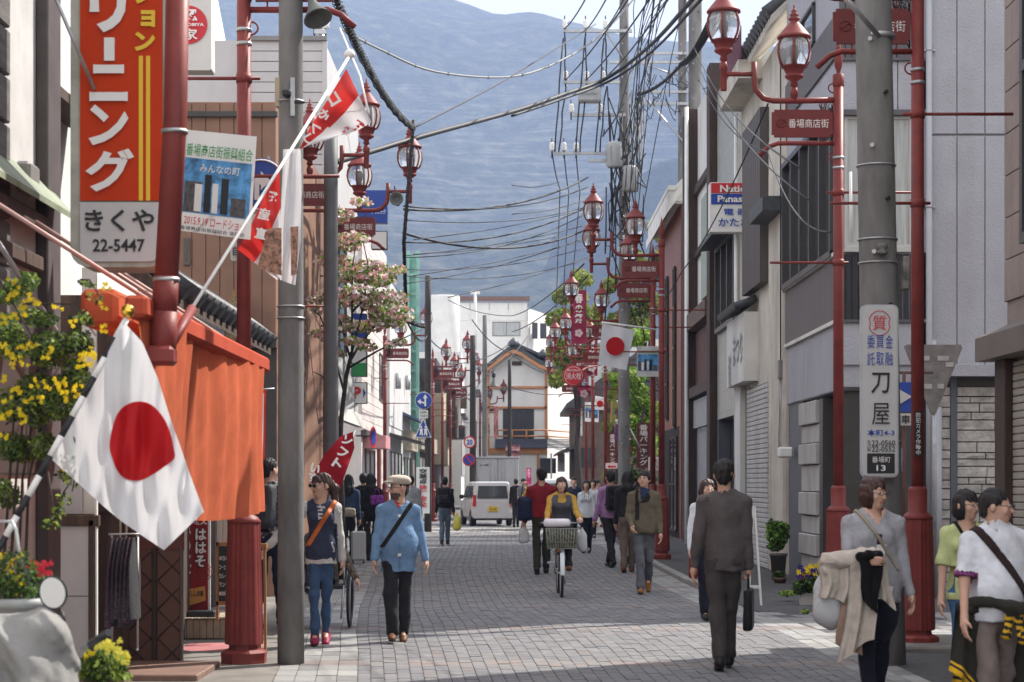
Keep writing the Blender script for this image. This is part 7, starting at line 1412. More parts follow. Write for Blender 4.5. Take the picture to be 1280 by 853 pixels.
        g.wrinkle(.012*s,(1,1,1.9),24,int(abs(X)*13)%30); g.pleat(.007*s,14,6,int(abs(X)*9)%20,8); g.box(P+Vc(0,0,.30)*s,Vc(.5,.5,.18)*s,0,None,0,'c'); g.mesh('trousers',bottomm,t)
    # --- shoes
    if shoem is not None:
        for i in(0,1):
            hj,kn,an,sa=J['l%d'%i]; fw=-sa*.9 if sa<0 else -sa*.35; Rf=np.array(Matrix.Rotation(fw*-1 if 0 else (-sa if sa<0 else -sa*.3),3,'X')); g=SD(an-Vc(.12,.26,.24),an+Vc(.12,.2,.12),min(res,.009))
            q=lambda x,y,z: an+Rf@(Vc(x,y,z)*s)
            g.cap(q(0,.035,-.045),q(0,-.15,-.056),.036*s,.034*s,.02,((0,0,1),.85)); g.cap(q(0,.02,-.04),q(0,-.10,-.05),.040*s,.042*s,.02); g.cap(q(0,.01,.02),q(0,.005,-.03),.044*s,.045*s,.02); g.box(q(0,-.055,-.165),Vc(.3,.4,.083)*s,0,Rf,0,'c'); g.mesh('shoe',[shoem] if not isinstance(shoem,list) else shoem,t,(lambda x,y,z: ((Rf.T@(np.stack([x,y,z],0)-an[:,None]))[2]<-.066*s).astype(int)) if isinstance(shoem,list) else None)
    if backpack:
        b_c=C+Vc(0,.19,-.04)*s; g=SD(b_c-Vc(.24,.18,.32),b_c+Vc(.24,.18,.32),max(res,.01)); g.box(b_c,Vc(.15,.085,.22)*s,.05,None,0); g.box(b_c+Vc(0,.08,-.08)*s,Vc(.12,.04,.10)*s,.03,None,.01); g.wrinkle(.005,(1,1,1),20,2); o=g.mesh('backpack',backpack,t)
        for sx in(-1,1):
            b=MB(); b.tube([C+Vc(sx*.09,.12,.14)*s,nb+Vc(sx*.085,.02,.0)*s,nb+Vc(sx*.095,-.07,-.07)*s,C+Vc(sx*.10,-.115,.02)*s,C+Vc(sx*.13,-.05,-.12)*s,C+Vc(sx*.13,.11,-.16)*s],.018*s,8); b.build('backpack_strap',backpack,t,world=False)
    t['_J']=0; del t['_J']
    return t,dict(P=P,C=C,nb=nb,hc=hc,J=J,s=s,M=Matrix.Translation((X,Y,z0))@Matrix.Rotation(R(rz),4,'Z'),hp=hp)
def wpt(info,p): return info['M']@Vector(p)
GX=lambda px,Y:(px-640)*Y/F
def heldbag(name,label,cat,q,w,d,h,m,hm=None,rz=0,handle=.12,rd=.02,wr=.006,res=.01):
    t=thing(name,label,cat,q,rz); g=SD((-w/2-.05,-d/2-.05,-h-handle-.05),(w/2+.05,d/2+.05,.05),res); g.box((0,0,-handle-h/2),(w/2,d/2,h/2),rd); g.wrinkle(wr,(1,1,.6),24,int(h*100)); g.mesh('bag',m,t)
    b=MB(); b.tube([(-w*.25,0,-handle-.01),(-w*.12,0,-.01),(w*.12,0,-.01),(w*.25,0,-handle-.01)],.008,6); b.build('handle',hm or m,t,world=False); return t
def plastic(label,q,w,h,m,inner=None,rz=0):
    t=thing('carrier_bag',label,'bag',q,rz); g=SD((-w/2-.06,-w/2-.06,-h-.08),(w/2+.06,w/2+.06,.04),.012); g.cap((0,0,-.02),(0,0,-h*.45),.012,w*.30,.02,((0,1,0),.7)); g.cap((0,0,-h*.45),(0,0,-h*.85),w*.34,w*.42,.05,((0,1,0),.7)); g.wrinkle(.010,(1,1,.3),28,int(w*100)); g.mesh('bag',m,t,adapt=.05)
    if inner: g=SD((-w/2,-w/2,-h-.05),(w/2,w/2,-h*.3),.014); g.ell((0,0,-h*.8),(w*.36,w*.25,h*.16)); g.wrinkle(.01,(1,1,1),22,3); g.mesh('contents',inner,t)
    return t
mPlas=mat('thin_white_plastic',(.72,.73,.75),.25,var=.05,trans=.35,ior=1.05); mPlasY=mat('yellow_plastic_bag',(.68,.62,.10),.35,var=.15,vs=8)
sBlack=cm('shoe_black',(.015,.014,.014),.35,bump=0); sBrown=cm('shoe_brown',(.14,.055,.02),.5,bump=0); sSole=mat('sole_dark',(.03,.028,.025),.7)
# 1 suited man seen from behind
mSuit=cm('suit_brown_grey',(.095,.083,.082),bump=.45); mSuitT=cm('suit_trousers',(.06,.052,.051),bump=.5)
_,i1=person('man in brown grey suit seen from behind, walking away with a black briefcase',GX(905,15.85),15.85,178,1.735,.0085,1.05,yaw=8,legs=((7,2,1),(-4,10,1)),arms=((2,5,6,0),(-6,13,14,2)),topm=mSuit,top='jacket',toph=.80,collar=1,bottomm=mSuitT,legw=1.02,shoem=sBlack,topr=1.0,grip=(1,0))
h=wpt(i1,i1['J']['a0'][2]+i1['J']['a0'][3]*.06); heldbag('briefcase','slim black briefcase hanging from the suited man\'s right hand','briefcase',h,.34,.075,.34,cm('black_leather',(.012,.012,.013),.45),rz=R(80),handle=.13)
# 2 man in blue shirt
mDen=cm('light_denim',(.15,.26,.42)); mDenD=cm('denim_dark_line',(.11,.20,.34));  # mDenD: darker denim lines along the placket and pocket edges
def fn2(x,y,z,P,C,nb,s,J):
    m=np.zeros(len(x),int); q=z/s; m[(np.abs(x-.012)<.006)&(y<0)&(q>.7)]=1
    m[(y<0)&(np.abs(x)<.042-(1.45-q)*.5)&(q>1.37)]=2; 
    for zz in(1.30,1.20,1.10,1.0,.9): m[(y<-.05)&(np.abs(x-.012)<.009)&(np.abs(q-zz)<.008)]=3
    for sx in(-1,1): m[(y<-.04)&(np.abs(x-sx*.085)<.055)&(np.abs(q-1.245)<.006)]=1
    return m
t2,i2=person('man in light blue denim shirt and beige flat cap looking sideways, walking towards the camera',GX(498,18.65),18.65,3,1.60,.0085,1.12,yaw=-62,legs=((9,5,2),(-3,8,1)),arms=((6,12,12,2),(-4,16,10,0)),topm=mDen,toph=.72,slm=[mDenD,cm('red_tee',(.35,.06,.05)),mWhite],topfn=fn2,collar=1,belly=.025,bottomm=cm('black_trousers',(.022,.022,.026)),legw=1.14,shoem=[sBrown,sSole],glasses='thin',hat=cm('beige_cap_cloth',(.46,.41,.34)),beard=True,strap=[((.13,1.42),(-.17,.98),cm('black_webbing',(.018,.014,.014)),.02,'shoulder_strap')])
# 3 woman in navy hoodie
mNavy=cm('navy_jersey',(.035,.042,.075)); mOff=cm('off_white_sleeve',(.50,.48,.46)); mTan=cm('orange_leather',(.52,.13,.03),.5)
def fn3(x,y,z,P,C,nb,s,J):
    m=np.zeros(len(x),int); q=z/s; m[np.abs(x)>.135*s+.03*(q<1.2)]=1; m[q<.845]=1; a=(y<0)&(np.abs(x)<.05-(1.44-q)*.22)&(q>1.2); m[a]=1; m[a&((np.floor(q*52)%2)==0)]=0
    m[(y<-.05)&(np.abs(x-.11-(1.0-q)*.35)<.008)&(q<1.02)&(q>.9)]=1; return m
t3,i3=person('woman in navy hoodie with white sleeves and sunglasses, orange bag strap, jeans',GX(401,18.3),18.3,4,1.634,.0085,.92,yaw=-50,pitch=4,legs=((5,5,3),(-6,6,2)),arms=((10,46,6,4),(-14,10,10,0)),hair='pony',hairm=mHairR,glasses='sun',top='woman',topm=mNavy,slm=[mOff],topfn=fn3,toph=.80,bottomm=cm('blue_jeans',(.045,.085,.17)),legw=.82,shoem=[cm('shoe_magenta',(.30,.02,.07),.5),sSole],strap=[((.13,1.40),(-.13,.98),mTan,.022,'shoulder_strap')])
# 4 woman in grey cardigan
mCard=cm('light_grey_knit',(.34,.34,.37)); mNv=cm('dark_navy_cloth',(.014,.016,.028))
def fn4(x,y,z,P,C,nb,s,J):
    m=np.zeros(len(x),int); q=z/s; a=(y<0)&(np.abs(x-.02)<.012+(1.30-q)*.11)&(q<1.30)&(q>.7)&(np.abs(x)<.2); m[a]=1; m[a&((np.floor(q*48)%2)==0)]=2; m[(y<0)&(q>1.37)&(np.abs(x)<(q-1.36)*.8)]=3; return m
t4,i4=person('woman in light grey cardigan and glasses carrying cream coats over her arm',GX(1092,13.1),13.1,6,1.585,.0085,1.12,yaw=28,pitch=5,legs=((5,4,2),(-4,6,2)),arms=((18,12,72,26),(2,14,12,2)),hair='bob',hairm=mHairR,glasses='thin',top='woman',topm=mCard,slm=[mWhite,mNv,mSkin],topfn=fn4,toph=.79,topr=1.06,bottomm=mNv,skirt=.26,legw=.95,shoem=sBlack,strap=[((-.11,1.42),(.16,1.02),cm('beige_strap',(.34,.29,.22)),.012,'shoulder_strap')])
J4=i4['J']['a0']; f0=wpt(i4,J4[1]); f1=wpt(i4,J4[2])
def draped(name,label,cat,f0,f1,parts,m,seed,res=.011):
    c=(f0+f1)/2; t=thing(name,label,cat,c); g=SD((-.42,-.25,-.75),(.42,.25,.15),res)
    for a,b_,ra,rb in parts: g.cap(a,b_,ra,rb,.02,((0,1,0),.5))
    g.wrinkle(.010,(1,1,.4),14,seed); g.pleat(.020,26,2,seed,8); g.mesh('cloth',m,t,adapt=.05); return t
mCream=cm('cream_coat',(.52,.46,.40)); c4=(f0+f1)/2
def sheet_drape(name,t,c,w0,w1,L_,folds,amp,seed,m,mf=None,rake=0,skew=0,mats=None):
    r=random.Random(seed); ph=[r.uniform(0,6) for _ in range(4)]; c=Vector(c)
    def fn(u,v,sg):
        w=w0+(w1-w0)*v; k=folds*2*pi; f=math.sin(u*k+ph[0]+.8*math.sin(v*3+ph[1]))+.45*math.sin(u*k*1.9+ph[2]+v*2)
        zz=-v*L_*(1+rake*(u-.5))-.012*math.sin(u*k*.5+ph[3])*v; x=(u-.5)*w+skew*v+.02*math.sin(v*5+ph[1])*v
        return c+Vector((x,sg*.008+amp*f*(.25+.75*v)+(.03*(1-(2*u-1)**2) if v<.1 else 0)*-1,zz))
    b=MB(); b.grid(lambda u,v: fn(u,1-v,-1),44,26,0,True,(lambda u,v: mf(u,1-v)) if mf else None); b.grid(lambda u,v: fn(1-u,1-v,1),44,26,0,True,(lambda u,v: mf(1-u,1-v)) if mf else None); return b.build(name,m,t)
def roll(name,t,parts,m,seed,lo=(-.42,-.25,-.3),hi=(.42,.25,.2)):
    g=SD(lo,hi,.009)
    for a,b_,ra,rb in parts: g.cap(a,b_,ra,rb,.02)
    g.wrinkle(.008,(1,1,1),26,seed); g.pleat(.014,20,26,seed,10); return g.mesh(name,m,t,adapt=.03)
Ct=thing('coat','cream coat draped over the forearm of the woman in grey cardigan','coat',c4)
roll('folded_part',Ct,[((-.20,-.04,.0),(.08,-.08,.035),.062,.062),((-.20,-.04,-.02),(-.22,-.03,-.12),.06,.05)],mCream,3)
sheet_drape('hanging_panel',Ct,c4+Vector((-.17,-.07,.0)),.20,.17,.26,1.6,.020,1,mCream,None,.2); sheet_drape('hanging_panel',Ct,c4+Vector((.02,-.10,.02)),.16,.24,.62,1.8,.022,2,mCream,None,-.25,-.03); sheet_drape('hanging_panel',Ct,c4+Vector((.13,-.10,.02)),.10,.15,.30,1.2,.016,3,mCream,None,.3,.02); sheet_drape('lining',Ct,c4+Vector((-.03,-.06,-.1)),.14,.18,.50,1.2,.014,4,cm('coat_lining',(.30,.20,.15)),None,.2,-.02)
Bg=thing('scarf','black garment hanging over the cream coat on the woman\'s arm','garment',c4+Vector((.06,-.14,0)))
roll('folded_part',Bg,[((-.05,0,.03),(.06,0,.04),.045,.045)],cm('black_cloth',(.008,.008,.010)),5); sheet_drape('hanging_panel',Bg,c4+Vector((.06,-.165,.05)),.17,.09,.36,1.3,.014,7,cm('black_cloth',(0,0,0)),None,.3,.01)
plastic('thin translucent carrier bags hanging under the cream coat',c4+Vector((-.19,.02,.0)),.27,.42,mPlas,cm('mint_parcel',(.3,.38,.33)))
# 5 man in white polo
mPolo=cm('white_polo',(.66,.67,.72)); mCuff=cm('patterned_cuff',(.20,.05,.16),var=.9,vs=40)
def fn5(x,y,z,P,C,nb,s,J):
    m=np.zeros(len(x),int)
    for i in(0,1):
        sh,el,wr,d=J['a%d'%i]; dd=unit(el-sh); V_=np.stack([x,y,z],1)-sh; t_=V_@dd; L_=np.linalg.norm(el-sh)*.55*1.6; m[(t_>L_-.030)&(np.linalg.norm(V_-t_[:,None]*dd,axis=1)<.085)]=1
    return m
t5,i5=person('man in white polo shirt with a dark shoulder strap and jacket tied at the waist',GX(1245,11.3),11.3,12,1.515,.0085,1.22,yaw=55,pitch=4,legs=((6,5,3),(-6,6,2)),arms=((8,14,10,2),(4,14,12,2)),topm=mPolo,slm=[mCuff],topfn=fn5,toph=.82,sleeve=.55,collar=1,belly=.02,bottomm=cm('taupe_trousers',(.20,.16,.145)),legw=1.15,shoem=sBrown,glasses='thin',strap=[((-.14,1.42),(.20,.92),cm('dark_brown_strap',(.03,.018,.018)),.024,'shoulder_strap')])
Tj=thing('tied_jacket','dark olive jacket with yellow stripes knotted round the waist of the polo shirt man','jacket',wpt(i5,i5['P']),R(12)); mOlv=cm('dark_olive_cloth',(.030,.028,.022)); mYs=cm('yellow_stripe',(.62,.36,.02))
g=SD((-.30,-.32,-.34),(.30,.26,.14),.009)
for k in range(24):
    a0=k*2*pi/24; a1=(k+1)*2*pi/24; g.cap((.20*math.cos(a0),.145*math.sin(a0)-.01,.02*math.sin(a0*2)),(.20*math.cos(a1),.145*math.sin(a1)-.01,.02*math.sin(a1*2)),.036,k=.01)
g.cap((-.03,-.18,.0),(.05,-.19,-.02),.040,.038,.02); g.cap((.0,-.19,-.02),(-.03,-.20,-.17),.026,.032,.01,((0,1,0),.6)); g.cap((.03,-.19,-.02),(.07,-.20,-.20),.026,.034,.01,((0,1,0),.6)); g.wrinkle(.006,(1,1,1),30,6); g.pleat(.008,20,40,3,20)
g.mesh('waist_knot',[mOlv,mYs],Tj,lambda x,y,z:((z<-.05)&(y<-.15)&((np.floor((z+x*.3)*48)%2)==0)).astype(int))
st_=lambda u,v:1 if (v>.93 or .84<v<.88) else 0
W5=lambda x,y,z: wpt(i5,i5['P']+Vc(x,y,z))
sheet_drape('hanging_panel',Tj,W5(-.17,-.02,.0),.16,.24,.50,1.5,.022,11,[mOlv,mYs],st_,.5,-.05); sheet_drape('hanging_panel',Tj,W5(.19,.02,.0),.14,.22,.50,1.5,.022,12,[mOlv,mYs],st_,-.5,.06); sheet_drape('hanging_panel',Tj,W5(.0,.15,.0),.30,.36,.50,2.5,.02,13,[mOlv,mYs],st_)
# 6 woman in pale green tee
t6,i6=person('woman in pale green t-shirt with black bob and glasses beside the polo shirt man',GX(1208,13.3),13.3,0,1.495,.0085,.95,yaw=38,pitch=3,legs=((5,4,2),(-5,5,2)),arms=((6,12,10,2),(0,10,10,0)),hair='bob',glasses='thin',top='woman',topm=cm('pale_lime_tee',(.50,.55,.26)),toph=.84,sleeve=.58,bottomm=cm('mid_blue_jeans',(.06,.13,.26)),legw=.9,shoem=sBlack,strap=[((-.08,1.42),(.15,1.0),cm('black_webbing',(0,0,0)),.011,'shoulder_strap')])
# 7 man in khaki jacket
def fn7(x,y,z,P,C,nb,s,J):
    m=np.zeros(len(x),int); q=z/s; m[(y<0)&(np.abs(x-.01)<(q-1.13)*.22)&(q>1.13)]=1; m[(y<0)&(np.abs(x+.10)<.022)&(q>1.0)]=2; m[(y<0)&(np.abs(np.abs(x-.01)-(q-1.13)*.22)<.006)&(q>1.13)]=2; return m
t7,i7=person('man in khaki brown jacket and grey jeans striding towards the camera at right',GX(805,26.8),26.8,-4,1.74,.0095,1.06,yaw=-14,pitch=-10,legs=((12,6,1),(-2,42,2)),arms=((8,10,46,16),(6,10,14,2)),topm=cm('khaki_wool',(.12,.098,.068)),slm=[cm('navy_tee',(.02,.035,.085)),cm('black_webbing',(0,0,0))],topfn=fn7,toph=.82,collar=1,topr=1.08,bottomm=cm('grey_jeans',(.11,.115,.13)),legw=.98,shoem=[cm('shoe_tan',(.22,.085,.02),.5),sSole],glasses='thin')
# 8 cyclist
mMus=cm('mustard_sleeve',(.42,.24,.045)); mVest=cm('grey_knit_vest',(.085,.085,.10))
def fn8(x,y,z,P,C,nb,s,J):
    m=np.ones(len(x),int); q=(z-P[2])/s; m[(np.abs(x)<.145)&(q<.50-np.abs(x)*.3)]=0; m[(y<0)&(np.abs(x)<.05)&(q>.38)]=1; return m
t8,i8=person('woman in mustard top and grey vest riding a bicycle towards the camera',GX(702,26.25),26.35,2,1.50,.0095,1.08,yaw=-16,lean=8,legs=((62,58,4),(38,24,4)),arms=((38,16,34,6),(38,16,34,4)),hair='bob',hairm=mHairR,top='woman',topm=mVest,slm=[mMus],topfn=fn8,toph=.9,seat=.90,bottomm=cm('black_trousers',(0,0,0)),legw=1.0,shoem=[sBrown,sSole],grip=(2,2),strap=None)
def bicycle(label,X,Y,rz,m=None,group='bicycles'):
    t=thing('bicycle',label,'bicycle',(X,Y,0),rz,group); mm=m or mat('bike_silver',(.38,.39,.40),.3,metal=.8,var=.1); r=.325
    for nm,y in(('front_wheel',0),('rear_wheel',1.06)):
        b=MB(); b.tube([(0,y+r*math.cos(a),r+r*math.sin(a)) for a in np.linspace(0,2*pi,37)[:-1]],.020,8,closed=True); o=b.build(nm,mBlack,t,world=False)
        b=MB(); b.tube([(0,y+(r-.03)*math.cos(a),r+(r-.03)*math.sin(a)) for a in np.linspace(0,2*pi,37)[:-1]],.010,6,closed=True); b.build('rim',mm,o,world=False)
        b=MB(); b.lathe([(.02,-.04),(.02,.04)],n=8,M=Matrix.Translation((0,y,r))@Matrix.Rotation(pi/2,4,'Y'))
        for k in range(18): a=k*2*pi/18; b.tube([(.02*(-1)**k,y,r),(0,y+(r-.03)*math.cos(a),r+(r-.03)*math.sin(a))],.0022,3)
        b.build('spokes',mm,o,world=False,kind='stuff')
        b=MB(); N=14; A=np.linspace(-.5,2.4,N)
        b.grid(lambda u,v:(.028*(u*2-1),y-(r+.035)*math.sin(.2+v*2.6-1.2)*1.0 if nm[0]=='f' else y+(r+.035)*math.sin(.2+v*2.6-1.2),r+(r+.035)*math.cos(.2+v*2.6-1.2)),2,N); b.build('mudguard',mm,t,world=False)
    b=MB(); 
    for sx in(-.04,.04): b.tube([(sx,0,r),(sx,.06,.68),(0,.09,.72)],.010,6)
    b.tube([(0,.09,.66),(0,.13,.98)],.016,8); b.tube([(0,.10,.72),(0,.38,.42),(0,.58,.30)],.016,8); b.tube([(0,.12,.84),(0,.42,.50),(0,.62,.36)],.014,8); b.tube([(0,.58,.28),(0,.72,.80)],.014,8)
    for sx in(-.05,.05): b.tube([(sx*.3,.58,.29),(sx,1.06,r)],.010,6); b.tube([(sx*.3,.70,.62),(sx,1.06,r)],.008,6)
    b.build('frame',mm,t,world=False); b=MB(); b.tube([(-.27,.34,.98),(-.26,.20,1.0),(-.12,.10,1.0),(0,.12,.98),(.12,.10,1.0),(.26,.20,1.0),(.27,.34,.98)],.012,8); b.build('handlebar',mm,t,world=False)
    for sx in(-1,1): b=MB(); b.tube([(sx*.265,.24,.995),(sx*.27,.36,.98)],.018,8); b.build('grip',mBlack,t,world=False)
    g=SD((-.16,.55,.74),(.16,.95,.95),.012); g.ell((0,.80,.84),(.10,.11,.035)); g.cap((0,.62,.84),(0,.80,.84),.03,.06,.03); g.mesh('saddle',mBlack,t)
    b=MB(); b.lathe([(.08,-.006),(.09,0),(.08,.006)],n=18,M=Matrix.Translation((.05,.58,.29))@Matrix.Rotation(pi/2,4,'Y')); b.tube([(-.06,.58,.29),(-.08,.52,.44)],.010,6); b.tube([(.06,.58,.29),(.08,.64,.14)],.010,6); b.bbox((-.17,.48,.43),(-.08,.57,.46),.005); b.bbox((.08,.60,.12),(.17,.69,.15),.005); b.build('crank',mm,t,world=False)
    b=MB(); b.lathe([(.001,.03),(.03,.02),(.035,-.02),(.02,-.04)],n=14,M=Matrix.Translation((-.075,-.05,.60))@Matrix.Rotation(pi/2,4,'X')); b.build('headlamp',mm,t,world=False)
    return t
Bk=bicycle('city bicycle with full front basket ridden by the woman in mustard',GX(702,25.75),25.85,R(1))
b=MB(); b.prism([(-.19,-.14,.66),(.19,-.14,.66),(.22,-.16,.93),(-.22,-.16,.93)],(0,.26,0)); o=b.build('basket',mat('olive_net_basket',(.15,.15,.10),.8,var=.7,vs=30,bump=.8,bs=60),Bk,world=False)
b=MB(); 
for k in range(12): x=-.2+.4*k/11; b.tube([(x*.9,-.145,.66),(x*1.05,-.167,.93)],.003,4)
for z in(.66,.75,.84,.93): w_=.19+.03*(z-.66)/.27; b.tube([(-w_,-.15,z),(w_,-.15,z)],.003,4)
b.build('basket_wire',mSteel,Bk,world=False,kind='stuff')
q=Vector((Bk.location.x-.06,Bk.location.y-.02,1.0)); t=thing('shopping_bag','white plastic wrapped parcel lying on the bicycle basket','bag',q); g=SD((-.24,-.2,-.12),(.24,.2,.12),.012); g.box((0,0,0),(.18,.12,.055),.05); g.wrinkle(.010,(1,1,1),24,4); g.mesh('bag',mat('white_parcel_plastic',(.70,.66,.70),.35,var=.08,vs=12),t)
plastic('thin white bag of red fruit hanging from the bicycle handlebar',Vector((Bk.location.x+.29,Bk.location.y+.25,.97)),.17,.34,mPlas,cm('red_fruit',(.5,.03,.03)))
# 9 man in red jacket from behind
t9,i9=person('man in dark red jacket seen from behind, walking away beside the cyclist',GX(677,32.4),32.4,176,1.80,.011,1.14,legs=((8,3,2),(-8,8,2)),arms=((2,12,14,0),(0,14,12,0)),topm=cm('deep_red_jacket',(.20,.015,.022)),toph=.90,bottomm=cm('dark_green_trousers',(.028,.030,.022)),shoem=sBlack,collar=1)
heldbag('shoulder_bag','navy shoulder bag slung at the side of the man in red jacket','bag',wpt(i9,i9['P'])+Vector((-.28,.0,.55)),.26,.16,.42,cm('navy_nylon',(.012,.018,.05),.5),handle=.22,rd=.07)
plastic('white carrier bag at the left hand of the man in red jacket',wpt(i9,i9['J']['a1'][2])+Vector((-.02,0,-.05)),.20,.30,mPlas)
# 10, 11 couple from behind
person('man in lilac shirt with black backpack strap seen from behind at right',GX(763,35),35,-160,1.78,.012,1.1,legs=((10,4,2),(-10,10,2)),arms=((0,14,12,0),(4,14,12,0)),topm=cm('lilac_shirt',(.36,.20,.40)),toph=.86,collar=1,bottomm=cm('black_trousers',(0,0,0)),shoem=sBlack,backpack=cm('black_nylon',(.012,.012,.014),.5))
person('long haired person in dark jacket seen from behind, left of the khaki jacket man',GX(785,33),33,172,1.75,.012,1.02,hair='long',legs=((6,3,2),(-8,8,2)),topm=cm('charcoal_jacket',(.022,.022,.025)),toph=.90,bottomm=cm('taupe_slacks',(.13,.10,.085)),shoem=sBrown)
person('person in pinkish trousers partly hidden between the dark jacket and the khaki jacket man',GX(789,36.5),36.5,170,1.66,.014,.95,legs=((6,3,2),(-8,8,2)),topm=cm('dark_green_coat',(.03,.035,.03)),toph=.8,bottomm=cm('dusty_pink_trousers',(.25,.17,.16)),shoem=sBlack)
# 12.. small figures
def fn12(x,y,z,P,C,nb,s,J): return ((np.abs(x)<.09)&(np.floor(x*60)%3==0)&(z/s>1.28)&(z/s<1.42)&(y<0)).astype(int)
person('girl in white embroidered blouse walking behind the cyclist',GX(733,42),42,-8,1.60,.0115,.92,hair='bob',top='woman',topm=cm('white_blouse',(.66,.68,.72)),slm=[cm('grey_embroidery',(.25,.25,.28))],topfn=fn12,toph=.82,topr=1.15,bottomm=cm('dark_navy_cloth',(0,0,0)),shoem=sBlack,legs=((8,5,2),(-8,8,2)))
person('person in olive grey jacket and dark cap walking far off near the banners',GX(747,57.5),57.5,60,1.67,.016,1.0,legs=((18,5,2),(-16,12,2)),topm=cm('olive_grey_jacket',(.17,.165,.14)),toph=.84,bottomm=cm('black_trousers',(0,0,0)),shoem=sBlack)
person('man in grey t-shirt with yellow strap and tan trousers, far left of the red jacket',GX(655,60),60,20,1.70,.016,1.0,yaw=20,topm=cm('mid_grey_tee',(.16,.16,.17)),toph=.88,sleeve=.55,bottomm=cm('tan_trousers',(.20,.14,.09)),shoem=sBlack,strap=[((.12,1.42),(-.15,1.0),mYs,.03,'shoulder_strap')],legs=((12,5,2),(-12,8,2)))
person('man in navy jacket standing behind the girl in white blouse',GX(717,50),50,10,1.68,.016,1.05,topm=cm('navy_jersey',(0,0,0)),toph=.85,bottomm=cm('black_trousers',(0,0,0)),shoem=sBlack)
person('person in white top just right of the girl in white blouse',GX(741,53),53,0,1.62,.016,.95,hair='bob',topm=cm('white_blouse',(0,0,0)),toph=.86,bottomm=cm('dark_navy_cloth',(0,0,0)),shoem=sBlack)
person('person in dark clothes at the left edge of the far group near the car',GX(645,66),66,175,1.68,.018,1.0,topm=cm('charcoal_jacket',(0,0,0)),bottomm=cm('black_trousers',(0,0,0)),shoem=sBlack)
t16,i16=person('man with black backpack and jeans walking away in the middle distance',GX(556,47),47,176,1.68,.0125,1.05,legs=((7,3,2),(-6,6,2)),topm=cm('black_jacket',(.018,.018,.02)),toph=.90,bottomm=cm('faded_jeans',(.09,.12,.16)),shoem=[sBlack,mWhite],backpack=cm('black_nylon',(0,0,0)))
plastic('yellow carrier bag in the hand of the man with black backpack',wpt(i16,i16['J']['a0'][2])+Vector((.08,0,-.02)),.24,.42,mPlasY,cm('red_fruit',(0,0,0)))
t17,i17=person('girl with long black hair and denim jacket seen from behind at left',GX(436,36.8),36.8,184,1.70,.0115,.95,hair='long',topm=cm('denim_jacket',(.035,.06,.12)),toph=.96,bottomm=cm('black_trousers',(0,0,0)),legw=.82,shoem=[cm('grey_trainer',(.2,.2,.2)),mWhite])
heldbag('waist_bag','beige waist bag on the girl in denim jacket','bag',wpt(i17,i17['P'])+Vector((0,-.20,.14)),.30,.10,.16,cm('beige_canvas',(.38,.33,.27)),handle=.02,rd=.04)
person('person in black jacket with long dark hair, right of the denim jacket girl',GX(464,38),38,186,1.72,.012,1.0,hair='long',topm=cm('black_jacket',(0,0,0)),toph=.82,bottomm=cm('black_trousers',(0,0,0)),legw=.85,shoem=sBlack)
heldbag('handbag','bright purple patterned bag on the shoulder behind the flat cap man','bag',Vector((GX(471,37.7),37.7,1.42)),.26,.12,.20,cm('purple_pattern',(.26,.06,.34),var=.8,vs=20),handle=.12,rd=.05)
person('dark haired person in black between the two girls at left',GX(454,40.5),40.5,180,1.74,.014,1.0,topm=cm('black_jacket',(0,0,0)),toph=.8,bottomm=cm('black_trousers',(0,0,0)),shoem=sBlack)
Sk=thing('suitcase','silver wheeled suitcase standing by the girl in denim jacket','suitcase',(GX(448,36.6),36.6,0),R(10)); b=MB(); b.bbox((-.14,-.1,.06),(.14,.1,.62),.03); b.build('case',mat('silver_case',(.45,.45,.46),.35,var=.05),Sk,world=False); b=MB(); b.tube([(-.09,.08,.6),(-.09,.08,.98),(.09,.08,.98),(.09,.08,.6)],.008,6); b.build('handle',mBlack,Sk,world=False)
for sx in(-.1,.1): b=MB(); b.lathe([(.035,-.012),(.035,.012)],n=12,M=Matrix.Translation((sx,0,.035))@Matrix.Rotation(pi/2,4,'Y')); b.build('castor',mBlack,Sk,world=False)
def fn19(x,y,z,P,C,nb,s,J):
    a=(np.floor(x*36)%2).astype(int); c=(np.floor(z*36)%2).astype(int); return a+c
person('tall man in black and white plaid shirt with backpack, seen from behind under the awning',GX(337,20.3),20.3,160,1.80,.009,1.08,yaw=-20,legs=((8,3,2),(-6,6,2)),arms=((4,10,12,0),(4,12,30,6)),topm=cm('plaid_white',(.5,.5,.5)),slm=[cm('plaid_grey',(.12,.12,.13)),cm('plaid_black',(.02,.02,.025))],topfn=fn19,toph=.9,bottomm=cm('indigo_jeans',(.018,.024,.045)),shoem=sBlack,backpack=cm('dark_grey_nylon',(.05,.05,.055),.6))
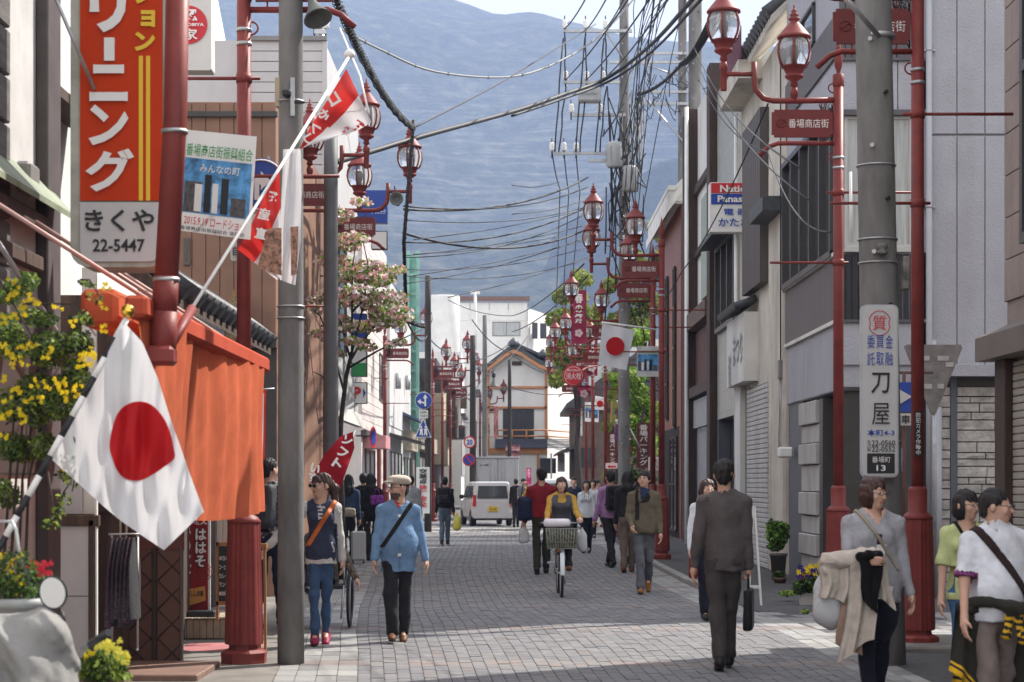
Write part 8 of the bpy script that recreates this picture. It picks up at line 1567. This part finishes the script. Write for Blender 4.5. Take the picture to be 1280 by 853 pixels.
person('person in pale grey hoodie seen from behind right of the flat cap man',GX(514,44),44,178,1.70,.012,1.05,topm=cm('pale_grey_hoodie',(.30,.31,.33)),toph=.86,bottomm=cm('black_trousers',(0,0,0)),shoem=sBlack)
t21,i21=person('woman in white blouse whose face shows beside the suited man\'s shoulder',GX(884,21.6),21.6,6,1.58,.0095,.98,yaw=8,hair='bob',hairm=mHairR,top='woman',topm=cm('white_blouse',(0,0,0)),toph=.88,bottomm=cm('dark_navy_cloth',(0,0,0)),arms=((8,14,12,4),(4,8,10,0)),shoem=sBlack)
heldbag('handbag','dark red handbag hanging from the arm of the woman in white blouse','bag',wpt(i21,i21['J']['a0'][2])+Vector((.03,0,.02)),.10,.06,.24,cm('crimson_leather',(.16,.01,.012),.5),handle=.10)
# seated person in a wheelchair behind the hoodie woman
t22,i22=person('seated person mostly hidden behind the woman in navy hoodie, one hand showing',GX(404,20.4),20.4,0,1.58,.0105,1.0,legs=((82,80,6),(82,80,6)),arms=((8,22,30,-6),(2,24,18,-2)),topm=cm('patterned_brown_top',(.16,.13,.10),var=.6,vs=30),toph=.5,seat=.52,bottomm=cm('black_trousers',(0,0,0)),shoem=sBlack)
Wc=thing('wheelchair','wheelchair with thin black tyre showing behind the woman in navy hoodie','wheelchair',(GX(404,20.4),20.5,0))
for sx in(-.27,.27):
    b=MB(); b.tube([(sx,.05+.29*math.cos(a),.30+.29*math.sin(a)) for a in np.linspace(0,2*pi,33)[:-1]],.015,8,closed=True); o=b.build('wheel',mBlack,Wc,world=False); b=MB(); b.tube([(sx*1.08,.05+.26*math.cos(a),.30+.26*math.sin(a)) for a in np.linspace(0,2*pi,33)[:-1]],.008,6,closed=True); b.build('push_rim',mSteel,o,world=False)
    b=MB(); b.tube([(sx*.85,.22,.95),(sx*.85,.18,.45),(sx*.85,-.25,.45),(sx*.8,-.38,.12)],.012,6); b.tube([(sx*.85,.2,.68),(sx*.85,-.15,.68),(sx*.85,-.15,.45)],.012,6); b.build('side_frame',mSteel,Wc,world=False)
b=MB(); b.bbox((-.23,-.22,.42),(.23,.2,.46),.01); b.bbox((-.23,.18,.5),(.23,.21,.88),.01); b.build('seat',mBlack,Wc,world=False)
